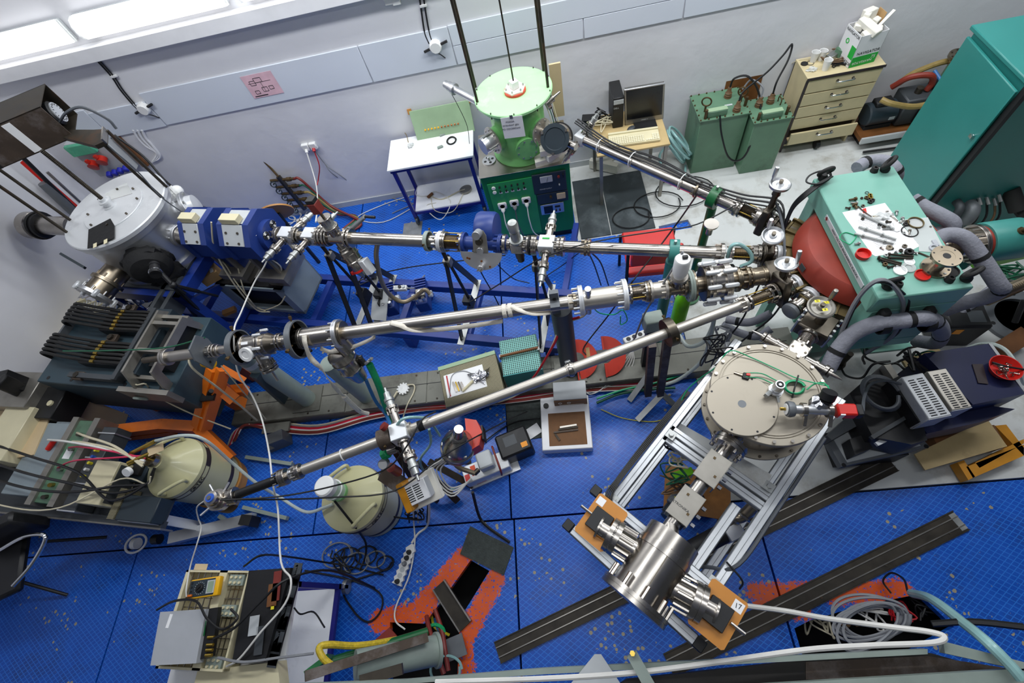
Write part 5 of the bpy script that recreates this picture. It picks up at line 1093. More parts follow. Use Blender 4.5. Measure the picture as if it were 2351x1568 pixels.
# water manifold by the wall
t=thing('water_manifold','brass and steel valve manifold with hose taps by the wall','manifold',at(720,485,0));zc=.35
b0=at(700,480,.15);M().cyl(b0,b0+V((-.06,.06,.45)),.028,n=14).o('riser','steel_dark',t);M().tube([b0+V((-.06,.06,.45)),b0+V((-.1,.1,.55)),b0+V((-.14,.12,.68))],.012,8).o('feed_pipe','brown_brass',t)
for k in range(5):
    c=lerp(b0,b0+V((-.06,.06,.45)),.1+.2*k);o_=M().cyl(c+V((-.13,.02,0)),c+V((.16,-.02,0)),.016,n=10).cyl(c+V((.07,-.01,0)),c+V((.12,-.015,0)),.024,n=8).o('tap','brown_brass',t);q=c+V((-.07,-.01,0));M().cyl(q,q+V((0,-.06,.01)),.007,n=6).tor(q+V((0,-.06,.01)),(0,1,-.2),.03,.007,16,6).o('hand_wheel','slate_dark',o_)
    ms_=('hose_red','cable_dark_green','hose_beige','cable_dark_green','hose_red')[k];e=c+V((.16,-.02,0));cable([e,e+V((.08,-.02,-.02)),e+V((.22,-.06,-c.z*.7)),e+V((.45+.03*k,-.12-.04*k,-c.z+.03)),e+V((.3+.02*k,-.3-.03*k,-c.z+.03))],.014 if k!=3 else .01,ms_,['red hose from the lowest manifold tap','dark green hose from the second manifold tap','beige hose from the middle manifold tap','thin dark green hose from the fourth manifold tap','red hose from the highest manifold tap'][k],'hose','water_hose',n=8)
for k in range(3):lp(at(660+12*k,508-8*k,.02),.11+.01*k,1.2,'cable_white',.005,['white cable ring on the floor behind the blue magnets','second white cable ring on the floor behind the blue magnets','third white cable ring on the floor near the manifold'][k],name='cable_ring')
tag(M(TR(at(636,488,.78),.2)).lathe((0,0,0),(0,.04,.02),[(0,.0),(0,.16),(.016,.16),(.016,0)],36).o('wooden_stool','wood'),'round wooden stool seat behind the blue magnets','stool')
M().cyl(at(636,488,.78)-UZ*.01,V((at(636,488,.78).x,at(636,488,.78).y,0)),.02,n=10).o('leg','black_metal',bpy.data.objects['wooden_stool'])
# trunking and lamps high on the wall
struct(M().bx(XL,3.0,YB-.09,YB,2.04,2.15,.004).o('trim_9','white_paint',keep=True))
for k,(xa,xb)in enumerate(((-5.0,-3.72),(-3.60,-2.33),(-2.2,-.95))):
    t=thing('tube_lamp',['bright fluorescent wall lamp cut by the picture edge','long bright fluorescent wall lamp above the trunking','fluorescent wall lamp just entering at the top edge'][k],'lamp',((xa+xb)/2,YB-.06,2.2));yb=YB-.005
    M().bx(xa,xb,yb-.04,yb,2.2,2.37,.01).o('housing','grey_light',t)
    pts=[(yb-.04,2.2),(yb-.09,2.21),(yb-.12,2.25),(yb-.12,2.32),(yb-.09,2.36),(yb-.04,2.37)];T=axes((xa+.02,0,0),(0,1,0),(0,0,1),(1,0,0));M().prism([(p[0],p[1])for p in pts],xb-xa-.04,T).o('diffuser','lamp_glow',t)
    for e in(xa,xb-.03):M().prism([(p[0],p[1])for p in pts],.035,axes((e,0,0),(0,1,0),(0,0,1),(1,0,0))).o('end_cap','plastic_clear',t)
def wy(*p):return[aty(x,y,YB-.01)for x,y in p]
for k,(o_,lab)in enumerate(((0,'black wall cable dropping from the trunking, nearer the lamps'),(6,'second black wall cable dropping from the trunking'))):cable(wy((214+o_,130),(255+o_,175),(275+o_,205),(300+o_,235),(315+o_,250)),.007,'cable_black',lab);cable(wy((963+o_*1.6,-5),(968+o_*1.6,30),(975+o_*1.8,75),(985+o_*1.5,100)),.007,'cable_black',['black cable at the top of the wall beside the junction box','twin black cable at the top of the wall'][k])
for(x_,y_,lab)in((330,250,'white junction box on the wall boards near the lamps'),(1000,107,'round white junction box on the wall boards near the green tank')):
    q=aty(x_,y_,YB-.035);t=thing('junction_box',lab,'box',q-UZ*.05);M().lathe(q+V((0,.035,0)),q-V((0,.03,0)),[(0,.055),(.05,.055),(.065,.045),(.065,0)],10).o('box','white_plastic',t)
    for sg in(-1,1):M().cyl(q+V((sg*.05,0,.01*sg)),q+V((sg*.11,0,.025*sg)),.012,n=8).o('gland','black',t)
    cable([q+V((0,-.01,-.05)),q+V((.02,0,-.07)),q+V((.05,.02,-.12))],.005,'cable_black','short black cable under the '+('junction box near the lamps' if x_<500 else 'round junction box near the green tank'))
for p in((262,175),(972,13)):q=aty(*p,YB-.012);tag(M().box(q,(.06,.02,.02),.003).o('cable_clip','white_plastic'),'white clip holding two black wall cables '+('under the trunking' if p[0]<500 else 'at the top edge'),'clip')
for k in range(2):q=aty(890+18*k,-2,YB-.02);tag(M().box(q,(.07,.03,.08),.005).o('wall_switch','white_plastic'),['white wall switch at the top edge','second white wall switch at the top edge'][k],'switch')
T=axes(aty(602,195,YB-.016),(1,0,0),(0,0,1),(0,-1,0));t=M(T).bx(-.15,.15,-.105,.105,0,.0015).o('diagram_sheet','pink_print');tag(t,'pink printed diagram sheet on the wall boards','paper')
for(a,b,c_,d_)in((-.05,.03,.02,.07),(-.1,.01,-.05,.05),(-.02,-.06,.03,-.02),(.05,-.05,.09,-.02),(-.1,-.07,-.06,-.04)):
    for e in((a,b,c_,b),(a,d_,c_,d_),(a,b,a,d_),(c_,b,c_,d_)):M(T).bar((e[0],e[1],.002),(e[2],e[3],.002),.004,.001).o('printed_line','ink',t)
M(T).bar((-.12,.03,.002),(.1,.03,.002),.003,.001).bar((0,.03,.002),(0,-.06,.002),.003,.001).bar((-.13,-.09,.002),(.0,-.09,.002),.008,.001).o('printed_line','ink',t)
# socket box in the corner
t=thing('socket_box','grey socket box with two red and four blue mains sockets in the corner','socket',(-4.53,4.24,1.02));M().bx(-4.74,-4.3,YB-.09,YB-.005,1.02,1.42,.006).o('housing','grey_light',t);M().bx(-4.73,-4.45,YB-.13,YB-.085,1.3,1.42,.01).o('breaker_cover','cover_green',t)
for k in range(2):q=V((-4.62+.13*k,YB-.1,1.2+.03*k));M().lathe(q,q+V((0,-.06,-.02)),[(0,.045),(.05,.045),(.06,.05),(.065,.0)],18).box(q+V((0,-.05,.05)),(.03,.03,.03)).o('red_socket','socket_red',t)
for k in range(4):q=V((-4.58+.075*k,YB-.1,1.06+.01*k));M().cyl(q,q+V((0,-.05,-.02)),.03,n=14,bev=.006).o('blue_socket','socket_blue',t)
for k in range(4):a=V((-4.55+.07*k,YB-.14,1.03));cable([a,a+V((0,-.03,-.12)),a+V((.1,-.02,-.3)),a+V((.25+.1*k,0,-.7))],.006,('cable_grey','cable_black','cable_grey','cable_black')[k],['grey cable under the first blue socket','black cable under the second blue socket','grey cable under the third blue socket','black cable under the fourth blue socket'][k])
for k in range(3):cable(wy((306+10*k,298),(318+9*k,318),(335+8*k,335),(360+4*k,352+4*k),(350,372)),.012,'white_paint',['white conduit on the wall nearest the socket box','middle white conduit on the wall','outer white conduit on the wall'][k],'conduit','conduit','white conduits')
tag(M().bx(-4.27,-4.2,YB-.03,YB,1.0,1.35).o('wood_strip','wood_brown'),'brown wooden strip beside the socket box','strip')
# ---------- silver tank, hoist and the blue frame below its line ----------
pY=UZ.cross(dA)
def TA(p,z=None):p=V(p);return axes((p.x,p.y,p.z if z is None else z),dA,pY,UZ)
SC=V((-3.56,3.0,1.0));t=thing('vacuum_tank','large silver aluminium vacuum tank with taped lid under the hoist','tank',SC)
M().lathe(SC,SC+UZ*.46,[(0,.42),(.05,.42),(.051,.40),(.41,.40),(.411,.42),(.46,.42)],64).o('shell','alu',t)
ld=M().lathe(SC+UZ*.462,SC+UZ*.50,[(0,.42),(0,.433),(.03,.433),(.038,.425),(.038,0)],64).o('lid','alu_white',t);M().lathe(SC+UZ*.5,SC+UZ*.512,[(0,.25),(.009,.25),(.012,.247),(.012,0)],56).o('inner_plate','alu_white',ld)
for k in range(8):w=.2+k*PI/4;p=SC+V((math.cos(w),math.sin(w),0))*.215+UZ*.512;M().cyl(p,p+UZ*.014,.009,n=6).o('bolt','steel_dark',ld)
zl=1.5;rods=[at(161,505,zl),at(153,533,zl),at(370,452,zl),at(378,425,zl)];sp=at(256,474,zl)
for p in rods:M().cyl(p-UZ*.02,p+UZ*.52,.012,n=10).o('guide_rod','iron',t)
th=M();n_=60;th.lathe(sp,sp+UZ*.56,[v for k in range(n_)for v in((k*.56/n_,.012),((k+.5)*.56/n_,.017))],10).o('threaded_spindle','iron',ld);k=M().lathe(sp+UZ*.01,sp+UZ*.09,[(0,.055),(.012,.055),(.013,.038),(.045,.038),(.046,.05),(.06,.05),(.061,.03),(.08,.03)],18).o('spindle_nut','alu_white',ld)
def lidpoly(f,pts,z):return[(f(x,y,z).x,f(x,y,z).y)for x,y in pts]
tag(M().prism(lidpoly(cE,[(800,775),(995,675),(1030,735),(1030,850),(790,945)],1.512),.004,z0=1.512).o('black_foil','black_soft'),'black plastic foil patch taped on the silver lid','foil')
for p,lab in(((855,915),'cream tape piece at the foil corner'),((950,880),'cream tape piece at the foil edge')):q=cE(*p,1.516);tag(M(TR(q,.4)).bx(-.014,.014,-.025,.025,0,.002).o('adhesive_tape','cream_plastic'),lab+' on the silver lid','tape')
tag(M().prism(lidpoly(cE,[(940,455),(1140,350),(1190,450),(985,510)],1.512),.003,z0=1.512).o('note_sheet','plastic_clear'),'crumpled written sheet in clear sleeve on the silver lid','paper')
def sport(w,z,r,out,m='alu',dz=0.0):
    d=V((math.cos(w),math.sin(w),dz)).normalized();a=V((SC.x,SC.y,z))+d*.37;b=a+d*(out+.03);M().cyl(a,b,r*.82,n=26).o('port',m,t);flange(t,b,d,r,.03,8,m);return b+d*.015,d
b,d=sport(-2.0,1.16,.12,.12,'steel_warm');M().cyl(b,b+d*.12,.1,n=26).o('spool','steel_warm',t);flange(t,b+d*.12,d,.14,.03,8,'alu')
for k in range(5):w=.6+k*1.256;x,y,z=frame(d);q=b+d*.12+(x*math.cos(w)+y*math.sin(w))*.14;M().box((0,0,0),(.03,.03,.07),.006,T=axes(q,x,y,z)).o('claw_clamp','alu_white',t)
b,d=sport(-.32,1.22,.10,.05,'alu');M().lathe(b,b+d*.14,[(0,.085),(.05,.07),(.06,.03),(.14,.025)],22).o('cone_cover','steel',t);M().tube([b+d*.1+V((0,0,.03)),b+d*.1+V((.02,.02,.13))],.02,8).o('black_valve','black',t)
b,d=sport(.35,1.25,.14,.06,'alu');M().bolts(b,d,.12,6,.012,.012).o('bolts','zinc',t);M().lathe(b,b+d*.06,[(0,.1),(.05,.09),(.06,.0)],22).o('cover','alu_white',t)
b,d=sport(.75,1.33,.06,.03,'white_plastic');M().ball(b,.05,n=12).o('white_cap','white_plastic',t)
# black cloth over a port, camera head on a tripod in front
w=-1.12;d=V((math.cos(w),math.sin(w),0));q=V((SC.x,SC.y,1.2))+d*.42;x,y,z=frame(d)
T=axes(q,x,y,z);t=thing('cloth_cover','black cloth hood wrapped over a port of the silver tank','cloth',q-UZ*.2);M().ball((0,0,0),.165,(1,1,.55),28,.22,T=T).ball((.03,-.15,.02),.11,(1.1,1.2,.5),20,.5,T=T).o('cloth','black_soft',t);M().lathe(q,q+d*.12,[(0,.165),(.02,.172),(.06,.16),(.1,.13),(.12,.06)],26).o('hood','black_soft',t)
c=at(355,612,1.28);t=thing('camera_tripod','black camera tripod with a lens pointing at the cloth hood','tripod',(c.x+.1,c.y-.1,0));e=c-d*.08
M().lathe(c-d*.03,c+d*.1,[(0,.035),(.03,.04),(.031,.036),(.1,.042),(.13,.042),(.131,.03),(.12,0)],20).o('lens','black',t);M().tor(c+d*.07,d,.042,.006,22,6).o('clamp_ring','chrome',t)
h_=at(398,655,1.14);M().tube([c-d*.02,lerp(c,h_,.5),h_],.018,8).ball(h_,.03).cyl(h_-UZ*.12,h_+UZ*.03,.014,n=8).o('head','black',t)
for p,nm in(((480,770,.0),'leg'),((500,680,.75),'leg'),((545,800,.0),'leg')):e=at(*p);M().cyl(h_,lerp(h_,e,.55),.016,n=8).cyl(lerp(h_,e,.5),e,.011,n=8).o(nm,'black_metal',t)
a=h_+V((.0,.0,.01));b=at(140,583,1.3);c_=at(195,615,1.2);tag(M().bar(b,c_,.02,.03).o('flat_bar','slate_dark'),'dark flat arm beside the silver tank at the left wall','bar')
t=thing('detector_can','stainless cylinder with black collar on the wall side of the silver tank','cylinder',at(90,520,1.15));a,b=at(68,517,1.22),at(150,519,1.22);d=(b-a).normalized()
M().cyl(a,a+d*.12,.125,n=30,bev=.01).o('can','steel',t);M().cyl(a+d*.12,a+d*.2,.115,n=28).tor(a+d*.15,d,.12,.012).o('collar','black',t);M().cyl(a+d*.18,b+d*.1,.085,n=26).o('neck','steel',t)
# hoist box above
T=TR((-3.47,3.21,2.0),.38);t=thing('hoist_box','rusty brown open ended hoist box above the silver tank','box',(-3.47,3.21,2.0))
M(T).bx(-1.7,0,0,.006,0,.25).o('front_plate','rust_sheet',t);M(T).bx(-1.7,.0,0,.34,.244,.25).bx(-1.7,0,.334,.34,0,.25).bx(-1.7,0,0,.34,0,.006).o('shell','iron',t)
mo=M(T).cyl((-.14,.17,.12),(-.02,.17,.12),.085,n=26,bev=.012).o('motor','black',t);M(T).cyl((-.02,.17,.12),(-.012,.17,.12),.07,n=26).o('fan_cover','grey_plastic',mo)
for k in range(16):w=k*PI/8;M(T).bar((-.011,.17+math.cos(w)*.05,.12+math.sin(w)*.05),(-.011,.17+math.cos(w)*.062,.12+math.sin(w)*.062),.006,.003).o('vent','black',mo)
M(T).bx(-.30,-.24,-.003,0,.01,.235).o('paper_strip','paper',t);M(T).prism([(-.08,.02),(.0,.06),(.18,-.08),(.27,-.14),(.27,-.31),(.2,-.31)],.03).o('rod_bracket','iron',t);M(T).bx(-.75,-.55,-.004,0,.0,.05).o('slot','black',t);M(T).bar((.27,-.31,.03),(.27,-.14,.03),.012,.04).o('bracket_lip','steel',t)
cable([T@V((-.02,.05,.1)),T@V((.1,.0,.16)),T@V((.22,-.02,.16)),T@V((.3,-.05,.05)),T@V((.3,-.06,-.03))],.01,'cable_dark_grey','grey cable looping over the end of the hoist box')
for k,(p,e,r,m_,lab,nm)in enumerate((((20,330),(175,482),.02,'black','black pole leaning in the corner behind the silver tank','pole'),((98,420),(172,490),.045,'grey_mid','thick grey tube leaning in the corner','tube'),((108,395),(190,470),.014,'steel','steel rod leaning in the corner beside the spirit level','rod'))):
    a,b=aty(*p,3.9-.04*k),aty(*e,3.85-.04*k);tag(M().cyl(a,b,r,n=12).o(nm,m_),lab,nm)
a,b=aty(48,370,4.0),aty(182,485,3.92);t=M().bar(a,b,.03,.065,up=(0,1,.2)).o('spirit_level','red');tag(t,'long red spirit level leaning in the corner','spirit level');c=lerp(a,b,.55);M().bar(c,lerp(a,b,.6),.034,.04,up=(0,1,.2)).o('vial','yellow_label',t)
cable([aty(262,310,4.1),aty(330,360,4.05),aty(385,420,3.9),aty(470,487,3.6)],.012,'cable_black','black cable from the corner running down to the blue magnets')
cable([rods[2]+V((.02,0,.5)),lerp(rods[2],rods[2]+UZ*.5,.5)+V((.03,0,0)),rods[2]+V((.02,-.02,.02)),at(430,495,1.3)],.005,'cable_dark_grey','thin cable along the hoist rod of the silver tank')
# two blue quadrupoles
R8=.205
def octa(r):return[(r/math.cos(PI/8)*math.cos(PI/8+k*PI/4),r/math.cos(PI/8)*math.sin(PI/8+k*PI/4))for k in range(8)]
TX=lambda p:axes(p,pY,UZ,dA)
def quad(xx,L_,label,fans):
    c=on('A',xx);t=thing('quadrupole_magnet',label,'magnet',c-UZ*.5);T=TX(c)
    M().prism(octa(R8-.012),L_-.06,T,-L_/2+.03).o('core','blue_unit',t)
    for s_ in(-1,1):M().prism(octa(R8),.055,T,s_*(L_/2-.0275)-.0275).o('end_frame','blue_unit',t)
    M(T).bx(-.07,.07,R8-.012,R8-.004,-L_/2+.055,L_/2-.055).o('top_cover','grey_light',t);h7=.7071
    X=T@axes((-R8*h7,R8*h7,0),(h7,h7,0),(0,0,1),(-h7,h7,0));M(X).bx(-.082,.082,-L_/2+.055,L_/2-.055,-.004,.006,.002).o('side_cover','grey_light',t)
    for u,v in((.02,-.06),(.02,.05),(-.06,-.06),(-.06,.05)):M(X).cyl((u,v,.006),(u,v,.012),.01,n=10).o('screw','steel_dark',t)
    M(T).box((-.05,R8+.025,-.01),(.07,.05,L_*.55),.003).o('terminal_box','cream_plastic',t)
    if fans:
        M(T).cyl((0,0,L_/2),(0,0,L_/2+.05),.125,n=36).o('end_cover','blue_unit',t)
        for u,v in((-.06,.06),(.06,.06),(-.06,-.06),(.06,-.06)):
            k=M(T).cyl((u,v,L_/2+.049),(u,v,L_/2+.053),.034,n=18).o('fan','black',t)
            for r_ in(.012,.022,.032):M(T).tor((u,v,L_/2+.055),(0,0,1),r_,.0015,18,4).o('guard_ring','chrome',k)
    for s_ in(-1,1):M(T).prism([(-.14,-.12),(-.14,-.34),(.14,-.34),(.14,-.12),(.09,-.2),(-.09,-.2)],.03,z0=s_*L_*.28-.015).o('cradle','alu_grey',t)
    M(T).bx(-.2,.2,-.4,-.34,-L_/2,L_/2).o('foot_plate','alu_grey',t);M(T).bx(-.17,.17,-.49,-.42,-L_*.35,L_*.35).o('slide_rail','alu_grey',t);M(T).bx(-.1,.1,-.34,-.18,-L_*.4,L_*.4).o('pedestal','blue_unit',t)
quad(490,.26,'blue octagonal magnet next to the silver tank with grey covers',False);quad(582,.30,'blue octagonal magnet with four small fans on its round end',True)
tag(M().cyl(on('A',448),on('A',600),.03,n=16).o('magnet_tube','steel'),'steel tube through both blue octagonal magnets','pipe')
# grey power cabinet carrying the magnets
c=V((-2.80,2.85,0));T=TA(c,0);t=thing('power_cabinet','grey steel cabinet with open dark front under the blue magnets','cabinet',c)
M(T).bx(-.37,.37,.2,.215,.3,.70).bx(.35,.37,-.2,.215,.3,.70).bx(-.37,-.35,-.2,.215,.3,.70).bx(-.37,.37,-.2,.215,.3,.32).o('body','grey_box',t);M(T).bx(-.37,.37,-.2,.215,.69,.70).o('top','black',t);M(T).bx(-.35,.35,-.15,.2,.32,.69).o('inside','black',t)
M(T).bx(-.37,.37,-.215,-.19,.66,.7).bx(-.37,.37,-.215,-.19,.3,.34).bx(-.37,-.25,-.215,-.2,.3,.7).bx(.28,.37,-.215,-.2,.3,.7).o('front_frame','grey_box',t)
q=at(492,638,.72);t=M(TR(q,.5)).box((0,0,.05),(.17,.13,.1),.002).o('cardboard_box','cardboard');tag(t,'small brown cardboard box with handwriting beside the magnets','box');text('SILIKONOVE',.022,TR(q,.5)@Matrix.Translation((-.02,.02,.1005)),'ink',t);M(TR(q,.5)).bx(.03,.06,-.05,.01,.1,.101).o('label_sticker','paper',t)
q=at(530,717,.3);tag(M(TR(q,.3)).box((0,0,.02),(.13,.06,.04),.002).o('wood_block','wood'),'light wooden block by the grey power cabinet','block')
# blue rail frame
c0A=on('A',1000);t=thing('rail_frame','long blue steel rail frame on the floor under the silver tank line','frame',V((c0A.x,c0A.y,0)));TF=TA(c0A,0)
for yy in(-.27,.27):M(TF).bx(-3.1,.92,yy-.035,yy+.035,.16,.25,.004).o('rail','blue_frame',t)
for xx in(-2.9,-1.55,-.62,.05,.86):M(TF).bx(xx-.03,xx+.03,-.23,.23,.17,.24).o('cross_beam','blue_frame',t)
for xx in(-3.0,-1.9,-.55,.8):
    for yy in(-.27,.27):M(TF).bx(xx-.04,xx+.04,yy-.04,yy+.04,0,.16).o('foot','blue_frame',t)
M(TF).bx(.82,.87,.27,1.1,.16,.24).o('outrigger','blue_frame',t);M(TF).bar((-2.05,.0,.22),(-2.35,-.22,.22),.07,.07).o('brace','blue_frame',t)
t=thing('tank_frame','blue steel frame carrying the silver tank','frame',(SC.x,SC.y,.25));T=TA(SC,0)
M(T).bx(-.45,.48,-.5,-.42,.88,.98).bx(-.45,.48,.42,.5,.88,.98).bx(.4,.48,-.5,.5,.88,.98).bx(-.45,-.37,-.5,.5,.88,.98).o('top_frame','blue_frame',t);M(T).bx(-.4,.4,-.44,.44,.975,1.0).o('base_plate','grey_dark',t)
for xx in(-.41,.44):
    for yy in(-.46,.46):M(T).bx(xx-.04,xx+.04,yy-.04,yy+.04,0,.9).o('leg','blue_frame',t)
M(T).bar((.44,-.46,.85),(.44,.46,.3),.05,.05).bar((-.41,-.46,.3),(.44,-.46,.3),.06,.06).bar((.44,-.46,.3),(.44,.46,.3),.06,.06).o('brace','blue_frame',t)
# black adjustable stands on the frame
def stand(xx,label,legs=(1,1),ztop=1.1):
    c=on('A',xx);t=thing('pipe_stand',label,'stand',(c.x,c.y,.25));T=TA(c,0)
    M(T).bx(-.03,.03,-.36,.34,.25,.262).o('cross_plate','zinc',t);M(T).box((0,0,.96),(.06,.06,.07),.004).o('head_block','alu_grey',t);M(T).cyl((0,0,.98),(0,0,1.16),.016,n=10).o('screw','iron',t)
    M(T).bar((0,-.02,.99),(0,-.30,.262),.052,.012,up=(1,0,0)).o('leg','black_metal',t);M(T).bar((0,.02,.99),(0,.30,.262),.052,.012,up=(1,0,0)).o('leg','black_metal',t)
    M(T).cyl((.01,0,.95),(.03,.02,.42),.013,n=8).o('threaded_rod','black_metal',t);M(T).bx(-.02,.05,-.03,.05,.38,.44).prism([(-.1,0),(.1,0),(.08,.13),(-.08,.13)],.01,axes((.02,0,.26),(0,1,0),(0,0,1),(1,0,0))).o('fork','black_metal',t)
    for yy in(-.3,.3):M(T).cyl((-.0,yy,.262),(-.0,yy,.274),.012,n=8).o('bolt','zinc',t)
stand(722,'black stand under the white cube crosses');stand(768,'black stand under the red topped valve');stand(1006,'black stand under the grey green clamp ring');stand(1222,'black stand under the valve with white cap')
t=M(TA(on('A',800),.27)).box((-.1,-.02,.1),(.16,.3,.01),T=Matrix.Rotation(.5,4,'X')).o('cover_sheet','grey_light');tag(t,'light grey sheet metal cover leaning inside the rail frame','sheet')
# two diaphragm pumps between the rails
for k,(x_,y_,lab)in enumerate(((905,700,'blue and grey vane pump between the rails, nearer the magnets'),(978,690,'blue and grey vane pump between the rails with hose on top'))):
    q=at(x_,y_,.16);T=TR((q.x,q.y,.17),.1+.0*k);t=thing('vane_pump',lab,'pump',(q.x,q.y,.17));M(T).bx(-.06,.06,-.14,.02,0,.14,.008).o('housing','blue_unit',t);M(T).bx(-.05,.05,.02,.17,.02,.14,.02).o('motor','blue_frame',t);M(T).bx(-.045,.045,-.07,.02,.14,.17,.006).o('valve_block','alu_grey',t)
    for u,v in((-.03,-.11),(.03,-.11),(0,-.03)):M(T).cyl((u,v,.14),(u,v,.19),.016,n=12).o('fitting','alu',t)
    for sg in(-1,1):M(T).cyl((sg*.06,-.02,.1),(sg*.1,-.02,.1),.035,n=14,bev=.006).o('side_cap','alu_white',t)
    for i in range(4):M(T).bx(-.055,.055,.05+i*.03,.06+i*.03,.14,.16).o('fin','blue_frame',t)
cable([on('A',862,-.04),at(864,590,1.0),at(874,640,.75),at(893,675,.5),at(925,693,.38),at(955,680,.38),at(975,665,.42),at(988,675,.38)],.02,'hose_steel','flexible metal hose hanging from the pipe to the vane pump','hose','metal_hose',n=10)
q=at(917,665,.26);t=thing('power_strip','white power strip with black plugs on the blue rail','power strip',q);T=TR(q,-.12);M(T).bx(-.085,.085,-.025,.025,0,.04,.004).o('body','white_plastic',t)
for k in range(4):M(T).cyl((-.06+.04*k,0,.04),(-.06+.04*k,0,.055 if k!=1 else .042),.016,n=12).o('plug' if k!=1 else 'socket_well','black' if k in(0,2)else 'grey_light',t)
cable([T@V((.08,0,.02)),at(955,660,.28),at(968,640,.27),at(975,632,.26)],.007,'cable_grey','grey lead with blue end leaving the power strip on the rail')
# foil, plank pallet and desk rack on the left
for k,(x_,y_,r_)in enumerate(((225,665,.11),(300,680,.1),(290,690,.08),(375,685,.08))):q=at(x_,y_,.82-.05*k);tag(M().ball(q,r_,(1.3,.9,.7),20,.9).o('foil_wrap','foil'),['crumpled foil under the clamped port of the silver tank','crumpled foil lump beside the tripod','small foil lump hanging below the silver tank','long foil wrapped piece on the blue frame'][k],'foil')
t=thing('card_crate','bright instrument crate with card guides beside the left wall','rack',at(225,710,.5));q=at(240,710,.5);T=TR(q,.3);M(T).bx(-.25,.2,-.17,-.155,0,.08).bx(-.25,.2,.155,.17,0,.08).bx(-.25,-.24,-.17,.17,0,.08).o('frame','cream_plastic',t)
for k in range(14):M(T).bx(-.23+k*.031,-.216+k*.031,-.155,.155,.04,.05).o('card_guide','alu_white',t)
for k in range(3):M(T).bx(-.25,.2,-.08+.08*k,-.07+.08*k,.06,.07).o('cross_rail','cream_plastic',t)
t=thing('tile_ledge','cream tiled ledge along the left wall under the silver tank','ledge',(-4.85,2.9,0));M().bx(XL,-4.45,2.35,3.3,.35,.48,.004).bx(XL,-4.5,2.4,3.2,0,.35).o('ledge','white_tile',t)
for k in range(6):M().bar((XL,2.45+k*.15,.481),(-4.45,2.45+k*.15,.481),.006,.002).o('joint','grey_mid',t)
# ---------- dark slate magnet on an orange stand ----------
zt=.92;fx0,fx1,fy0,fy1=-4.40,-2.98,1.60,2.42
T=TR((-3.62,2.02,0),-.2);t=thing('slate_magnet','dark slate coloured magnet box with black water cooled coils on top','magnet',(-3.62,2.02,.5));L_,W_=.70,.37
M(T).bx(-L_,L_-.03,-W_,.31,.40,zt,.006).o('yoke','slate',t)
for x_,y_ in((-.6,-.35),(-.35,-.35),(.2,-.35),(.55,-.35)):M(T).cyl((x_,y_+.02,zt),(x_,y_+.02,zt+.002),.016,n=12).o('bolt_hole','black',t)
for k,yc in enumerate((.19,-.11)):
    cb=M(T).bx(-.28,.18,yc-.1,yc+.1,zt,zt+.09,.01).o('coil_block','black',t)
    for i in range(6):
        yy=yc-.085+i*.034;z_=zt+.11-.004*abs(i-2.5)
        M(T).tube([(.17,yy,z_-.02),(.12,yy,z_),(-.1,yy,z_),(-.35,yy,z_+.05),(-.55,yy+.02,z_+.06),(-.69,yy+.04,z_-.02),(-.72,yy+.05,z_-.16)],.013,8).o('cooling_hose','rubber',t);M(T).cyl((-.125,yy,z_),(-.085,yy,z_),.0165,n=8).o('hose_clip','brass',cb)
M(T).bx(.16,.2,-.33,.32,zt+.02,zt+.1).bx(-.3,.2,-.33,-.29,zt+.02,zt+.08).bx(.1,.14,.30,.62,zt-.1,zt+.08).bx(.2,.24,.30,.6,zt-.1,zt+.07).o('bus_bar','grey_dark',t)
for x_,y_ in((-.12,.33),(-.12,.04),(-.22,-.31)):k=M(T).box((x_,y_,zt+.05),(.09,.07,.03),.004).o('copper_pad','rust_sheet',t);M(T).cyl((x_,y_,zt+.06),(x_,y_,zt+.085),.025,n=6).o('bolt','iron',k)
M(T).bx(-.72,-.7,-.1,.35,zt-.2,zt+.06).o('manifold','grey_mid',t);M(T).bx(.25,.40,-.28,.3,zt,zt+.12).o('pole_block','slate_dark',t);M(T).bx(.45,.6,-.2,.22,zt,zt+.1).o('pole_block','black',t)
# aluminium holder plates
h_=thing('holder_frame','aluminium plate frame bolted round the slate magnet gap','frame',T@V((.5,0,zt)))
M(T).prism([(-.34,0),(-.34,.05),(-.27,.2),(.27,.2),(.34,.05),(.34,.0),(.28,0),(.24,.13),(-.24,.13),(-.28,0)],.02,axes((.36,-.03,zt),(0,1,0),(0,0,1),(1,0,0))).o('side_plate','alu_grey',h_)
M(T).prism([(-.30,0),(-.30,.05),(-.24,.2),(.24,.2),(.28,.05),(.28,.0),(.24,0),(.2,.13),(-.2,.13),(-.24,0)],.02,axes((.62,-.05,zt),(0,1,0),(0,0,1),(1,0,0))).o('side_plate','alu_grey',h_)
for y0_,y1_,z0_ in((.12,.15,.14),(-.12,-.09,.14),(-.3,-.27,.03),(.2,.23,.1)):M(T).bx(.37,.63,y0_,y1_,zt+z0_,zt+z0_+.05).o('cross_bar','alu_grey',h_)
M(T).bx(.2,.68,-.40,-.36,zt-.12,zt+.04).o('foot_plate','alu_grey',h_);M(T).tor((.33,-.41,zt-.07),(0,1,.3),.04,.012,20,8).o('knob','grey_green',h_)
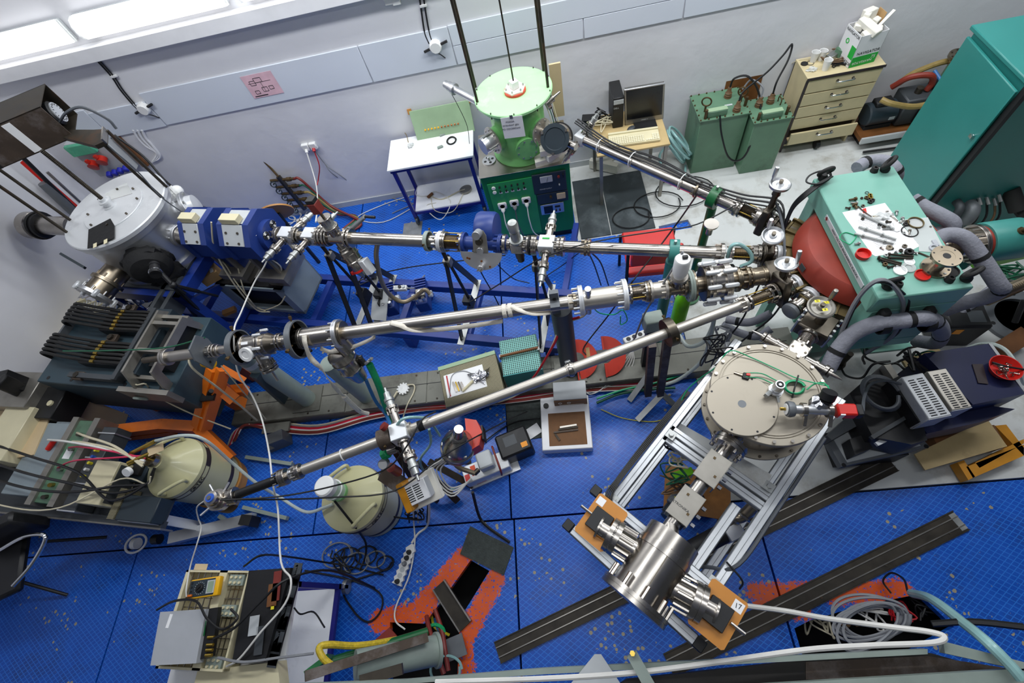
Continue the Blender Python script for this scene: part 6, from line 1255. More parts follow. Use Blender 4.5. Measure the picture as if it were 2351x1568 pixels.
# orange steel stand
t=thing('orange_stand','orange steel stand carrying the slate magnet','stand',(-3.3,1.6,0))
def ob(a,b,w=.09,h=.09,nm='beam_bar'):M().bar(a,b,w,h).o(nm,'orange',t)
p1,p2,p3=cN(470,245,.45),cN(880,375,.42),cN(1480,300,.42);p4=cN(1790,320,.45);p5=cI(1930,660,.75);p6=cN(2080,600,.25)
ob(p1,p2);ob(p2,p3);ob(p3,p4);ob(p4,p5);ob(cN(1840,330,.45),cI(2010,660,.75),.06);ob(p4,p6,.08,.08);ob(p2-UZ*.12,p3-UZ*.12,.07,.07);ob(cI(1960,800,.62),cI(2120,930,.5),.1,.1);ob(cI(1690,900,.5),cI(2210,840,.5),.08,.08);ob(cI(1700,700,.6),cI(1900,720,.6),.08);ob(cI(1990,640,.75),cI(2200,760,.6),.05)
ob(V((-4.1,1.9,.42)),V((-3.1,1.75,.42)));ob(V((-4.1,2.3,.42)),V((-3.1,2.1,.42)))
for p in(V((-4.1,1.9,.46)),V((-3.1,1.75,.46)),V((-4.1,2.3,.46)),V((-3.1,2.1,.46))):M().bx(p.x-.05,p.x+.05,p.y-.05,p.y+.05,0,.52).o('leg','orange',t)
q=cI(1880,880,.66);M().box(q,(.12,.12,.02)).cyl(q,q+V((.06,0,.05)),.018,n=10).o('pad','black_metal',t)
tag(M().bar(cN(830,300,.2),cN(870,220,.2),.05,.03).o('wood_lath','wood'),'wooden lath end on the floor under the slate magnet','lath')
tag(M().cyl(cI(1830,590,.95),cI(1920,610,.95),.04,n=20,bev=.01).o('yellow_adjuster','yellow'),'yellow round adjuster under the grey upright plate','knob')
# desk at the left wall with keyboard and monitor arm
t=thing('desk','light wooden desk corner at the left wall behind the racks','desk',(-4.75,1.7,0));M().prism([(XL+.02,1.2),(-4.4,1.25),(-4.42,1.9),(XL+.02,1.95)],.03,z0=.66).o('desk_top','wood_light',t);M().bx(-5.0,-4.96,1.3,1.9,0,.66).o('side_panel','wood_light',t);M().bx(-4.5,-4.46,1.3,1.85,0,.66).o('side_panel','wood_light',t)
a,b=cI(0,760,1.05),cI(200,850,.8);t=thing('monitor_stand','black monitor foot on the wooden desk','stand',b-UZ*.1);M().bar(a,b,.12,.04,bev=.01).o('neck','black',t);q=cI(200,870,.70);M().lathe(q,q+UZ*.02,[(0,.1),(.02,.09),(.02,0)],26).o('foot','rubber',t)
T=TR(cI(110,960,.69),-.5);k=M(T).bx(-.2,.12,-.06,.06,0,.02,.004).o('keyboard','black');tag(k,'black keyboard on the wooden desk','keyboard')
for i in range(8):
    for j in range(4):M(T).bx(-.18+.034*i,-.152+.034*i,-.045+.024*j,-.026+.024*j,.02,.026,.002).o('key','grey_dark',k)
tag(M().bar(cI(70,830,.70),cI(110,910,.70),.02,.012).o('pen','slate_dark'),'dark pen on the wooden desk','pen');tag(M(TR(cI(335,860,.69),.1)).bx(-.07,.05,-.06,.07,0,.3,.006).o('speaker_box','black'),'black box between desk and slate magnet','box');q=cI(325,1060,.69);tag(M().ball(q+UZ*.02,.04,(1.3,1,.5)).o('mouse','black'),'black mouse on the desk edge','mouse')
# instrument bench at the lower left
t=thing('instrument_bench','long grey instrument bench edge with metal legs at the lower left','bench',(-3.9,.9,0));a,b=cN(0,1075,.52),cN(1440,1225,.52);d=(b-a).normalized();n=UZ.cross(d)
Tb=axes(b,d,n,UZ);M(Tb).bx(-2.3,.02,.0,.05,-.03,.02).o('front_rail','grey_dark',t);M(Tb).bx(-2.3,.02,-.012,.0,-.1,.015).o('front_panel','alu_grey',t);M(Tb).bx(-2.3,-.8,.05,.72,-.03,-.01).bx(-.8,.0,.05,.34,-.03,-.01).o('bench_top','grey_dark',t);M(Tb).bx(-.78,-.772,-.014,-.01,-.1,.015).o('joint','steel',t)
M(Tb).bar((-.28,-.05,-.42),(.42,.16,-.42),.09,.06).o('foot','alu',t);M(Tb).bx(.34,.44,.1,.18,-.48,-.36).o('end_block','black',t);M(Tb).bx(-.12,-.05,.03,.1,-.45,-.03).o('leg','alu',t)
q=at(312,1248,.05);t=thing('castor','white swivel caster under the instrument bench','caster',q-UZ*.05);M().cyl(q+V((-.02,0,0)),q+V((.02,0,0)),.045,n=20).o('wheel','white_plastic',t);M().tor(q,(.3,.2,1),.075,.009,26,8).o('guard_ring','white_plastic',t)
tag(M().cyl(at(360,1238,.04)-V((.03,0,0)),at(360,1238,.04)+V((.03,0,0)),.04,n=16).o('castor','black'),'black caster under the instrument bench','caster')
# instruments on the bench
def inst(x0,x1,y0,y1,h,m,label,name='rack_unit',cat_='instrument',z0=0.0):
    t=thing(name,label,cat_,Tb@V(((x0+x1)/2,(y0+y1)/2,z0)));M(Tb).bx(x0,x1,y0,y1,z0,z0+h,.005).o('case',m,t);return t
t=inst(-1.42,-1.12,.12,.72,.16,'grey_box','blue grey instrument box with a red plug at the left edge');M(Tb).bx(-1.42,-1.1,.7,.72,.0,.16).o('front_panel','black',t)
t=inst(-1.10,-.88,.08,.74,.15,'green_oil','dark olive rack panel with round connectors on the bench');M(Tb).bx(-1.12,-1.06,.06,.76,0,.17).bx(-.9,-.84,.06,.76,0,.17).o('rail','alu_grey',t)
for v,m_ in((.62,'steel_dark'),(.5,'steel'),(.34,'steel'),(.22,'brass'),(.13,'steel_dark')):M(Tb).cyl((-.97,v,.15),(-.95,v-.01,.19),.016,n=10).o('connector',m_,t)
M(Tb).bx(-1.03,-.96,.42,.5,.15,.152).o('label_sticker','paper',t)
t=inst(-.80,-.66,.05,.7,.14,'grey_dark','narrow dark module crate with yellow and blue plugs');
for k in range(5):M(Tb).cyl((-.73,.3+.05*k,.14),(-.73,.3+.05*k,.17),.012,n=8).o('plug',('yellow_label','white_plastic','yellow_label','cable_blue','yellow_label')[k],t)
for k in range(4):M(Tb).bx(-.815,-.645,.04+k*.2,.05+k*.2,.0,.15).o('rail','alu',t)
t=inst(-.62,-.40,.1,.42,.2,'cream_plastic','beige instrument box next to the module crate');M(Tb).bx(-.4,-.394,.12,.4,.02,.18).o('front_panel','grey_dark',t)
t=inst(-.42,-.28,.3,.62,.06,'slate_dark','dark instrument with black handles next to the dewar');M(Tb).bx(-.39,-.31,.35,.5,.06,.09).o('handle','black',t)
t=inst(-.3,.02,.02,.2,.12,'slate_dark','blue black instrument with perforated side at the bench end');M(Tb).bx(-.36,-.3,.02,.24,0,.13).o('side_panel','perf_olive',t,uv=True);M(Tb).bx(-.29,.0,.015,.02,.02,.1).o('front_panel','grey_light',t)
t=inst(-1.75,-1.45,.35,.8,.26,'cream_plastic','cream stacked folders at the left picture edge','folder_stack','folders');t=inst(-1.75,-1.28,.72,1.0,.22,'black','black console with dials by the desk','console');M(Tb).cyl((-1.36,.85,.22),(-1.36,.85,.235),.025,n=14).o('dial','cream_plastic',t);t=inst(-2.0,-1.5,.78,1.1,.3,'alu_grey','open grey metal lid above the black console','metal_hood','hood')
def bc(p,z=.15):return Tb@V((p[0],p[1],z))
D_=at(320,1045,.95)
for k,(p,m_,lab)in enumerate((((-.95,.62),'cable_cream','cream cable from the olive panel to the brass fitting'),((-.95,.55),'cable_cream','second cream cable from the olive panel to the brass fitting'),((-1.2,.55),'cable_white','white cable from the red plug to the brass fitting'),((-.95,.5),'cable_pink','crimson cable from the middle connector of the olive panel'),((-.95,.34),'cable_pink','crimson cable from the lower connector of the olive panel'))):
    a=bc(p,.2);cable([a,lerp(a,D_,.35)+UZ*.08,lerp(a,D_,.7)+UZ*.03,D_+V((-.05,-.05+.02*k,-.1))],.009 if k<3 else .007,m_,lab)
for k,(y_,m_)in enumerate(((.42,'cable_black'),(.3,'cable_black'),(.2,'cable_black'),(.05,'cable_cream'))):cable([bc((-1.9,y_+.1),.3),bc((-1.2,y_-.02),.24),bc((-.6,y_-.12+.04*k),.3),bc((-.3,.14+.05*k),.22),bc((-.05,.27),.22),bc((.0,.38-.02*k),.26)],.01 if k<3 else .006,m_,['thick black cable crossing the bench instruments','second thick black cable crossing the bench instruments','third thick black cable crossing the bench instruments','thin cream cable along the bench edge'][k])
tag(M(Tb).cyl((-1.19,.48,.17),(-1.15,.55,.19),.02,n=12).o('red_plug','red'),'red cable plug on the blue grey instrument box','plug')
# black chair at the lower left
t=thing('black_chair','black padded chair with chrome arm tubes at the left edge','chair',at(60,1300,0));q=at(40,1300,.45);T=TR(q,.35);M(T).bx(-.35,.1,-.22,.22,0,.06,.02).o('seat','black',t);q2=at(55,1210,.6);M(TR(q2,.35)).bx(-.4,.12,-.05,.05,-.1,.2,.02).o('backrest','black',t)
M().tube([at(0,1262,.62),at(55,1232,.64),at(100,1228,.64),at(100,1250,.62),at(70,1300,.6),at(30,1345,.58)],.014,8).o('arm_tube','chrome',t)
for a,b in(((105,1243,.3),(245,1233,.05)),((45,1335,.25),(155,1366,.02))):M().cyl(at(*a),at(*b),.013,n=8).o('leg','black_metal',t)
# ---------- round scattering chamber on its aluminium profile frame ----------
RC=V((.962,.884,0));t=thing('scattering_chamber','round steel chamber with bolted lid and offset round plate on aluminium frame','chamber',(RC.x,RC.y,1.03))
zl_=1.31
M().lathe(RC+UZ*1.03,RC+UZ*1.29,[(0,.20),(0,.262),(.02,.262),(.021,.235),(.23,.235),(.235,.27),(.255,.27)],64).o('shell','steel',t)
lf=M().lathe(RC+UZ*1.05,RC+UZ*1.066,[(0,.235),(0,.282),(.016,.282),(.016,.235)],64).o('lower_flange','steel_lid',t)
ld=M().lathe(RC+UZ*1.285,RC+UZ*zl_,[(0,.27),(0,.28),(.022,.28),(.025,.277),(.025,.246),(.02,.245),(.02,.241),(.025,.24),(.025,.234),(.02,.233),(.02,.229),(.025,.228),(.025,0)],72).o('lid','steel_lid',t)
for k in range(20):
    w=k*PI/10+.1;d=V((math.cos(w),math.sin(w),0));M().cyl(RC+d*.263+UZ*1.30,RC+d*.263+UZ*(zl_+.012),.0085,n=10).cyl(RC+d*.263+UZ*(zl_+.012),RC+d*.263+UZ*(zl_+.0122),.004,n=6).o('bolt','steel',ld)
    M().cyl(RC+d*.268+UZ*1.06,RC+d*.268+UZ*1.076,.0075,n=8).o('bolt','steel_dark',lf)
q=cL(790,980,zl_+.002);pl=M().lathe(q,q+UZ*.018,[(0,.168),(.015,.168),(.018,.165),(.018,0)],60).o('offset_plate','steel_lid',t)
M().cyl(q+UZ*.018,q+UZ*.0186,.02,n=24).o('centre_hole','grey_mid',pl)
for k in range(8):w=.2+k*PI/4;p=q+V((math.cos(w),math.sin(w),0))*.152+UZ*.018;M().cyl(p,p+UZ*.0006,.0055,n=10).o('bolt_hole','ink',pl)
# things on the lid
q=cL(1080,870,zl_);t=thing('small_valve','small round topped valve clamped on the chamber lid','valve',q);M().lathe(q,q+UZ*.11,[(0,.036),(.014,.036),(.015,.022),(.03,.022),(.031,.034),(.045,.034),(.046,.02),(.06,.026),(.08,.026),(.11,.022)],22).o('body','alu',t);M().tor(q+UZ*.11,(0,0,1),.012,.005,16,6).o('seal','black',t);M().bar(q+V((-.03,-.01,.04)),q+V((-.06,-.03,.05)),.02,.02).bar(q+V((0,-.03,.03)),q+V((0,-.06,.02)),.012,.012).o('clamp_lever','zinc',t)
for k in range(5):lp(cL(1270,820,zl_+.004+.004*k),.052-.002*k,1.0,'cable_green',.0035,['lowest','second lowest','middle','second highest','topmost'][k]+' turn of the coiled green wire on the chamber lid','wire','wire_coil',.75)
cable([cL(1250,915,zl_+.01),cL(1270,830,zl_+.03),cL(1305,712,zl_+.02)],.004,'black','black tie holding the coiled green wire','cable tie','cable_tie')
cable([cL(830,690,zl_+.03),cL(970,695,zl_+.02),cL(1080,745,zl_+.01),cL(1180,800,zl_+.01)],.0032,'cable_green','green wire with red sleeve from connector to coil','wire','wire');cable([cL(830,725,zl_+.03),cL(960,738,zl_+.02),cL(1050,775,zl_+.01),cL(1180,830,zl_+.01)],.0032,'cable_green','green wire with blue sleeve from connector to coil','wire','wire')
cable([cL(1380,840,zl_+.02),cL(1450,790,zl_+.03),cL(1530,780,zl_+.05),cL(1580,830,zl_+.1),cL(1590,880,zl_+.1)],.0035,'cable_green','green wire from the coil to the gauge cross','wire','wire')
cable([cL(1580,810,zl_+.06),cL(1300,740,zl_+.02),cL(1100,650,zl_+.01),cL(900,560,zl_+.01),cL(720,490,zl_+.03),cL(640,530,zl_),cL(560,640,1.25),cL(420,740,1.1),cL(300,850,1.0),cL(215,1020,.9)],.0035,'cable_green','long green wire across the lid hanging over the frame side','wire','wire')
q=cL(800,715,zl_+.02);t=thing('plug_connector','black and nickel plug at the ends of the green wires','plug',q-UZ*.02);a=cL(725,690,zl_+.018);M().cyl(a,q,.009,n=10).o('pin','steel_warm',t);M().bar(q,cL(860,735,zl_+.018),.035,.025,bev=.003).o('body','black',t);M().bar(cL(835,705,zl_+.03),cL(870,708,zl_+.03),.014,.014).o('red_sleeve','red',t)
g_=cL(1450,1010,zl_+.07);t=thing('gauge_cross','aluminium cross of clamped fittings with a dial on the lid edge','cross',g_-UZ*.07);e1,e2=cL(1200,1015,zl_+.08),cL(1600,1030,zl_+.07);d=(e2-e1).normalized()
M().cyl(e1+d*.03,e2,.022,n=16).o('tube','alu',t);M().lathe(e1,e1+d*.03,[(0,.036),(.012,.04),(.03,.036)],22).cyl(e1-d*.004,e1,.027,n=18).o('dial','grey_mid',t);M().lathe(e1-d*.006,e1-d*.003,[(0,.0),(0,.027),(.003,.027)],20).o('dial_face','white_plastic',t);M().cyl(e1-d*.03,e1,.008,n=8).o('nut','brass',t)
for k in(.38,.95):p=lerp(e1,e2,k);M().lathe(p-d*.01,p+d*.01,[(0,.034),(.02,.034)],20).bar(p+V((0,-.03,0)),p+V((-.01,-.07,-.03)),.014,.014).o('ring_clamp','steel',t)
M().ball(cL(1500,960,zl_+.08),.045,(1.1,.9,.9),16,.2).o('foil_joint','foil',t);u=cL(1560,920,zl_+.12);M().cyl(cL(1520,970,zl_+.07),u,.03,n=16).cyl(u,u+V((.01,.02,.03)),.034,n=16).o('cable_inlet','black_metal',t);M().cyl(g_-UZ*.07,g_,.03,n=18).o('foot','alu',t)
T=along(cL(1635,1030,zl_+.06),cL(1820,1035,zl_+.06));L_=(cL(1635,1030,zl_+.06)-cL(1820,1035,zl_+.06)).length;t=M(T).box((0,0,L_/2),(.06,.055,L_),.008).o('gauge_box','red');tag(t,'red gauge box with black end beside the chamber lid','gauge');M(T).box((0,0,L_+.01),(.058,.053,.03),.006).o('end_cap','black',t);M(T).box((0,0,.02),(.061,.05,.02)).o('label_sticker','paper',t)
cable([T@V((0,0,L_+.03)),cL(1900,900,1.0),cL(1960,790,.8),cL(2100,760,.72),cL(2230,790,.7)],.008,'cable_dark_grey','grey cable arching from the red gauge box to the rack')
# exit port, shield boxes and detector drum
x,y,z=frame(dE)
def sE(pxx,pyy,zz):p=at(pxx,pyy,zz);return(p-c0).dot(dE)
EZ=1.17
def E(s,o_=0.0,zz=EZ):return V((c0.x,c0.y,zz))+dE*s+eE*o_
t=thing('exit_pipe','steel exit pipe with big bolted flange leaving the round chamber','pipe',E(1.45,0,1.1));M().cyl(E(1.28),E(2.0),.036,n=20).o('tube','steel',t)
f_=M().lathe(E(1.41),E(1.455),[(0,.088),(.02,.088),(.021,.084),(.024,.084),(.025,.088),(.045,.088)],36).o('flange','steel',t)
for k in range(8):w=.3+k*PI/4;p=E(1.455)+(x*math.cos(w)+y*math.sin(w))*.074;M().cyl(p-dE*.06,p+dE*.02,.007,n=6).cyl(p+dE*.004,p+dE*.02,.011,n=6).o('bolt','steel',f_)
for k,(pp,lab)in enumerate((((1661,1088),'flat grey shield box over the exit pipe next to the round chamber'),((1604,1179),'flat grey shield box with stamped letters next to the drum'))):
    s_=sE(*pp,1.24);t=thing('shield_box',lab,'box',E(s_,0,1.1));T=axes(E(s_),dE,eE,UZ*(1 if dE.cross(eE).z>0 else-1));zz=1 if T.to_3x3().col[2].z>0 else-1
    M(T).box((0,0,.04*zz),(.17,.115,.012),.002).box((0,.055,.0),(.17,.006,.09)).box((0,-.055,.0),(.17,.006,.09)).o('shell','alu_grey',t);M(T).box((.03,-.03,.047*zz),(.012,.012,.004)).box((-.05,.02,.047*zz),(.012,.012,.004)).o('screw','brown_brass',t)
    for i in range(3):M(T).box((.05-.05*i,-.075,.0),(.015,.02,.02)).o('hinge','chrome',t)
    if k:text('ELEKTRONIKA',.018,axes(E(s_+.0,-.0,EZ+.047),-eE,-dE,UZ)@Matrix.Translation((-.03,-.02,0)),'ink',t)
a,b=at(1542,1240,1.2),at(1458,1372,1.2);d=(b-a).normalized();t=thing('detector_drum','shiny steel drum with flanged side arms at the end of the aluminium frame','drum',(a+b)/2-UZ*.12);L_=(b-a).length;rD=.125
M().lathe(a-d*.02,b,[(0,.0),(0,rD),(.075,rD),(.076,rD+.004),(.11,rD+.004),(.111,rD-.002),(L_+.02,rD-.002)],56).o('shell','steel',t);M().lathe(b-d*.01,b+d*.03,[(0,.0),(0,.165),(.018,.165),(.019,.161),(.022,.161),(.023,.165),(.04,.165),(.04,0)],48).o('end_flange','steel',t);M().bolts(b-d*.01,d,.15,10,.009,.018,.2,both=.04).o('flange_bolts','steel',t)['kind']='stuff'
M().bar(lerp(a,b,.3)+V((.04,.02,rD-.0)),lerp(a,b,.98)+V((.04,.02,rD-.0)),.004,.002).o('weld_seam','steel_dark',t)
M().cyl(E(1.95),a,.036,n=18).o('neck','steel',t)
sd=UZ.cross(d).normalized()
for sg,pb,lab,num in((1,(1380,1198),'orange circuit board with black box at the rail side of the drum','n'),(-1,(1648,1408),'orange circuit board numbered 17 at the lower end of the drum','17')):
    c=lerp(a,b,.42 if sg>0 else .62);e=at(*((1425,1243)if sg>0 else(1582,1372)),1.18);q=(e-c);q.z=0;q.normalize();p0=c+q*(rD-.02);k=M().cyl(p0,p0+q*.1,.055,n=24).o('side_arm','steel',t);M().lathe(p0+q*.09,p0+q*.145,[(0,.085),(.024,.085),(.025,.08),(.03,.08),(.031,.085),(.055,.085)],32).bolts(p0+q*.09,q,.074,8,.008,.014,.1,both=.055).cyl(p0+q*.145,p0+q*.19,.045,n=20).lathe(p0+q*.19,p0+q*.2,[(0,.06),(.01,.06)],24).o('arm_flange','steel',k)
    if sg>0:text('VACUUM PRAHA',.018,axes(p0+q*.118+UZ*.087,UZ.cross(q),q,UZ),'ink',k)
    pc=at(*pb,1.2);T=axes(pc,d,sd,UZ);w1,w2=(.115,.085)
    bt=thing('circuit_board',lab,'board',pc);M(T).prism([(-w1+.01,-w2),(w1-.01,-w2),(w1,-w2+.01),(w1,w2-.01),(w1-.01,w2),(-w1+.01,w2),(-w1,w2-.01),(-w1,-w2+.01)],.004,z0=-.002).o('board','pcb',bt)
    M(T).bx(-.05,.06,-.055,.045,.002,.035,.002).o('amplifier_box','black',bt);M(T).bx(-.1,-.06,-.075,-.035,.002,.003).o('paper_label','paper',bt)if sg>0 else M(T).bx(-.1,-.055,.03,.075,.002,.003).o('paper_label','paper',bt)
    M(T).cyl((0,-sg*.055,.018),(0,-sg*.12,.018),.008,n=8).o('connector','steel',bt);M(T).cyl((.02,sg*.05,.018),(.02,sg*.13,.018),.007,n=8).o('connector','steel',bt)
    if sg<0:text('17',.03,T@axes((-.078,.052,.0035),(-.3,.95,0),(-.95,-.3,0),(0,0,1)),'ink',bt)
    else:cable([T@V((.02,.13,.018)),T@V((.0,.17,.03)),T@V((-.03,.16,.0)),T@V((.0,.1,-.05))],.006,'black','short black cable looping at the orange board by the rail')
# aluminium profile frame
t=thing('profile_frame','frame of slotted aluminium profiles carrying chamber and drum','frame',E(1.6,0,0));zf=.93
def prof(a,b,name='profile',w_=.05):
    a,b=V(a),V(b);k=M().bar(a,b,w_,w_,bev=.003);o_=k.o(name,'alu_profile',t);u=(b-a).normalized();n=UZ.cross(u)
    g=M()
    if abs(u.z)<.9:g.bar(a+UZ*(w_/2+.0002),b+UZ*(w_/2+.0002),.010,.0012,up=n).bar(a-n*(w_/2+.0002),b-n*(w_/2+.0002),.010,.0012,up=UZ).bar(a+n*(w_/2+.0002),b+n*(w_/2+.0002),.010,.0012,up=UZ).o('slot','grey_dark',o_)
    return o_
for o_ in(.30,-.325):prof(E(.72,o_,zf),E(2.13,o_,zf));prof(E(.72,o_,.35),E(2.13,o_,.35))
prof(E(1.6,-.20,zf),E(2.2,-.20,zf))
for s_,o1 in((1.46,.30),(1.52,.30),(2.03,.36),(2.27,.37)):prof(E(s_,-o1,zf+(.05 if s_>2 else .0)),E(s_,o1,zf+(.05 if s_>2 else 0)))
for s_ in(2.03,2.27):
    for o_ in(-.39,.4):p=E(s_,o_,zf+.05);M(axes(p,dE,eE,UZ)).box((0,0,0),(.055,.05,.055),.003).o('end_cap','black',t)
for s_ in(.75,2.1):
    for o_ in(-.30,.325):prof(E(s_,o_,0),E(s_,o_,zf-.025),'leg')
for s_,o_ in((1.42,-.27),(1.5,.27),(2.0,-.3),(2.0,.3),(2.24,-.16),(2.24,.2),(1.0,.3)):M(axes(E(s_,o_,zf+.05),dE,eE,UZ)).box((0,0,0),(.05,.05,.006)).cyl((0,0,0),(0,0,.02),.014,n=6).o('corner_bolt','zinc',t)
# below: board with motor, granite slab, cables
q=at(1600,1130,.3);tag(M(TR(q,-.25)).box((0,.0,0),(.42,.30,.012)).o('fibreboard','mdf'),'brownish board carrying the finned motor inside the frame','board');M(TR(q,-.25)).bx(-.15,.15,-.1,.1,-.29,-.01).o('support','black_metal',bpy.data.objects['fibreboard.001'])
T=TR(at(1565,1165,.31),.75);t=thing('vacuum_motor','grey finned electric motor under the shield boxes','motor',T.translation);M(T).cyl((-.14,0,.09),(.12,0,.09),.075,n=24).o('body','slate_dark',t)
for k in range(12):w=PI*(k+.5)/12;M(T).bar((-.12,math.cos(w)*.08,.09+math.sin(w)*.08),(.1,math.cos(w)*.08,.09+math.sin(w)*.08),.006,.014,up=(0,math.cos(w),math.sin(w))).o('fin','grey_dark',t)
M(T).box((-.02,.06,.17),(.09,.07,.05),.006).o('terminal_box','grey_mid',t);M(T).prism([(-.012,-.01),(.012,-.01),(0,.013)],.001,axes((-.02,.06,.196),(1,0,0),(0,1,0),(0,0,1))).o('warning_label','yellow_label',t)
t=thing('black_motor','black motor with a red mark and grey end block inside the frame','motor',at(1620,1250,.55));a,b=at(1590,1262,.62),at(1660,1225,.62);d=(b-a).normalized();M().cyl(a,b,.055,n=22).o('body','black',t);M().bar(b,b+d*.1,.12,.12,bev=.005).o('end_block','alu',t);q=lerp(a,b,.5)+V((0,-.01,.056));M().cyl(q,q+UZ*.002,.018,n=16).o('red_mark','red',t)
t=thing('elbow_tube','steel elbow with clamps between motor and chamber inside the frame','tube',at(1690,1195,.6));P=px((1655,1205,.65),(1680,1190,.7),(1705,1185,.72),(1740,1150,.8));M().tube(P,.032,14).o('tube','steel_warm',t)
for p in P[1:]:M().tor(p,(1,.8,.3),.04,.008,20,6).o('ring_clamp','steel',t)
tag(M().bar(E(1.36,-.28,.78),E(1.42,.3,.78),.16,.02,up=UZ).o('granite_slab','floor_white'),'speckled slab under the round chamber inside the frame','slab')
tag(M(TR(at(1568,1088,.5),.2)).box((0,0,0),(.13,.05,.04),.004).o('green_block','green_lime'),'light green block among cables inside the frame','block')
for k in range(4):tangle(E(1.5+.05*k,.2-.03*k,.82-.08*k),.08,14,.005,('cable_black','cable_cream','cable_dark_green','cable_brown')[k],['black cable tangle inside the profile frame corner','cream cable tangle hanging inside the profile frame','dark green cable tangle inside the profile frame','brown cable tangle inside the profile frame'][k],zz=.1)
for k in range(5):cable([E(1.2,.335+.006*k,.95),E(1.6,.335+.008*k,.94),E(1.9,.33+.006*k,1.0),E(2.02,.30+.01*k,1.04),E(2.05,.24+.006*k,1.0)],.004,'cable_black',['outermost','second outermost','middle','second innermost','innermost'][4-k]+' black cable along the left profile','cable','frame_cable','cables along the profile')
cable([E(1.0,-.36,.97),E(1.5,-.36,.97),E(1.85,-.35,.97),E(1.95,-.25,.9),E(2.05,-.1,.8)],.01,'cable_dark_grey','grey cable strapped along the frame beside the carts');cable([E(1.88,-.3,.98),E(1.9,-.4,.96),E(1.93,-.42,.9)],.005,'black','black strap round the frame profile','strap','strap')
tangle(at(1625,830,.9),.09,24,.005,'cable_black','black cable tangle behind the round chamber',zz=.3);tangle(at(1650,790,.8),.06,12,.007,'cable_grey','grey cable tangle behind the round chamber',zz=.2)
cable(px((1560,770,.6),(1580,795,.62),(1615,785,.7),(1635,750,.8),(1640,720,.85)),.014,'hose_clear','translucent tube loop under the open steel ring','tube','tube_loop',n=10);cable(px((1640,730,.9),(1630,780,.7),(1610,830,.4),(1560,870,.2),(1520,885,.16)),.014,'hose_clear','translucent tube running down to the duct','tube','drain_tube',n=10)
# ---------- carts and boards at the right ----------
t=thing('surface_plate','grey cast surface plate lying under the dark racks','plate',cQ(900,1150,.2));P=[cQ(*p,.26)for p in((350,1010),(520,1300),(1310,1120),(1000,760))];M().prism([(p.x,p.y)for p in P],.06,z0=.2).o('plate','grey_mid',t)
P2=[lerp(p,(P[0]+P[2])/2,.16)for p in P];M().prism([(p.x,p.y)for p in P2],.004,z0=.258).o('inner_field','grey_light',t);c=(P[0]+P[2])/2;M().bx(c.x-.2,c.x+.2,c.y-.1,c.y+.1,0,.2).o('support','black_metal',t)
for p in P:q=lerp(p,c,.06);M().cyl(q+UZ*.0,q+UZ*.002,.014,n=12).o('bolt_hole','black',t)
def prq(pts,z0,h,m,name,label,cat_):P=[cQ(*p,z0+h)for p in pts];return tag(M().prism([(p.x,p.y)for p in P],h,z0=z0).o(name,m),label,cat_)
t=prq([(590,640),(890,380),(1220,800),(1290,1060),(1150,1100),(800,1030)],.28,.22,'black','rack_chassis','black electronics chassis with grey frame below the coiled cable','chassis')
prq([(385,1020),(430,1060),(840,830),(830,790),(560,860)],.27,.12,'grey_dark','rack_plate','dark rack side plate lying next to the red gauge box','plate');prq([(590,1050),(720,1010),(800,1130),(640,1195)],.27,.12,'black','black_block','black hollow block on the grey surface plate','block')
prq([(780,1020),(1190,780),(1220,800),(810,1050)],.5,.03,'grey_dark','rack_bar','dark angle bar across the black chassis','bar');prq([(820,1080),(1040,955),(1080,1000),(850,1110)],.45,.02,'alu_white','bright_frame','chassis handle with bright cut outs','handle')
prq([(900,385),(960,375),(1220,780),(1190,810)],.48,.08,'alu_grey','rack_strip','grey rack rail between chassis and slotted modules','rail')
for k,(pts,lab)in enumerate(([[(1060,490),(1240,430),(1520,790),(1310,870)],'white slotted power module next to the coiled cable'],[[(1290,440),(1470,420),(1740,735),(1520,790)],'beige slotted power module next to the navy box'])):
    P=[cQ(*p,.70)for p in pts];a,b,c_,d_=P;ux=(b-a).normalized();T=axes(a,ux,UZ.cross(ux),UZ);t=thing('power_module',lab,'module',a-UZ*.2);w_=(b-a).length;u2=(d_-a);L_=u2.length;uy=u2.normalized();T=axes((a.x,a.y,.5),uy,UZ.cross(uy),UZ);hw=-w_ if(b-a).dot(UZ.cross(uy))<0 else w_
    M(T).bx(0,L_,0,hw,0,.195,.004).o('case','alu_white' if k==0 else 'steel_satin',t)
    for i in range(16):
        for j in range(2):M(T).bx(.03+i*L_*.055,.03+i*L_*.055+.007,hw*(.16+.4*j),hw*(.44+.4*j),.195,.1958).o('vent_slot','ink',t)
    M(T).bx(L_,L_+.004,0,hw,.02,.19).o('front_panel','grey_plastic',t)
prq([(960,520),(1040,480),(1300,860),(1220,900)],.5,.12,'black','heat_sink','black finned heat sink beside the white slotted module','heat sink')
t=prq([(1260,280),(1850,190),(2180,640),(1700,740)],.3,.35,'navy','navy_case','navy blue equipment case carrying the red bowl','case');P=[cQ(*p,.655)for p in((1840,190),(1870,190),(2200,640),(2170,640))];M().prism([(p.x,p.y)for p in P],.006,z0=.65).o('edge_trim','alu',t)
prq([(1220,920),(1700,730),(2080,780),(1760,900),(1290,1000)],.28,.2,'navy','navy_box','navy blue case lower front under the slotted modules','case')
q=cQ(1940,440,.655);t=thing('plastic_bowl','red plastic bowl full of screws on the navy case','bowl',q);M().lathe(q,q+UZ*.055,[(0,.055),(.05,.082),(.055,.084),(.055,.079),(.048,.076),(.006,.05),(.006,0)],36).o('bowl','red',t);random.seed(3)
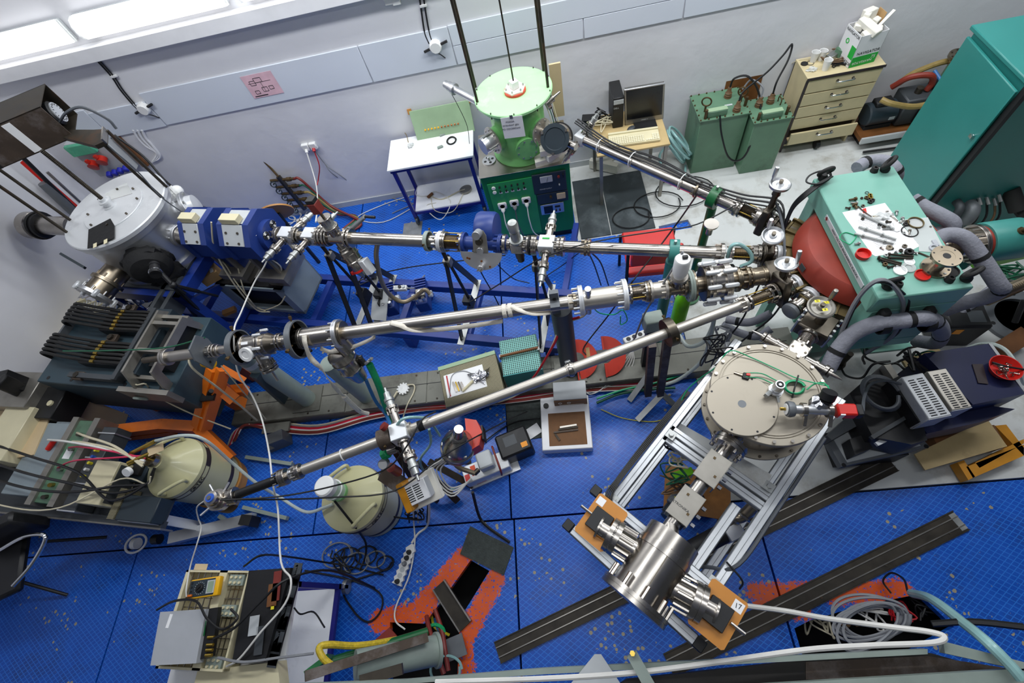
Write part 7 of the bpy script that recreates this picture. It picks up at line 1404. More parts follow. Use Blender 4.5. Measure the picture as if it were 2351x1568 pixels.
for k in range(22):
    w,r_=random.uniform(0,6.28),random.uniform(0,.05);p=q+V((r_*math.cos(w),r_*math.sin(w),.02+.012*(k%3)));e=random.uniform(0,6.28);d=V((math.cos(e),math.sin(e),.15))*random.uniform(.012,.022)
    tag(M().cyl(p-d,p+d,.0035,n=6).cyl(p+d,p+d*1.25,.0065,n=6).o('screw','steel'),'shiny loose screw in the red bowl','screw','screws in the red bowl')
cable([q+V((-.06,.04,.06)),q+V((0,0,.065)),q+V((.15,-.05,.05)),q+V((.3,-.1,.0))],.006,'black','black cable lying across the red bowl');prq([(1695,375),(1790,375),(1840,555),(1750,545)],.653,.006,'dewar_band','brown_plate','small dark brown plate beside the red bowl','plate')
prq([(1175,1185),(1830,870),(2010,1115),(1270,1330)],.14,.014,'wood_ply','plywood_board','plywood board with small holes lying at the lower right','board');P=cQ(1550,1130,0);M().bx(P.x-.2,P.x+.2,P.y-.05,P.y+.1,0,.139).o('support','wood_brown',bpy.data.objects['plywood_board'])
prq([(1060,330),(1380,220),(1440,290),(1290,340),(1100,400)],.3,.02,'wood_ply','small_board','small plywood piece behind the slotted modules','board')
t=thing('pallet_truck','ochre yellow fork frame on the floor under the plywood board','truck',cQ(1950,1250,0))
for pts in([(1640,1300),(2160,1100),(2160,1200),(1700,1400)],[(1900,930),(2000,920),(2160,1130),(2160,1200)],[(1560,1260),(1620,1240),(1720,1390),(1660,1420)],[(1720,1260),(2160,1050),(2160,1090),(1760,1310)]):P=[cQ(*p,.1)for p in pts];M().prism([(p.x,p.y)for p in P],.08,z0=.02).o('fork_beam','ochre',t)
tag(M().bar(cQ(1920,270,.1),cQ(2160,120,.1),.12,.1).o('wood_beam','wood_brown'),'brown wooden beam behind the navy case','beam')
for k in range(4):lp(cQ(870,640,.56+.022*k),.115-.005*k,1.0,'cable_dark_grey',.010,['lowest','second lowest','second highest','topmost'][k]+' ring of the thick grey cable coiled on the chassis',name='cable_coil',sq=1.05)
for k,pts in enumerate((((720,240,.1),(740,320,.1),(900,380,.2),(1010,370,.5),(1080,420,.55)),((1020,300,.3),(1100,240,.45),(1180,220,.4),(1260,200,.2)),((510,400,.05),(560,480,.1),(700,500,.3),(800,380,.45),(960,350,.5)),((1000,370,.5),(1100,330,.5),(1300,340,.55),(1450,300,.55)))):cable([cQ(*p)for p in pts],.008,'cable_black',['black cable from the magnet foot to the rack','black cable arching over the plywood piece','black cable curling on the floor by the chassis','black cable behind both slotted modules'][k])
tangle(cQ(1150,390,.5),.1,16,.009,'cable_black','black plugs and cables behind the slotted modules',zz=.1);cable([cQ(1180,300,.5),cQ(1300,260,.55),cQ(1420,290,.5)],.006,'cable_dark_green','dark green cable behind the slotted modules');cable([cQ(1600,250,.3),cQ(1800,190,.5),cQ(1980,240,.6),cQ(2100,400,.6),cQ(2160,560,.5)],.012,'hose_clear','pale tube along the edge of the navy case','tube','tube')
cable([cQ(880,1110,.3),cQ(960,1130,.28),cQ(1060,1090,.3),cQ(1080,1010,.35)],.007,'cable_black','black cable loop under the bright chassis handle')
q=at(2335,730,0);t=thing('ring_flange','large grey steel ring lying on the floor behind the magnet','ring',q);M().lathe(q,q+UZ*.03,[(0,.16),(0,.25),(.03,.25),(.03,.16),(0,.16)],44).o('ring','grey_mid',t)
for k in range(6):w=k+.3;M().cyl(q+V((math.cos(w),math.sin(w),0))*.205+UZ*.03,q+V((math.cos(w),math.sin(w),0))*.205+UZ*.031,.016,n=10).o('bolt_hole','black',t)
a,b=at(2260,690,.25),at(2375,640,.3);L_=(b-a).length;pr=[v for k in range(26)for v in((L_*k/26,.04),(L_*(k+.5)/26,.048))];tag(M().lathe(a,b,pr,16).o('corrugated_hose','steel_warm'),'corrugated steel hose on the floor right of the magnet','hose')
tag(M().cyl(at(2330,740,.1),at(2351,690,.25),.02,n=8).o('grip_bar','black_metal'),'black handle above the grey ring','handle');tangle(at(2320,635,.02),.15,24,.008,'cable_dark_green','dark cable heap on the floor under the lime bar',zz=.05)
# ---------- floor duct, columns, instruments and dewars ----------
t=thing('cable_duct','long dark grey steel floor duct under the middle line','duct',(-.8,1.7,0));M().bx(-3.15,1.75,1.555,1.865,0,.12,.003).o('channel','duct',t)
for k,(a,b)in enumerate(((-3.15,-2.05),(-2.04,-1.3),(-1.29,-.2),(-.19,.7),(.71,1.75))):M().bx(a,b,1.56,1.86,.121,.127,.001).o('cover_plate','duct',t)
M().bx(-3.1,1.7,1.735,1.741,.127,.1285).o('seam','black',t)
for x_ in(-2.95,-2.4,-2.2,-1.75,-1.4,-1.2,-.6,.2,.9,1.4):
    for y_ in(1.585,1.83):M().cyl((x_,y_,.127),(x_,y_,.131),.009,n=8).o('screw','iron',t)
M().box((-2.72,1.5,.08),(.26,.09,.02)).o('bracket','duct',t)
for nm,lab,x_,r_,y_,ht,m_ in(('support_column','grey green round column under the flanged cross chamber',-2.42,.075,1.72,1.02,'grey_green'),('support_column','grey green round column under the pump tee',-1.85,.07,1.68,.8,'grey_green'),('support_column','dark grey round column with flat bracket holding the middle line',-.04,.072,1.7,1.1,'grey_dark')):
    t=thing(nm,lab,'column',(x_,y_,.127));M().cyl((x_,y_,.127),(x_,y_,ht),r_,n=28).o('tube',m_,t);M().bx(x_-.13,x_+.13,y_-.12,y_+.12,.127,.14).o('foot_plate','duct',t)
    if ht>1.05:M().bar((x_-.03,y_-.03,.86),(x_-.03,y_-.03,1.34),.055,.03,up=(0,1,0)).bx(x_-.06,x_,y_-.1,y_+.03,1.24,1.27).o('strap_bracket','grey_mid',t);M().cyl((x_-.03,y_-.05,1.28),(x_-.03,y_-.03,1.28),.012,n=10).o('bolt','black',t)
    elif x_<-2:M().lathe((x_,y_,.9),(x_,y_,.95),[(0,r_+.001),(.05,r_+.001)],28).o('paint_band','grey_light',t)
tag(M().bar(cJ(350,680,.85),cJ(600,920,.13),.1,.06).o('slate_strut','slate'),'slate coloured slanted strut behind the grey green column','strut')
# turbo pump under the tee of the middle line
q=V((-1.62,1.6,1.06));d=V((.12,-.2,-.9)).normalized();t=thing('turbo_pump','steel turbo pump with blue clamps below the taped tee','pump',q+d*.32);M().lathe(q,q+d*.3,[(0,.085),(.02,.09),(.03,.075),(.06,.085),(.061,.092),(.08,.092),(.081,.08),(.15,.085),(.16,.092),(.175,.09),(.2,.075),(.27,.06),(.3,.05)],28).o('body','steel',t);x,y,z=frame(d);M().box((.05,.05,.25),(.09,.09,.12),.005,T=axes(q,x,y,z)).o('controller','blue_unit',t);M().box((.05,.05,.255),(.094,.094,.03),T=axes(q,x,y,z)).o('band','alu_white',t)
e=at(832,822,.95);M().cyl(q+d*.1,e,.025,n=12).o('foreline_port','steel_dark',t)
t=tag(M().tube(px((812,818,.97),(828,826,.95),(838,838,.92)),.022,10).o('hose_elbow','rubber'),'black hose elbow leaving the turbo pump','hose');kf((at(846,830,.93),V((.5,-.6,-.5))),0,.036,'bright clamp at the top of the green hose','alu',.02)
cable(px((848,836,.92),(868,880,.75),(885,930,.5),(898,965,.3),(905,1000,.5)),.026,'hose_green','thick bright green hose from the clamp to the white cube','hose','vacuum_hose',n=12);cable(px((840,872,.75),(862,920,.5),(885,950,.4),(900,985,.6)),.014,'hose_blue','blue hose running beside the thick green hose','hose','water_hose',n=8)
# heating tape
def ribbon(pts,w_,m,label,up=UZ):
    P=cat(pts,6);k=M()
    for i in range(len(P)-1):
        dd=(P[i+1]-P[i]).normalized();n=up.cross(dd).normalized()*w_/2;e=(P[min(i+2,len(P)-1)]-P[i+1])if i+2<len(P)else dd;n2=up.cross(e.normalized()).normalized()*w_/2;k.quad(P[i]-n,P[i]+n,P[i+1]+n2,P[i+1]-n2)
    bmesh.ops.remove_doubles(k.bm,verts=k.bm.verts[:],dist=.0005);ob=k.o('heating_tape',m);md=ob.modifiers.new('thick','SOLIDIFY');md.thickness=.004;return tag(ob,label,'tape')
ribbon(px((698,770,1.28),(700,790,1.25),(712,820,1.15),(735,845,1.05),(760,880,.85),(790,910,.6),(825,945,.35)),.035,'tape_white','white heating tape running from the ring down to the floor')
cable(px((790,910,.6),(810,930,.45),(828,945,.32),(845,950,.25)),.02,'tape_white','white fabric sleeve at the end of the heating tape','sleeve','fabric_sleeve',n=8)
ribbon([on('C',903,.05),on('C',925,.05)+V((0,-.03,0)),on('C',950,.0)+V((0,-.05,0)),on('C',985,-.06)+V((0,-.03,0)),on('C',1030,-.12),on('C',1090,-.09)+V((0,-.02,0)),on('C',1150,-.05)+V((0,-.04,0))],.035,'tape_white','white heating tape hanging in a loop below the longest pipe')
ribbon(px((735,800,1.1),(760,808,1.05),(800,800,1.1),(840,785,1.1),(862,773,1.14)),.03,'tape_white','white heating tape under the flange of the taped tee')
for xx in(1159,1172,1309):a=on('C',xx);tag(M().lathe(a-dC*.014,a+dC*.014,[(0,.0455),(.002,.047),(.026,.047),(.028,.0455)],24).o('heating_tape','tape_white'),{1159:'white tape turn on the longest pipe, first of the pair',1172:'white tape turn on the longest pipe, second of the pair',1309:'white tape turn next to the flat bracket'}[xx],'tape')
ribbon([on('C',1177,.047)+V((0,.0,0)),on('C',1195,.04)+V((0,-.035,0)),on('C',1225,-.0)+V((0,-.05,0)),on('C',1262,-.02)+V((0,-.045,0))],.03,'tape_white','white tape slanting over the pipe towards the flat bracket')
# beige perforated instrument with papers, teal one, brown display on white tray
def boxat(pts,z0,h,m,name,label,cat_,uv=False):
    P=[at(*p,z0+h)for p in pts];a,b,dd=P[0],P[1],P[3];ux=b-a;uy=dd-a;w_,l_=ux.length,uy.length;ux.normalize();n=UZ.cross(ux);t=thing(name,label,cat_,(a.x,a.y,z0),math.atan2(ux.y,ux.x));sg=1 if uy.dot(n)>0 else-1;T=axes((a.x,a.y,z0),ux,n,UZ);return t,T,w_,l_*sg
t,T,w_,l_=boxat(((1007,847),(1136,808),(1156,895),(1028,934)),.13,.22,'perf_olive','power_supply','beige perforated instrument case with papers and foil on top','instrument')
M(T).bx(0,w_,0,l_,0,.22,.003).o('case','perf_olive',t,uv=True);M(T).bx(-.004,w_,-.02,.015,.0,.225).o('front_edge','green_pale',t);s_=tag(M(T).bx(.03,w_*.74,l_*.22,l_*.8,.221,.223).o('paper_sheet','paper'),'printed papers with a red stripe on the beige instrument','paper');M(T).bx(.05,.062,l_*.24,l_*.78,.2231,.2236).o('red_stripe','cable_red',s_)
q=T@V((w_*.66,l_*.52,.24));tag(M().ball(q,.055,(1.2,.9,.4),16,.8).o('foil_wrap','foil'),'crumpled foil ball on the papers','foil');a=T@V((w_*.33,l_*.75,.235));b=T@V((w_*.55,l_*.57,.235));tag(M().cyl(a,b,.011,n=10).cyl(lerp(a,b,.75),lerp(a,b,.85),.0125,n=10).o('tube_bit','cream_plastic'),'short beige tube with black band on the papers','tube')
for k in range(4):a=T@V((w_*(.2+.045*k),l_*(.45+.02*k),.23));tag(M().bar(a,T@V((w_*(.23+.045*k),l_*(.72),.23)),.012,.008).o('metal_pin',('steel','brass','steel_dark','steel')[k]),['outer steel pin on the papers','brass pin on the papers','dark pin on the papers','steel pin next to the beige tube'][k],'pin')
cable([T@V((w_*.1,l_*.8,.226)),T@V((w_*.2,l_*.3,.23)),T@V((w_*.4,l_*.25,.23)),T@V((w_*.6,l_*.45,.23))],.003,'cable_grey','thin grey wire curving over the papers','wire','wire')
t,T,w_,l_=boxat(((1145,783),(1230,766),(1242,845),(1156,863)),.13,.24,'','regulating_transformer','teal perforated instrument with brown handle','instrument');M(T).bx(0,w_,0,l_,0,.24,.003).o('case','perf_teal',t,uv=True);M(T).bx(-.002,w_+.002,l_-.004*(1 if l_>0 else-1),l_*1.02,0,.24).o('front_panel','teal_box',t);M(T).cyl((0,l_*.5,.27),(w_,l_*.46,.27),.012,n=12).o('handle','wood_brown',t)
for u in(.0,w_):M(T).bx(u-.008,u+.008,l_*.45,l_*.53,.23,.275).o('handle_post','zinc',t)
t,T,w_,l_=boxat(((1240,914),(1350,906),(1366,1020),(1252,1034)),.0,.1,'','bench_scale','white tray with brown felt bed and display head on the floor','scale');sg=1 if l_>0 else-1
M(T).bx(0,w_,0,l_,0,.1,.006).o('tray','white_paint',t);M(T).bx(w_*.15,w_*.9,l_*.32,l_*.93,.1,.102).o('felt_bed','felt_brown',t);hd=M(T).bx(w_*.3,w_*.97,-l_*.2,l_*.16,.1,.2,.004).o('display_head','grey_light',t);M(T).bx(w_*.3,w_*.97,l_*.16,l_*.18,.1,.19).o('face','wood_brown',hd);M(T).cyl((w_*.12,l_*.17,.1),(w_*.12,l_*.17,.115),.022,n=16).o('knob','black',t);M(T).bx(w_*.4,w_*.9,l_*.18,l_*.185,.11,.113).o('slider','white_plastic',hd)
for u in(.42,.6):M(T).tor((w_*u,l_*.185,.155),(0,1,0),.014,.002,14,4).o('dial_mark','white_plastic',hd)
for k,(a,b,m_)in enumerate((((.38,.6),(.72,.57),'steel_satin'),((.35,.64),(.74,.61),'iron'),((.25,.69),(.74,.66),'rust_sheet'))):tag(M().bar(T@V((w_*a[0],l_*a[1],.107)),T@V((w_*b[0],l_*b[1],.107)),.014,.01).o('metal_bar',m_),['bright bar on the brown felt','dark bar between two others on the felt','rusty bar on the brown felt'][k],'bar')
tag(M().bar(T@V((w_*.28,l_*.72,.107)),T@V((w_*.36,l_*.84,.107)),.016,.008).o('angle_bit','iron'),'small dark angled bit on the brown felt','bit')
tag(M(TR(at(1225,990,.01),.5)).box((0,0,.004),(.12,.09,.004)).o('paper_note','paper'),'white paper beside the white tray','paper');tag(M(TR(at(1205,965,0),.04)).box((0,0,.004),(.3,.34,.008)).o('brown_mat','carpet'),'dark brownish mat on the floor beside the white tray','mat')
q=at(1190,1030,0);T=TR((q.x,q.y,0),.3);t=thing('black_case','black case with an orange sticker behind the vane pump','case',q);M(T).bx(-.14,.12,-.1,.1,0,.2,.015).o('body','black',t);M(T).bx(.04,.09,-.07,-.03,.2,.201).o('warning_label','orange_label',t);M(T).bx(-.08,.02,-.02,.06,.2,.201).o('info_label','grey_dark',t)
T=TR(at(1120,1085,0),.3);t=thing('vane_pump','light grey small vacuum pump with warning labels on the floor','pump',T.translation);M(T).bx(-.17,.2,-.07,.07,.03,.16,.006).o('housing','alu_white',t);M(T).bx(-.17,.26,-.085,.085,0,.03).o('base_rail','alu',t);M(T).bx(-.02,.1,-.04,.09,.16,.27,.012).o('head','grey_light',t);M(T).cyl((-.03,-.03,.25),(-.06,-.05,.27),.02,n=12).o('inlet','steel_dark',t)
M(T).bx(-.1,-.06,-.03,.05,.16,.161).o('orange_label','red_orange_label',t);M(T).prism([(-.028,-.022),(.028,-.022),(0,.03)],.001,T,0).o('warning_label','yellow_label',t).location;M(T).bx(-.16,-.12,-.05,.0,.16,.163).o('switch','red',t);text('PFEIFFER',.022,T@axes((-.06,-.0705,.05),(1,0,0),(0,0,1),(0,-1,0)),'red',t)
M(T).tube([(.11,-.09,.1),(.13,-.1,.26),(.13,.08,.28),(.12,.1,.16)],.008,6).o('red_handle','hose_red',t);a=T@V((-.06,-.05,.27));cable([a,a+V((-.12,.05,.08)),at(1040,1035,.45)],.018,'hose_steel','flexible steel hose between small pump and the red sided pump','hose','metal_hose',n=10)
# turbo pump with red fan housing below the lowest line
q=at(1053,985,.95);c=at(1050,1035,.62);t=thing('turbo_pump','steel turbo pump with red fan housing under the polished pipe','pump',c-UZ*.1);d=(c-q).normalized();M().lathe(q,q+d*.42,[(0,.03),(.1,.034),(.11,.05),(.13,.06),(.2,.1),(.26,.108),(.27,.118),(.29,.118),(.291,.108),(.31,.118),(.33,.118),(.34,.1),(.42,.08)],32).o('body','steel',t)
x,y,z=frame(d)
for k in range(6):w=k*PI/3;M().box((math.cos(w)*.1,math.sin(w)*.1,.24),(.025,.03,.03),.005,T=axes(q,x,y,z)).o('claw','zinc',t)
T=TR(at(1095,1000,.65),.1);f_=M(T).prism([(-.06,-.12),(.02,-.09),(.05,.0),(.02,.09),(-.06,.12)],.12,z0=-.06).o('fan_housing','red_sheet',t);M(T).box((.05,0,.0),(.01,.1,.1)).o('fan','black',f_)
for k in range(4):cable([c+V((-.05-.02*k,-.05,0)),c+V((-.15-.03*k,-.1,-.1)),c+V((-.1,-.2-.02*k,-.2)),c+V((.05,-.15,-.25+.02*k))],.006,'cable_white',['innermost','second','third','outermost'][k]+' white cable loop hanging below the red sided pump')
# steel stand for the pump with dark legs
t=thing('angle_stand','rusty steel angle stand under the white cube cross','stand',at(960,1100,0));
for a,b,w_ in(((905,1020,1.1),(985,1150,.05),.07),((985,1060,.3),(1085,1115,.03),.05),((1000,1150,.1),(1000,1105,.3),.05),((960,1060,.5),(1050,1150,.05),.05),((1000,1060,.25),(1080,1060,.05),.04)):M().bar(at(*a),at(*b),w_,.03).o('angle_bar','iron',t)
t=thing('legs_stand','rusty steel post stand under the open steel ring','stand',at(1480,900,0));
for a,b in(((1497,790,.9),(1487,905,.1)),((1535,760,1.1),(1515,905,.1))):M().bar(at(*a),at(*b),.05,.05).o('post','rust_sheet',t)
for a,b in(((1490,858,.15),(1445,920,.02)),((1520,905,.1),(1463,965,.02)),((1520,905,.1),(1548,930,.02))):M().bar(at(*a),at(*b),.045,.02).o('foot_bar','zinc',t)
q=at(1500,730,.85);tag(M(TR(q,.1)).box((0,0,-.05),(.13,.1,.13),.006).o('grey_box','grey_green'),'grey green box hanging under the bright steel spool','box');M().bar(q-UZ*.1,V((q.x,q.y,.12)),.07,.05).o('post','black_metal',bpy.data.objects['grey_box'])
# half round red covers
for k,(x_,y_,w0,w1,lab)in enumerate(((1325,825,-1.5,1.9,'red half ring cover leaning on the column with a taped note'),(1388,818,-1.6,1.6,'red half ring cover next to the white cables'))):
    q=at(x_,y_,.2);T=axes(q,(1,0,0),(0,.85,.5),(0,-.5,.85));R_,r_=.17,.06;P=[(R_*math.cos(w0+(w1-w0)*i/20),R_*math.sin(w0+(w1-w0)*i/20))for i in range(21)]+[(r_*math.cos(w1-(w1-w0)*i/12),r_*math.sin(w1-(w1-w0)*i/12))for i in range(13)];t=M(T).prism(P,.03).o('half_cover','red_sheet');tag(t,lab,'cover');M(T).bx(-.012,.0,-R_,-r_,0,.07).bx(-.012,.0,r_,R_,0,.07).o('flange_lip','red_sheet',t)
    if k==0:M(T).bx(.08,.11,.0,.09,.03,.032).o('note','cardboard',t)
# green post, teal post
def post(xx,l,base,m,label,rr=.032,foot=True):
    c=on(l,xx);t=thing('pipe_post',label,'post',(c.x,c.y,0));dd=ldir(l);M().cyl((c.x,c.y,0),(c.x,c.y,HB-.1),rr,n=18).lathe((c.x,c.y,0),(c.x,c.y,.02),[(0,.1),(.02,.1)],24).o('post',m,t);M().lathe(c-dd*.03,c+dd*.03,[(0,.045),(0,.075),(.06,.075),(.06,.045),(0,.045)],28).o('clamp',m,t);M().cyl(c+UZ*.075,c+UZ*.1,.01,n=6).o('bolt','zinc',t)
post(1641,'B',None,'green_dark','dark green post and clamp holding the green tank line');post(1547,'A',None,'teal_dark','teal post and clamp beside the red chair',.04)
cable(px((1670,590,1.2),(1680,565,1.3),(1700,562,1.3),(1722,580,1.25),(1725,600,1.2),(1700,612,1.15)),.012,'hose_teal','pale green hose loop over the second bellows','hose','hose_loop',n=8)
t=thing('small_flange','small flat steel flange on a short neck above the silver tank line','flange',on('A',1628,.04));q=on('A',1628,.04)+V((.02,.12,.08));M().cyl(q-UZ*.08,q,.02,n=12).lathe(q,q+UZ*.012,[(0,.045),(.012,.045)],22).o('flange','steel',t)
# dewars
def dewar(cx,cy,z0,label,tilt):
    t=thing('dewar',label,'dewar',(cx,cy,z0));b=V((cx,cy,z0));k=lambda z:b+UZ*z
    M().lathe(k(0),k(.68),[(0,.0),(0,.20),(.015,.215),(.10,.218),(.38,.235),(.42,.237),(.45,.232),(.475,.20),(.52,.13),(.57,.075),(.585,.065),(.64,.062)],56).o('body','dewar',t)
    M().lathe(k(.08),k(.12),[(0,.2185),(.04,.2205)],56).o('lower_band','dewar_band',t);u=M().lathe(k(.37),k(.372),[(0,.2365),(.006,.2372)],56).lathe(k(.415),k(.42),[(0,.2385),(.006,.2385)],56).o('upper_band','dewar_band',t)
    for w0 in(.0,2.1,4.2):M().lathe(k(.376),k(.416),[(0,.2372),(.04,.2386)],10,(w0+tilt,w0+tilt+.7)).o('band_patch','dewar_band',u)
    for w in(-1.1,1.9):d=V((math.cos(w+tilt),math.sin(w+tilt),0));x_=UZ.cross(d);M().tube([b+d*.19+x_*.09+UZ*.475,b+d*.2+x_*.085+UZ*.53,b+d*.2-x_*.085+UZ*.53,b+d*.19-x_*.09+UZ*.475],.013,10).o('handle','dewar',t)
    d=V((math.cos(-.75),math.sin(-.75),0));s_='ORTEC'
    for i,ch in enumerate(s_):
        w=-.62+(i-2)*.105;d=V((math.cos(w),math.sin(w),0));text(ch,.038,axes(b+d*.2395+UZ*.396,UZ.cross(d),UZ,d),'ink',u,bold=.001)
    return t
t=dewar(-1.70,.735,.02,'beige dewar vessel with frosted cap standing upright on the blue floor',0.3);b=V((-1.70,.735,.66));M().cyl(b,b+UZ*.14,.062,n=24).o('clear_sleeve','plastic_clear',t);M().cyl(b,b+UZ*.03,.066,n=24).o('green_ring','green_tank',t);M().cyl(b+UZ*.14,b+UZ*.21,.068,n=26,bev=.01).o('cap','white_plastic',t);M().tor(b+UZ*.09,(0,0,1),.066,.005,24,6).o('clip_ring','white_plastic',t)
M().cyl((-1.70,.735,0),(-1.70,.735,.02),.19,n=40).o('foot_ring','wood',t)
DX=at(356,1058,.76);t=dewar(DX.x,DX.y,.12,'beige dewar vessel with brass gas fitting beside the instrument bench',.0);M().lathe((DX.x,DX.y,0),(DX.x,DX.y,.12),[(0,.2),(.08,.2),(.11,.228),(.12,.228)],40).o('wooden_stand','wood',t);b=V((DX.x,DX.y,.76));M().cyl(b,b+UZ*.05,.05,n=24).o('neck_plug','steel',t)
f_=thing('gas_fitting','brass valve fitting on the dewar neck','valve',b+UZ*.05);a=b+UZ*.08;M().cyl(b+UZ*.04,a,.016,n=12).cyl(a+V((-.1,-.04,.03)),a+V((.03,.03,.0)),.02,n=12).cyl(a+V((-.12,.04,.02)),a+V((.1,.1,.06)),.016,n=10).o('body','brass',f_);q=a+V((-.08,-.09,.02));M().cyl(q,q+V((.0,-.02,.02)),.032,n=18).o('gauge','white_plastic',f_)
tag(M(TR(b+V((.08,.05,.1)),.3)).box((0,0,0),(.12,.06,.002),T=Matrix.Rotation(.2,4,'X')).o('paper_tag','wood_light'),'cream paper tag on the dewar with brass fitting','tag')
cable([a+V((.1,.1,.06))]+px((420,1000,1.05),(470,1010,1.0),(530,1060,.7),(590,1110,.5),(640,1140,.3),(700,1175,.45),(745,1165,.55),(765,1157,.58)),.012,'hose_clear','pale hose from the brass fitting over to the capped dewar','hose','gas_hose',n=8)
for a,b_ in(((566,1050),(672,1066)),((505,1185),(540,1210)),((560,1165),(660,1190))):p,q=at(*a,.03),at(*b_,.03);tag(M().bar(p,q,.03,.04).o('floor_rod','grey_green'),'pale rod on the floor '+{566:'behind the upright dewar',505:'under the round detector head',560:'between the dewars'}[a[0]],'rod')
# regulator, black plate and controller on foam
c=on('D',905,-.1);t=thing('gas_regulator','gas regulator with green knob and white gauge by the brown clamp','regulator',c-UZ*.1);q=at(880,1045,1.05);M().cyl(q,q+V((.04,.01,.02)),.034,n=10,bev=.004).o('green_knob','hose_green',t);M().cyl(q+V((.04,.01,.02)),q+V((.1,.02,.03)),.022,n=14).o('body','steel',t);q=at(884,1062,1.03);M().cyl(q,q+V((.0,-.02,.03)),.032,n=20).o('gauge','alu',t);M().cyl(q+V((0,-.02,.03)),q+V((0,-.021,.032)),.028,n=20).o('gauge_face','white_plastic',t)
q=at(900,1075,.95);M().cyl(q-UZ*.1,q+UZ*.02,.03,n=14).o('red_body','hose_red',t);M().cyl(at(878,977,1.3),at(886,982,1.28),.025,n=16).o('red_knob','hose_red',t)
tag(M(TR(at(900,1100,.75),-.6)).box((0,0,0),(.2,.12,.01),T=Matrix.Rotation(.5,4,'X')).o('lead_plate','rust_sheet'),'dark stained plate hanging beside the capped dewar','plate')
T=axes(at(962,1125,.8),V((.93,.3,.15)).normalized(),V((-.3,.85,.42)).normalized(),V((0,-.42,.9)).normalized());t=thing('pump_controller','white controller with vent slots and small display strapped by yellow tape','controller',T.translation);M(T).box((.0,0,.03),(.17,.13,.09),.004).o('case','white_paint',t);M(T).bx(.085,.088,-.06,.06,-.01,.07).o('front_panel','grey_plastic',t);M(T).bx(.0,.075,-.066,-.064,.02,.045).o('display','black',t)
for i in range(7):
    for j in range(2):M(T).bx(-.055+j*.055,-.01+j*.055,-.045+i*.014,-.038+i*.014,.075,.0755).o('vent_slot','ink',t)
tag(M(T).box((.0,-.01,-.045),(.24,.2,.055),.004).o('foam_pad','foam'),'white foam pad under the white controller','foam');tag(M(T).box((-.075,.0,.0),(.05,.19,.165),.006).o('yellow_tape','ochre'),'yellow adhesive tape round the white controller','tape')
q=at(1562,712,.35);t=thing('gas_bottle','small lime green gas bottle with a yellow valve among the lines','bottle',q-UZ*.35);M().lathe(q-UZ*.35,q+UZ*.25,[(0,.06),(.5,.06),(.56,.03),(.6,.02)],20).o('bottle','green_lime',t);M().box(q+V((.06,-.02,.3)),(.08,.06,.1),.005).o('valve_block','ochre',t)
t=thing('power_strip','white power strip on the duct behind the polished pipe','power strip',at(1462,778,.13));T=TR(at(1462,778,.13),.3);M(T).box((0,0,.03),(.24,.06,.06),.006).o('body','white_plastic',t)
for k in range(4):M(T).cyl((-.08+.053*k,0,.06),(-.08+.053*k,0,.062),.019,n=14).o('socket_well','black',t)
t=M(TR(at(655,1015,0),.3)).box((0,0,.08),(.14,.1,.16),.004).box((-.1,.0,.03),(.08,.1,.06),.004).o('lead_block','grey_mid');tag(t,'dark grey metal block on the blue floor at the duct front','block')
q=at(927,894,.131);t=thing('rotary_disc','round white toothed disc lying on the floor duct','disc',q);M().lathe(q,q+UZ*.02,[(0,.045),(.02,.045),(.02,.03),(.026,.0)],24).o('disc','white_plastic',t)
for k in range(12):w=k*PI/6;p=q+V((math.cos(w),math.sin(w),0))*.05;M().cyl(p,p+UZ*.02,.008,n=8).o('tooth','white_plastic',t)
cable([q+V((-.05,-.02,.02)),q+V((-.1,-.1,.01)),at(893,935,.1),at(896,950,.05)],.008,'cable_cream','cream cable from the toothed disc over the duct edge');cable([q+V((.04,.03,.02)),q+V((.1,.02,.02)),at(950,900,.135),at(935,930,.13),at(925,960,.05)],.006,'cable_cream','second cream cable from the toothed disc')
# ---------- foreground: equipment cart, floor fittings, gallery edge ----------
zc=.72
t=thing('equipment_cart','navy framed trolley with white shelf carrying rack and black amplifier at the bottom edge','cart',(-2.3,-.25,0));xa,xb,ya,yb=-2.62,-1.88,-.75,.2
M().bx(xa,xb,ya,yb,.68,.70).o('table_top','white_board',t);M().bx(xa+.03,xb-.03,ya+.03,yb-.03,.155,.165).o('shelf','white_board',t)
for y_ in(ya,yb-.03):M().bx(xa,xb,y_,y_+.03,.13,.16).bx(xa,xb,y_,y_+.03,.65,.68).o('cross_rail','blue_navy',t)
for x_ in(xa,xb-.03):M().bx(x_,x_+.03,ya,yb,.13,.162).o('side_rail','blue_navy',t)
for x_ in(xa+.017,xb-.017):
    for y_ in(ya+.017,yb-.017):M().bx(x_-.017,x_+.017,y_-.017,y_+.017,.1,.68).o('leg','blue_navy',t);M().cyl((x_+.0,y_,.05),(x_+.03,y_,.05),.05,n=16).bx(x_-.01,x_+.03,y_-.012,y_+.012,.05,.11).o('caster','zinc',t)
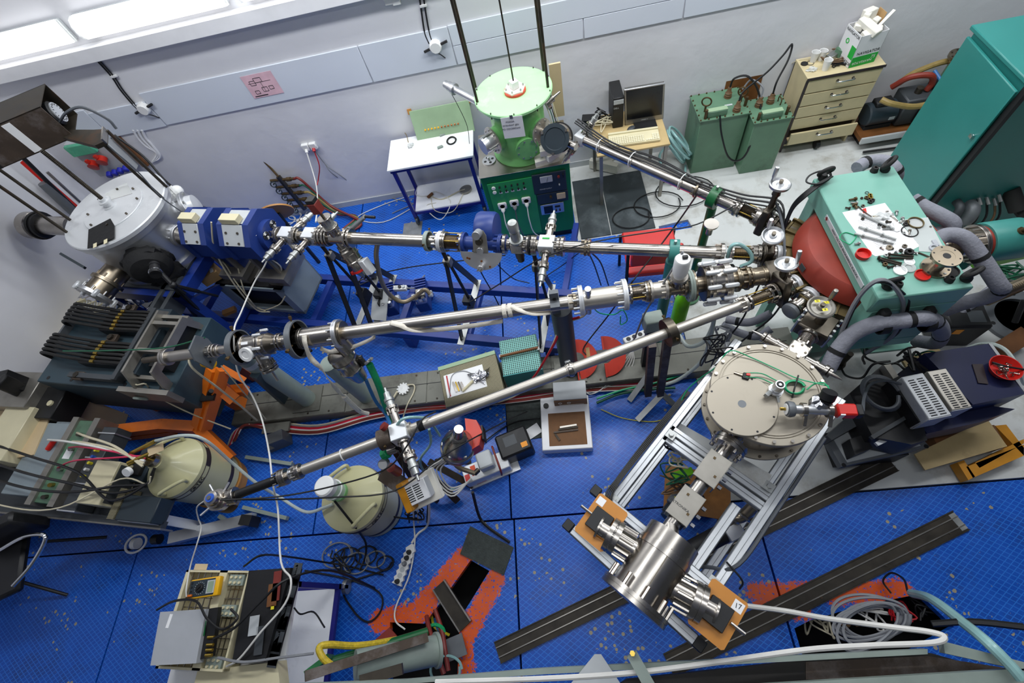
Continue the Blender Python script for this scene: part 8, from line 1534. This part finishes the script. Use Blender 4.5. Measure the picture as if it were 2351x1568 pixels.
# open card rack
P=[at(*p,.86)for p in((426,1308),(569,1310),(529,1525),(368,1535))];ux=(P[1]-P[0]).normalized();uy=(P[3]-P[0]);uy.z=0;Lr=uy.length;uy.normalize();T=axes((P[0].x,P[0].y,zc-.01),ux,UZ.cross(ux),UZ);Wr=(P[1]-P[0]).length
t=thing('card_rack','open cream card rack with bright guide rods below the multimeter','rack',(P[0]+P[2])/2-UZ*.14)
M(T).bx(0,.02,-Lr,0,0,.14).bx(Wr*.55,Wr*.67,-Lr,0,.1,.14).bx(0,Wr,-.012,0,0,.14).bx(0,Wr,-Lr,-Lr+.012,0,.14).bx(Wr-.012,Wr,-Lr,0,0,.13).bx(.0,Wr,-Lr,0,0,.01).o('frame','cream_plastic',t)
for k in range(5):M(T).cyl((.03+k*Wr*.1,-Lr+.01,.11),(.03+k*Wr*.1,-.01,.11),.004,n=6).o('guide_rod','steel',t)
for k in range(4):M(T).cyl((Wr*.7+k*.03,-Lr+.01,.09),(Wr*.7+k*.03,-.01,.09),.004,n=6).o('guide_rod','steel',t)
for k in range(9):M(T).cyl((.02,-.05-k*Lr*.1,.1),(Wr-.02,-.05-k*Lr*.1,.1),.003,n=6).o('cross_rod','steel',t)
for v in(.1,.42,.93):k=M(T).bx(Wr*.7,Wr*.93,-Lr*v-.03,-Lr*v+.03,.09,.125).o('module','grey_green',t);[M(T).cyl((Wr*(.74+.07*i),-Lr*v+j,.125),(Wr*(.74+.07*i),-Lr*v+j,.135),.008,n=8).o('jack','cream_plastic',k)for i in range(3)for j in(-.015,.015)]
tag(M(T).bx(.05,.14,-.0,.035,.14,.142).o('paper_tag','wood_light'),'small cream tag tied to the card rack','tag')
# yellow multimeter
m_=[cT(*p,.92)for p in((390,250),(690,205),(690,370),(360,430))];c=(m_[0]+m_[2])/2;ux=(m_[1]-m_[0]).normalized();T2=axes(c-UZ*.02,ux,UZ.cross(ux),UZ);w_,h_=.195,.105
t=thing('multimeter','yellow and black digital multimeter lying on the card rack','multimeter',c-UZ*.03);M(T2).box((0,0,0),(w_,h_,.035),.008,seg=2).o('holster','yellow',t);f_=M(T2).box((-.012,0,.014),(w_*.84,h_*.86,.012),.003).o('face','slate_dark',t);M(T2).box((w_*.24,0,.0205),(.05,.07,.004)).o('bezel','grey_light',f_);M(T2).box((w_*.24,0,.023),(.036,.058,.002)).o('display','lcd',f_)
M(T2).lathe((-.025,0,.02),(-.025,0,.032),[(0,.024),(.008,.022),(.012,.018),(.012,0)],24).bar((-.04,-.012,.034),(-.01,.012,.034),.006,.004).o('dial','black',f_)
for k in range(16):w=k*PI/8;M(T2).bar((-.025+.03*math.cos(w),.03*math.sin(w),.0203),(-.025+.034*math.cos(w),.034*math.sin(w),.0203),.002,.0006).o('dial_mark','white_plastic',f_)
for k in range(4):M(T2).cyl((-.08,-.035+.022*k,.02),(-.08,-.035+.022*k,.0215),.006,n=10).o('socket','black',f_)
M(T2).box((-.075,-.035,.03),(.03,.012,.014),.002).o('shunt_plug','orange',t)
# flat grey analyser on the rack
P=[at(*p,.92)for p in((368,1405),(473,1398),(450,1523),(345,1528))];t=thing('analyser','flat light grey measuring unit with a white label on the card rack','instrument',P[0]-UZ*.06);q4=[(p.x,p.y)for p in P];M().prism(q4,.055,z0=.865).o('case','grey_plastic',t);q=lerp(P[0],P[2],.18);M(TR(q,-.1)).box((.02,.0,.001),(.02,.07,.001)).o('label_sticker','paper',t)
P=[at(*p,.90)for p in((473,1398),(500,1394),(484,1507),(458,1514))];M().prism([(p.x,p.y)for p in P],.03,z0=.865).o('open_front','black',t);M().bar(lerp(P[0],P[3],.25)+UZ*.004,lerp(P[0],P[3],.55)+UZ*.004,.03,.004).o('circuit_board','green_dark',t)
for k in(.6,.75,.85,.95):p=lerp(lerp(P[0],P[3],k),lerp(P[1],P[2],k),.5);M().cyl(p,p+V((.04,0,0)),.009,n=8).o('connector','brass',t)
# black amplifier with heat sink
P=[at(*p,.86)for p in((569,1310),(665,1303),(606,1519),(529,1525))];t=thing('amplifier','black amplifier chassis with ribbed heat sink beside the card rack','amplifier',P[0]-UZ*.13);M().prism([(p.x,p.y)for p in P],.13,z0=.72).o('chassis','black',t)
a,b=P[1],P[2];d=(b-a).normalized();n=UZ.cross(d);n=n if n.x>0 else-n
for k in range(44):p=lerp(a,b,(k+.5)/44);M().bar(p+n*.0-UZ*.04,p+n*.055-UZ*.04,.004,.07,up=d).o('fin','grey_dark',t)
for u,v,w1,h1,mm_ in((.3,.75,.06,.12,'wood_brown'),(.62,.45,.06,.1,'perf_teal'),(.2,.8,.05,.16,'hose_red'),(.78,.7,.05,.14,'grey_dark')):p=lerp(lerp(P[0],P[1],v),lerp(P[3],P[2],v),u);M(TR(p,.1)).box((0,0,.0005),(w1,h1,.002)).o('vent_opening',mm_ if mm_!='perf_teal' else 'grey_light',t)
M(TR(lerp(P[1],P[2],.45)-n*.04,.1)).box((0,0,.001),(.02,.022,.001)).o('yellow_label','yellow_label',t)
P=[at(*p,.81)for p in((447,1542),(632,1520),(640,1600),(430,1610))];t=M().prism([(p.x,p.y)for p in P],.09,z0=.70).o('white_case','cream_plastic');tag(t,'white plastic case at the bottom edge of the cart','case')
# power strip on the floor
a,b=at(944,1262,.02),at(912,1342,.02);t=thing('power_strip','white six way power strip lying on the blue floor by the cables','power strip',a-UZ*.02);d=(b-a).normalized();n=UZ.cross(d);T=axes(a,d,n,UZ);L_=(b-a).length;o_=[]
for sg in(1,-1):o_+=[(u*L_/24,sg*(.034+.007*math.cos(u*PI/2)))for u in(range(25)if sg>0 else range(24,-1,-1))]
M(T).prism([(-.04,.008)]+o_+[(-.04,-.008)],.03,z0=-.01).o('body','white_plastic',t)
for k in range(6):M(T).cyl((L_*(k+.5)/6,0,.02),(L_*(k+.5)/6,0,.021 if k in(3,4)else .05),.019,.019 if k in(3,4)else .013,n=16).o('socket_well' if k in(3,4)else 'plug',('black','black','cable_grey','grey_light','grey_light','black')[k],t)
# floor fittings
P=[cU(*p)for p in((1490,150),(1880,340),(1790,590),(1400,400))];tag(M().prism([(p.x,p.y)for p in P],.012,z0=.001).o('carpet_piece','carpet'),'dark carpet square over the end of the floor opening','carpet')
P=[cU(*p,.02)for p in((1255,630),(1495,1000),(1395,1100),(1155,720))];t=M().prism([(p.x,p.y)for p in P],.012,z0=.006).o('channel_cover','iron_rail');tag(t,'dark steel channel piece lying across the floor opening','channel');M().bar(P[0],P[1],.01,.04).bar(P[3],P[2],.01,.03).o('lip','steel_edge',t)
for k,(a,b,lab)in enumerate((((-.755,-.27),(2.12,.75),'long dark steel floor rail passing under the aluminium frame'),((2.37,.345),(.35,-.375),'dark steel floor rail ending on the blue floor at the lower right'))):
    a,b=V((*a,.004)),V((*b,.004));t=thing('floor_rail',lab,'rail',(a+b)/2);M().bar(a,b,.13,.012).o('bed','iron_rail',t);n=UZ.cross((b-a).normalized())
    for s_ in(-.063,-.028,.028,.063):M().bar(a+n*s_+UZ*.008,b+n*s_+UZ*.008,.006,.012).o('lip','iron_rail' if abs(s_)>.03 else 'steel_edge',t)
    for i in range(9):p=lerp(a,b,(i+.5)/9)+n*.036;M().cyl(p,p+UZ*.009,.008,n=8).o('screw','iron',t)
    if k:p=lerp(a,b,.02);M().bar(a,p,.106,.016).o('end_plate','zinc',t)
# pipe, beam and hoses by the opening
a,b=cU(0,1500,.75),cU(1200,1260,.3);d=(b-a).normalized();tag(M().cyl(lerp(a,b,.35),b,.085,n=28).lathe(b-d*.02,b,[(0,.1),(.02,.1)],28).o('grey_pipe','grey_green'),'thick grey green pipe beside the floor opening','pipe');tag(M().bar(cU(0,1500,.85),cU(1100,1150,.45),.05,.04).o('brown_beam','rust_sheet'),'rust brown bar above the thick grey green pipe','bar')
tag(M().bar(cU(500,1540,.95),cU(880,1430,.9),.05,.05).o('brown_block','iron'),'brown square timber at the bottom edge','timber');t=M().cyl(cU(230,1370,.5),cU(1100,1100,.15),.028,n=16).o('green_tube','green_dark');tag(t,'dark green tube with bracket beside the cart','tube');M().bar(cU(30,1480,.55),cU(240,1320,.52),.03,.12).o('bracket','green_cab',t)
cable([cU(*p)for p in((260,1420,.62),(160,1330,.66),(130,1240,.66),(220,1215,.62),(420,1225,.5),(600,1210,.4),(820,1170,.25))],.02,'hose_yellow','yellow hose tied to the green tube','hose','air_hose',n=10)
for k,pts in enumerate((((1095,960,.05),(1120,1080,.12),(1190,1300,.2),(1250,1480,.2)),((1170,900,.02),(1230,1080,.06),(1260,1250,.1),(1290,1450,.1)))):cable([cU(*p)for p in pts],.016,'hose_red',['red hose rising from the floor opening','second red hose rising from the floor opening'][k],'hose','water_hose',n=8)
lp(cU(1170,1110,.05),.07,2,'hose_green',.012,'green hose ring in the floor opening','hose','hose_ring');lp(cU(1270,1440,.1),.11,1.1,'hose_teal',.009,'pale tube ring at the gallery edge','hose','hose_ring');tag(M(TR(cU(1350,1240,.05),.3)).box((0,0,0),(.14,.13,.012)).o('steel_plate','grey_mid'),'small grey steel plate by the red hoses','plate')
for k in range(4):cable([cU(1140+25*k,960+20*k,-.08),cU(1170+20*k,1060+10*k,-.05),cU(1300-30*k,1130,-.08)],.01,('cable_yellow','hose_blue','cable_brown','cable_black')[k],['yellow','blue','brown','black'][k]+' hose inside the floor opening','hose','pit_hose')
P=[cU(*p,.03)for p in((590,1200),(750,1060),(830,1150),(700,1250))];tag(M().prism([(p.x,p.y)for p in P],.01,z0=.003).o('red_plate','red_coil'),'rust red plate at the edge of the floor opening','plate')
# gallery edge at the bottom
zg=1.0
def gp(*pts,z=zg,h=.04,m='grey_green'):P=[at(x,y,z)for x,y in pts];return M().prism([(p.x,p.y)for p in P],h,z0=z-h)
t=thing('gallery_edge','grey green steel gallery edge with tread plate along the bottom of the picture','gallery',at(1700,1540,zg));gp((640,1572),(930,1560),(1250,1534),(2130,1490),(2130,1502),(1250,1548),(640,1590)).o('front_angle','grey_green',t)
gp((1440,1560),(1830,1518),(2140,1500),(2351,1560),(2351,1640),(1300,1640),z=.94).o('tread_plate','grate',t);gp((1850,1520),(2130,1506),(2351,1540),(2351,1565),(1850,1560),z=.945).o('worn_plate','rust_sheet',t);gp((1690,1575),(2351,1535),(2351,1600),(1690,1600),z=1.05).o('rear_angle','grey_green',t)
gp((2165,1472),(2351,1520),(2351,1540),(2170,1500),z=1.05).o('side_arm','grey_green',t);M().bar(at(1450,1500,1.12),at(1500,1590,1.12),.05,.05).o('post','grey_green',t);M().cyl(at(1452,1500,1.14),at(1452,1500,1.17),.012,n=6).o('bolt','brass',t);gp((1365,1502),(1380,1502),(1425,1570),(1310,1570),z=1.03,h=.01).o('gusset','grey_light',t)
cable(px((1690,1388,.9),(1800,1402,.85),(1900,1420,.9),(2050,1440,1.0),(2130,1450,1.05),(2168,1462,1.08),(2140,1476,1.08),(2000,1482,1.08),(1850,1492,1.08),(1650,1520,1.08),(1450,1545,1.1),(1250,1558,1.08),(1000,1566,1.08)),.012,'cable_white','thick white cable from the lower circuit board along the gallery edge',n=8)
for k in range(7):c=at(1990+8*(k%3),1415+4*k,.55+.02*k);w=.3*k;cable([c+V((.17*(1+.12*math.sin(k*2))*math.cos(i*.449),.085*(1+.2*math.cos(k))*math.sin(i*.449+.1*k),.02*math.sin(i)))for i in range(15)],.007,'cable_grey',['lowest','second lowest','third lowest','middle','third highest','second highest','topmost'][k]+' ring of the grey cable coil at the lower right','cable','cable_ring','rings of the grey cable coil')
cable([cW(*p)for p in((1800,410,.4),(1900,440,.7),(2060,560,.95),(2170,650,1.08),(2280,760,1.1),(2340,830,1.1))],.022,'hose_teal','pale mesh hose hanging over the gallery at the lower right','hose','mesh_hose',n=10);cable([cW(*p)for p in((1780,400,.3),(1760,340,.2),(1700,310,.1),(1660,350,.05),(1700,410,.05))],.006,'cable_black','black cable loop beside the pale mesh hose');cable([cW(*p)for p in((1900,560,.9),(2100,550,.95),(2351,575,1.0))],.014,'black','black hose along the lower right gallery')
for k,(m_,z_)in enumerate((('cable_cream',-.1),('cable_brown',-.12),('cable_white',-.1),('cable_red',-.08),('cable_black',-.1))):tangle(cW(1330+130*k,560-18*k,z_-.05),.09,14,.006,m_,['cream','brown','white','red','black'][k]+' cables lying in the right floor opening',zz=.08)
# ---------- loose cables ----------
for pts,r,m,lab in(
  (((628,530,1.22),(612,600,1.1),(583,650,1.0),(553,718,1.1),(537,762,1.28),(545,850,1.1),(580,910,.9),(602,965,.8),(618,1040,.9),(626,1110,.95),(638,1170,.8),(645,1290,0.87),(668,1330,0.92),(655,1385,0.91),(600,1450,0.9),(550,1512,0.87),(520,1530,0.85)),.006,'cable_white','very long white cable from the blue magnets across both dewars to the cart'),
  (((472,1148,1.22),(452,1165,1.15),(455,1190,1.05),(462,1212,1.0),(452,1250,1.0),(437,1300,0.95),(428,1350,0.96),(428,1370,0.95)),.004,'cable_white','thin white wire from the round detector head to the multimeter'),
  (((505,1146,1.25),(620,1147,1.1),(760,1142,1.0),(905,1127,.95),(1005,1055,.9),(1080,1010,.8),(1165,965,.4),(1210,945,.2)),.005,'cable_black','long black cable from the detector head past the white controller'),
  (((505,1148,1.26),(640,1140,1.15),(765,1116,1.05),(880,1080,1.1),(930,1030,1.25),(968,965,1.26),(1000,945,1.2)),.005,'cable_black','second long black cable from the detector head up to the tape band'),
  (((768,1150,.7),(800,1190,.6),(825,1222,.4),(840,1248,.1),(838,1280,.02),(825,1310,.02)),.008,'cable_black','black cable draped over the capped dewar to the floor'),
  (((310,812,1.05),(304,860,1.0),(312,883,.98),(335,882,.97),(357,908,.8),(440,950,.6),(530,985,.4)),.006,'cable_cream','cream cable hanging from the aluminium frame plates'),
  (((458,798,1.24),(436,815,1.2),(442,845,1.15),(500,890,.9),(550,930,.6),(590,965,.3)),.008,'cable_cream','cream cable bending round the thick walled pipe to the duct'),
  (((508,840,1.0),(550,890,.8),(585,930,.5),(610,962,.3)),.005,'cable_cream','thin cream cable below the black sleeve near the first ring'),
  (((145,806,1.15),(250,805,1.15),(380,798,1.18),(470,775,1.25)),.006,'cable_dark_green','dark green cable stretched from the coils to the grey plate'),
  (((460,580,1.0),(510,600,.95),(540,645,.8),(575,690,.6),(600,712,.4),(640,700,.5),(655,680,.6)),.006,'cable_cream','cream cable hanging from the first blue magnet'),
  (((485,510,1.42),(492,570,1.2),(520,625,.95),(555,675,.7),(590,712,.45),(620,716,.4)),.007,'cable_cream','thick cream cable from the terminal box of the first blue magnet'),
  (((540,580,1.0),(550,630,.85),(562,670,.7),(580,700,.5),(610,714,.42)),.006,'cable_cream','cream cable from between both blue magnets'),
  (((587,540,1.3),(582,555,1.2),(600,580,1.1),(643,610,.95),(640,630,.8),(615,645,.72)),.006,'cable_white','white cable curling from the fan end of the blue magnet'),
  (((1603,443,1.3),(1560,505,.9),(1500,585,.7),(1453,645,.9),(1400,720,.5),(1342,795,.3),(1345,815,.28)),.006,'cable_black','black cable running diagonally past the red chair to the red cover'),
  (((1080,693,.9),(1150,650,1.0),(1223,604,1.15),(1300,572,1.28),(1400,548,1.3),(1514,530,1.3),(1600,515,1.3),(1690,470,1.3)),.005,'cable_black','long black cable rising along the silver tank line to the handwheels'),
  (((870,628,.3),(950,612,.4),(1080,596,.5),(1160,586,.6)),.006,'cable_black','twisted black cable along the back rail'),
  (((1085,575,1.0),(1095,600,.8),(1107,630,.5),(1130,670,.2),(1145,700,.05)),.006,'cable_black','black cable with inline switch below the chopper'),
  (((1122,582,1.0),(1150,615,.7),(1180,640,.3),(1215,650,.3)),.005,'cable_black','black cable from the chopper to the stand'),
  (((1352,582,1.15),(1365,610,.8),(1380,655,.3)),.006,'cable_black','black cable hanging from the ring joint'),(((1358,580,1.15),(1380,605,.8),(1397,655,.3)),.006,'cable_black','second black cable hanging from the ring joint'),
  (((1348,680,1.2),(1352,700,1.1),(1340,725,1.0),(1290,748,.9),(1265,800,.7),(1225,870,.4),(1180,910,.2),(1100,935,.1)),.008,'cable_cream','cream cable from the polished spool down to the duct'),
  (((1330,728,1.0),(1295,742,.92),(1272,790,.75),(1230,860,.45),(1195,900,.2)),.009,'cable_red','red cable bundled with the cream one beside the dark column'),
  (((1355,695,1.1),(1375,718,.9),(1410,722,.85),(1430,712,.95),(1440,735,.8),(1425,745,.7),(1425,725,.8)),.004,'cable_green','thin green wire looping below the polished spool'),
  (((1568,578,1.5),(1530,640,1.3),(1480,720,.9),(1455,780,.5),(1440,790,.3)),.007,'cable_grey','light grey cable from the white gauge head down to the floor'),
  (((1777,455,1.35),(1790,490,1.3),(1800,540,1.28),(1801,605,1.3)),.008,'cable_dark_grey','dark grey cable between the handwheels'),
  (((1772,470,1.3),(1775,530,1.25),(1770,600,1.2),(1740,660,1.0),(1700,740,.8),(1650,800,.6)),.006,'cable_black','black cable passing down between the gate valves'),
  (((1800,690,1.15),(1770,730,.95),(1720,770,.8),(1670,810,.6)),.006,'cable_black','black cable from the third handwheel to the floor bundle'),
  (((1905,845,.9),(1925,780,1.2),(1960,700,1.45),(2000,652,1.58),(2036,645,1.6),(2068,680,1.5),(2072,715,1.35),(2050,770,1.1),(1990,810,.7)),.011,'cable_grey','grey cable draped through the lifting eye over the magnet corner'),
  (((1912,835,.95),(1940,755,1.28),(1985,665,1.52),(2030,648,1.6),(2075,675,1.5),(2085,700,1.4),(2060,765,1.1),(1985,815,.6),(1985,835,.4)),.008,'cable_black','black cable draped through the lifting eye over the magnet corner'),
  (((940,450,.01),(880,470,.01),(820,500,.01),(880,510,.01),(960,470,.01)),.005,'cable_white','white cable on the floor before the white table'),
  (((1245,640,.05),(1290,610,.1),(1330,580,.4),(1345,575,.8)),.005,'cable_black','black cable below the labelled cube cross'),
  (((900,1290,.01),(880,1310,.01),(790,1345,.01),(810,1400,.01),(845,1428,.01),(875,1400,.01),(870,1360,.01),(800,1330,.01),(700,1310,.01)),.007,'cable_black','black cable ring on the floor beside the power strip'),
  (((945,1247,.02),(960,1225,.02),(982,1205,.05),(985,1160,.4),(975,1140,.6)),.009,'cable_white','white lead of the power strip rising to the controller'),
  (((948,1150,.6),(950,1200,.1),(952,1250,.02),(940,1320,.02),(910,1390,.02),(908,1425,.02),(930,1445,.0)),.006,'cable_white','white cable running past the power strip into the floor opening'),
  (((1085,1130,.3),(1100,1185,.05),(1120,1210,.02),(1170,1245,.02)),.012,'cable_black','pair of black cables entering under the carpet square'),
  (((560,1300,0.89),(600,1275,.9),(660,1278,.5),(740,1290,.1),(800,1300,.02),(880,1320,.02)),.007,'cable_black','black cable from the card rack to the floor tangle'),
  (((360,1400,0.87),(400,1380,0.94),(450,1380,0.95),(475,1420,0.95),(510,1445,0.92),(545,1420,0.92),(530,1398,0.91)),.007,'cable_black','black cable looping over the grey measuring unit'),
  (((490,1467,0.92),(540,1440,0.92),(600,1380,0.93),(660,1330,0.92),(760,1310,.6),(860,1350,.02)),.008,'cable_black','black cable crossing the amplifier to the floor'),
  (((500,1510,0.9),(560,1520,0.89),(640,1510,0.82),(720,1500,0.77)),.007,'cable_grey','grey cable from the card rack foot across the white top'),
  (((675,1395,0.77),(690,1410,0.76),(720,1405,0.82),(745,1440,.92)),.005,'cable_black','short black cable with brass end over the white trolley shelf'),
  (((1240,960,.15),(1180,970,.02),(1130,1000,.02),(1060,1060,.02)),.006,'cable_black','black cable across the brownish mat'),
  (((1370,925,.05),(1420,905,.05),(1480,895,.05),(1550,890,.05)),.012,'cable_dark_green','dark green hose on the floor before the duct'),(((1370,915,.08),(1430,895,.08),(1500,880,.08),(1600,850,.08)),.009,'cable_green','green cable on the floor before the duct'),
  (((1380,940,.01),(1430,960,.01),(1500,968,.01),(1540,955,.01)),.004,'cable_yellow','thin yellow and brown wire on the blue floor'),
  ):cable(px(*pts),r,m,lab,n=6,sm=5)
# bundle in front of the duct
for k,(m,o_)in enumerate((('cable_cream',0),('cable_red',6),('cable_white',11),('hose_red',17),('cable_grey',3),('cable_brown',14),('cable_pink',9),('cable_white',20))):
    cable(px((520+o_,1030-o_,.15),(545+o_,985-o_*.5,.15),(620,968+o_,.06),(730,976+o_,.04),(850,945+o_*.9,.05),(960,930+o_*.7,.04),(1060,925+o_*.5,.05),(1200,905+o_*.8,.04),(1350,880+o_,.04),(1500,868+o_,.04),(1640,820+o_,.06)),.007 if k!=3 else .014,m,['cream','red','white','thick dark red','grey','brown','crimson','outer white'][k]+' cable of the long bundle in front of the floor duct','cable','bundle_cable','cable bundle by the duct')
for k in range(5):cable(px((1450+4*k,790,.25),(1455-6*k,830,.15),(1430-10*k,870+4*k,.06),(1380-6*k,885+5*k,.04),(1340,868+6*k,.05)),.005,'cable_white',['innermost','second','middle','fourth','outermost'][k]+' white cable curving past the red half covers','cable','white_cable','white cables by the red covers')
# black cables strapped to the slanting line and the coil at the magnet
for k in range(5):
    u=V((0,0,1))*(.05+.008*(k%2))+V((.7,.7,0))*(.012*k-.01);cable([on('B',1340)+u+V((-.05,.08,.06)),on('B',1400)+u,on('B',1500)+u+V((.01,.02,0))*k*.4,on('B',1600)+u,on('B',1690)+u*1.4,on('B',1760)+u*1.6+V((.04,.03,0)),at(1800,520+3*k,1.25)],.005,'cable_black',['lowest','second lowest','middle','second highest','highest'][k]+' black cable strapped along the slanting green tank line','cable','strapped_cable','cables along the slanting pipe')
    cable(px((1800,515+4*k,1.25),(1820,470+3*k,1.38),(1850,440+3*k,1.49),(1880,420+2*k,1.52),(1908,402+k,1.53),(1890,392,1.535),(1860,402,1.53),(1852,418,1.52),(1880,422,1.53),(1912,405,1.54)),.005,'cable_black',['lowest','second lowest','middle','second highest','highest'][k]+' black cable coiled round the lifting eye at the magnet corner','cable','coiled_cable','cables coiled on the magnet corner')
for xx in(1379,1452,1566):c=on('B',xx);tag(M().tor(c+V((.0,.0,.012)),dB,.056,.004,20,5).o('cable_tie','white_plastic'),'white cable tie on the slanting pipe '+{1379:'nearest the green tank',1452:'at the middle of it',1566:'towards the dark green clamp'}[xx],'tie')
tag(M().tor(on('D',787),dD,.034,.004,20,5).o('cable_tie','white_plastic'),'white cable tie round the bright pipe above the dewars','tie')
for k in range(6):lp(at(775+22*k,1275+9*(k%3),.012),.13-.012*k,1.4,'cable_black' if k%2 else 'cable_grey',.006,['outer grey','outer black','middle grey','middle black','inner grey','inner black'][k]+' cable ring of the floor tangle by the capped dewar',name='floor_cable')
for k in range(3):lp(at(1450+60*k,500-30*k,.02),.2+.05*k,1.1,'cable_black',.006,['small','middle','wide'][k]+' black cable loop lying on the rubber mats',name='floor_cable')
tangle(at(785,1290,.01),.12,16,.006,'cable_black','tangle of black cable ends below the capped dewar',zz=.03);tangle(at(965,1180,.05),.1,16,.006,'cable_black','black cable bunch hanging below the white controller',zz=.4);tangle(at(1660,640,1.0),.08,14,.006,'cable_black','black cable bunch under the wide clamped drum',zz=.15);tangle(at(850,640,.26),.1,14,.006,'cable_black','black cable bunch behind the white power strip',zz=.05);tangle(at(450,790,.3),.16,14,.006,'cable_white','white cable bunch on the floor by the blue frame',zz=.1)
cable(px((1010,1000,.8),(985,965,1.1),(960,958,1.25),(925,962,1.3),(905,985,1.2)),.009,'hose_teal','pale blue tube from the white cube over the polished pipe','tube','air_tube',n=8);cable(px((985,985,1.1),(988,1020,.9),(965,1055,.7),(975,1085,.4),(1010,1130,.1),(1045,1120,.05)),.009,'hose_teal','pale blue tube hanging behind the white cube','tube','air_tube',n=8)
for k in range(3):cable([on('D',920)+V((.05*k-.05,-.08,-.1)),at(925+12*k,1060,.9),at(930+25*k,1130,.5),at(940+20*k,1200,.05)],.006,('cable_black','cable_white','cable_black')[k],['black cable','white cable','outer black cable'][k]+' hanging from the white cube beside the yellow tape')
bpy.context.view_layer.update()
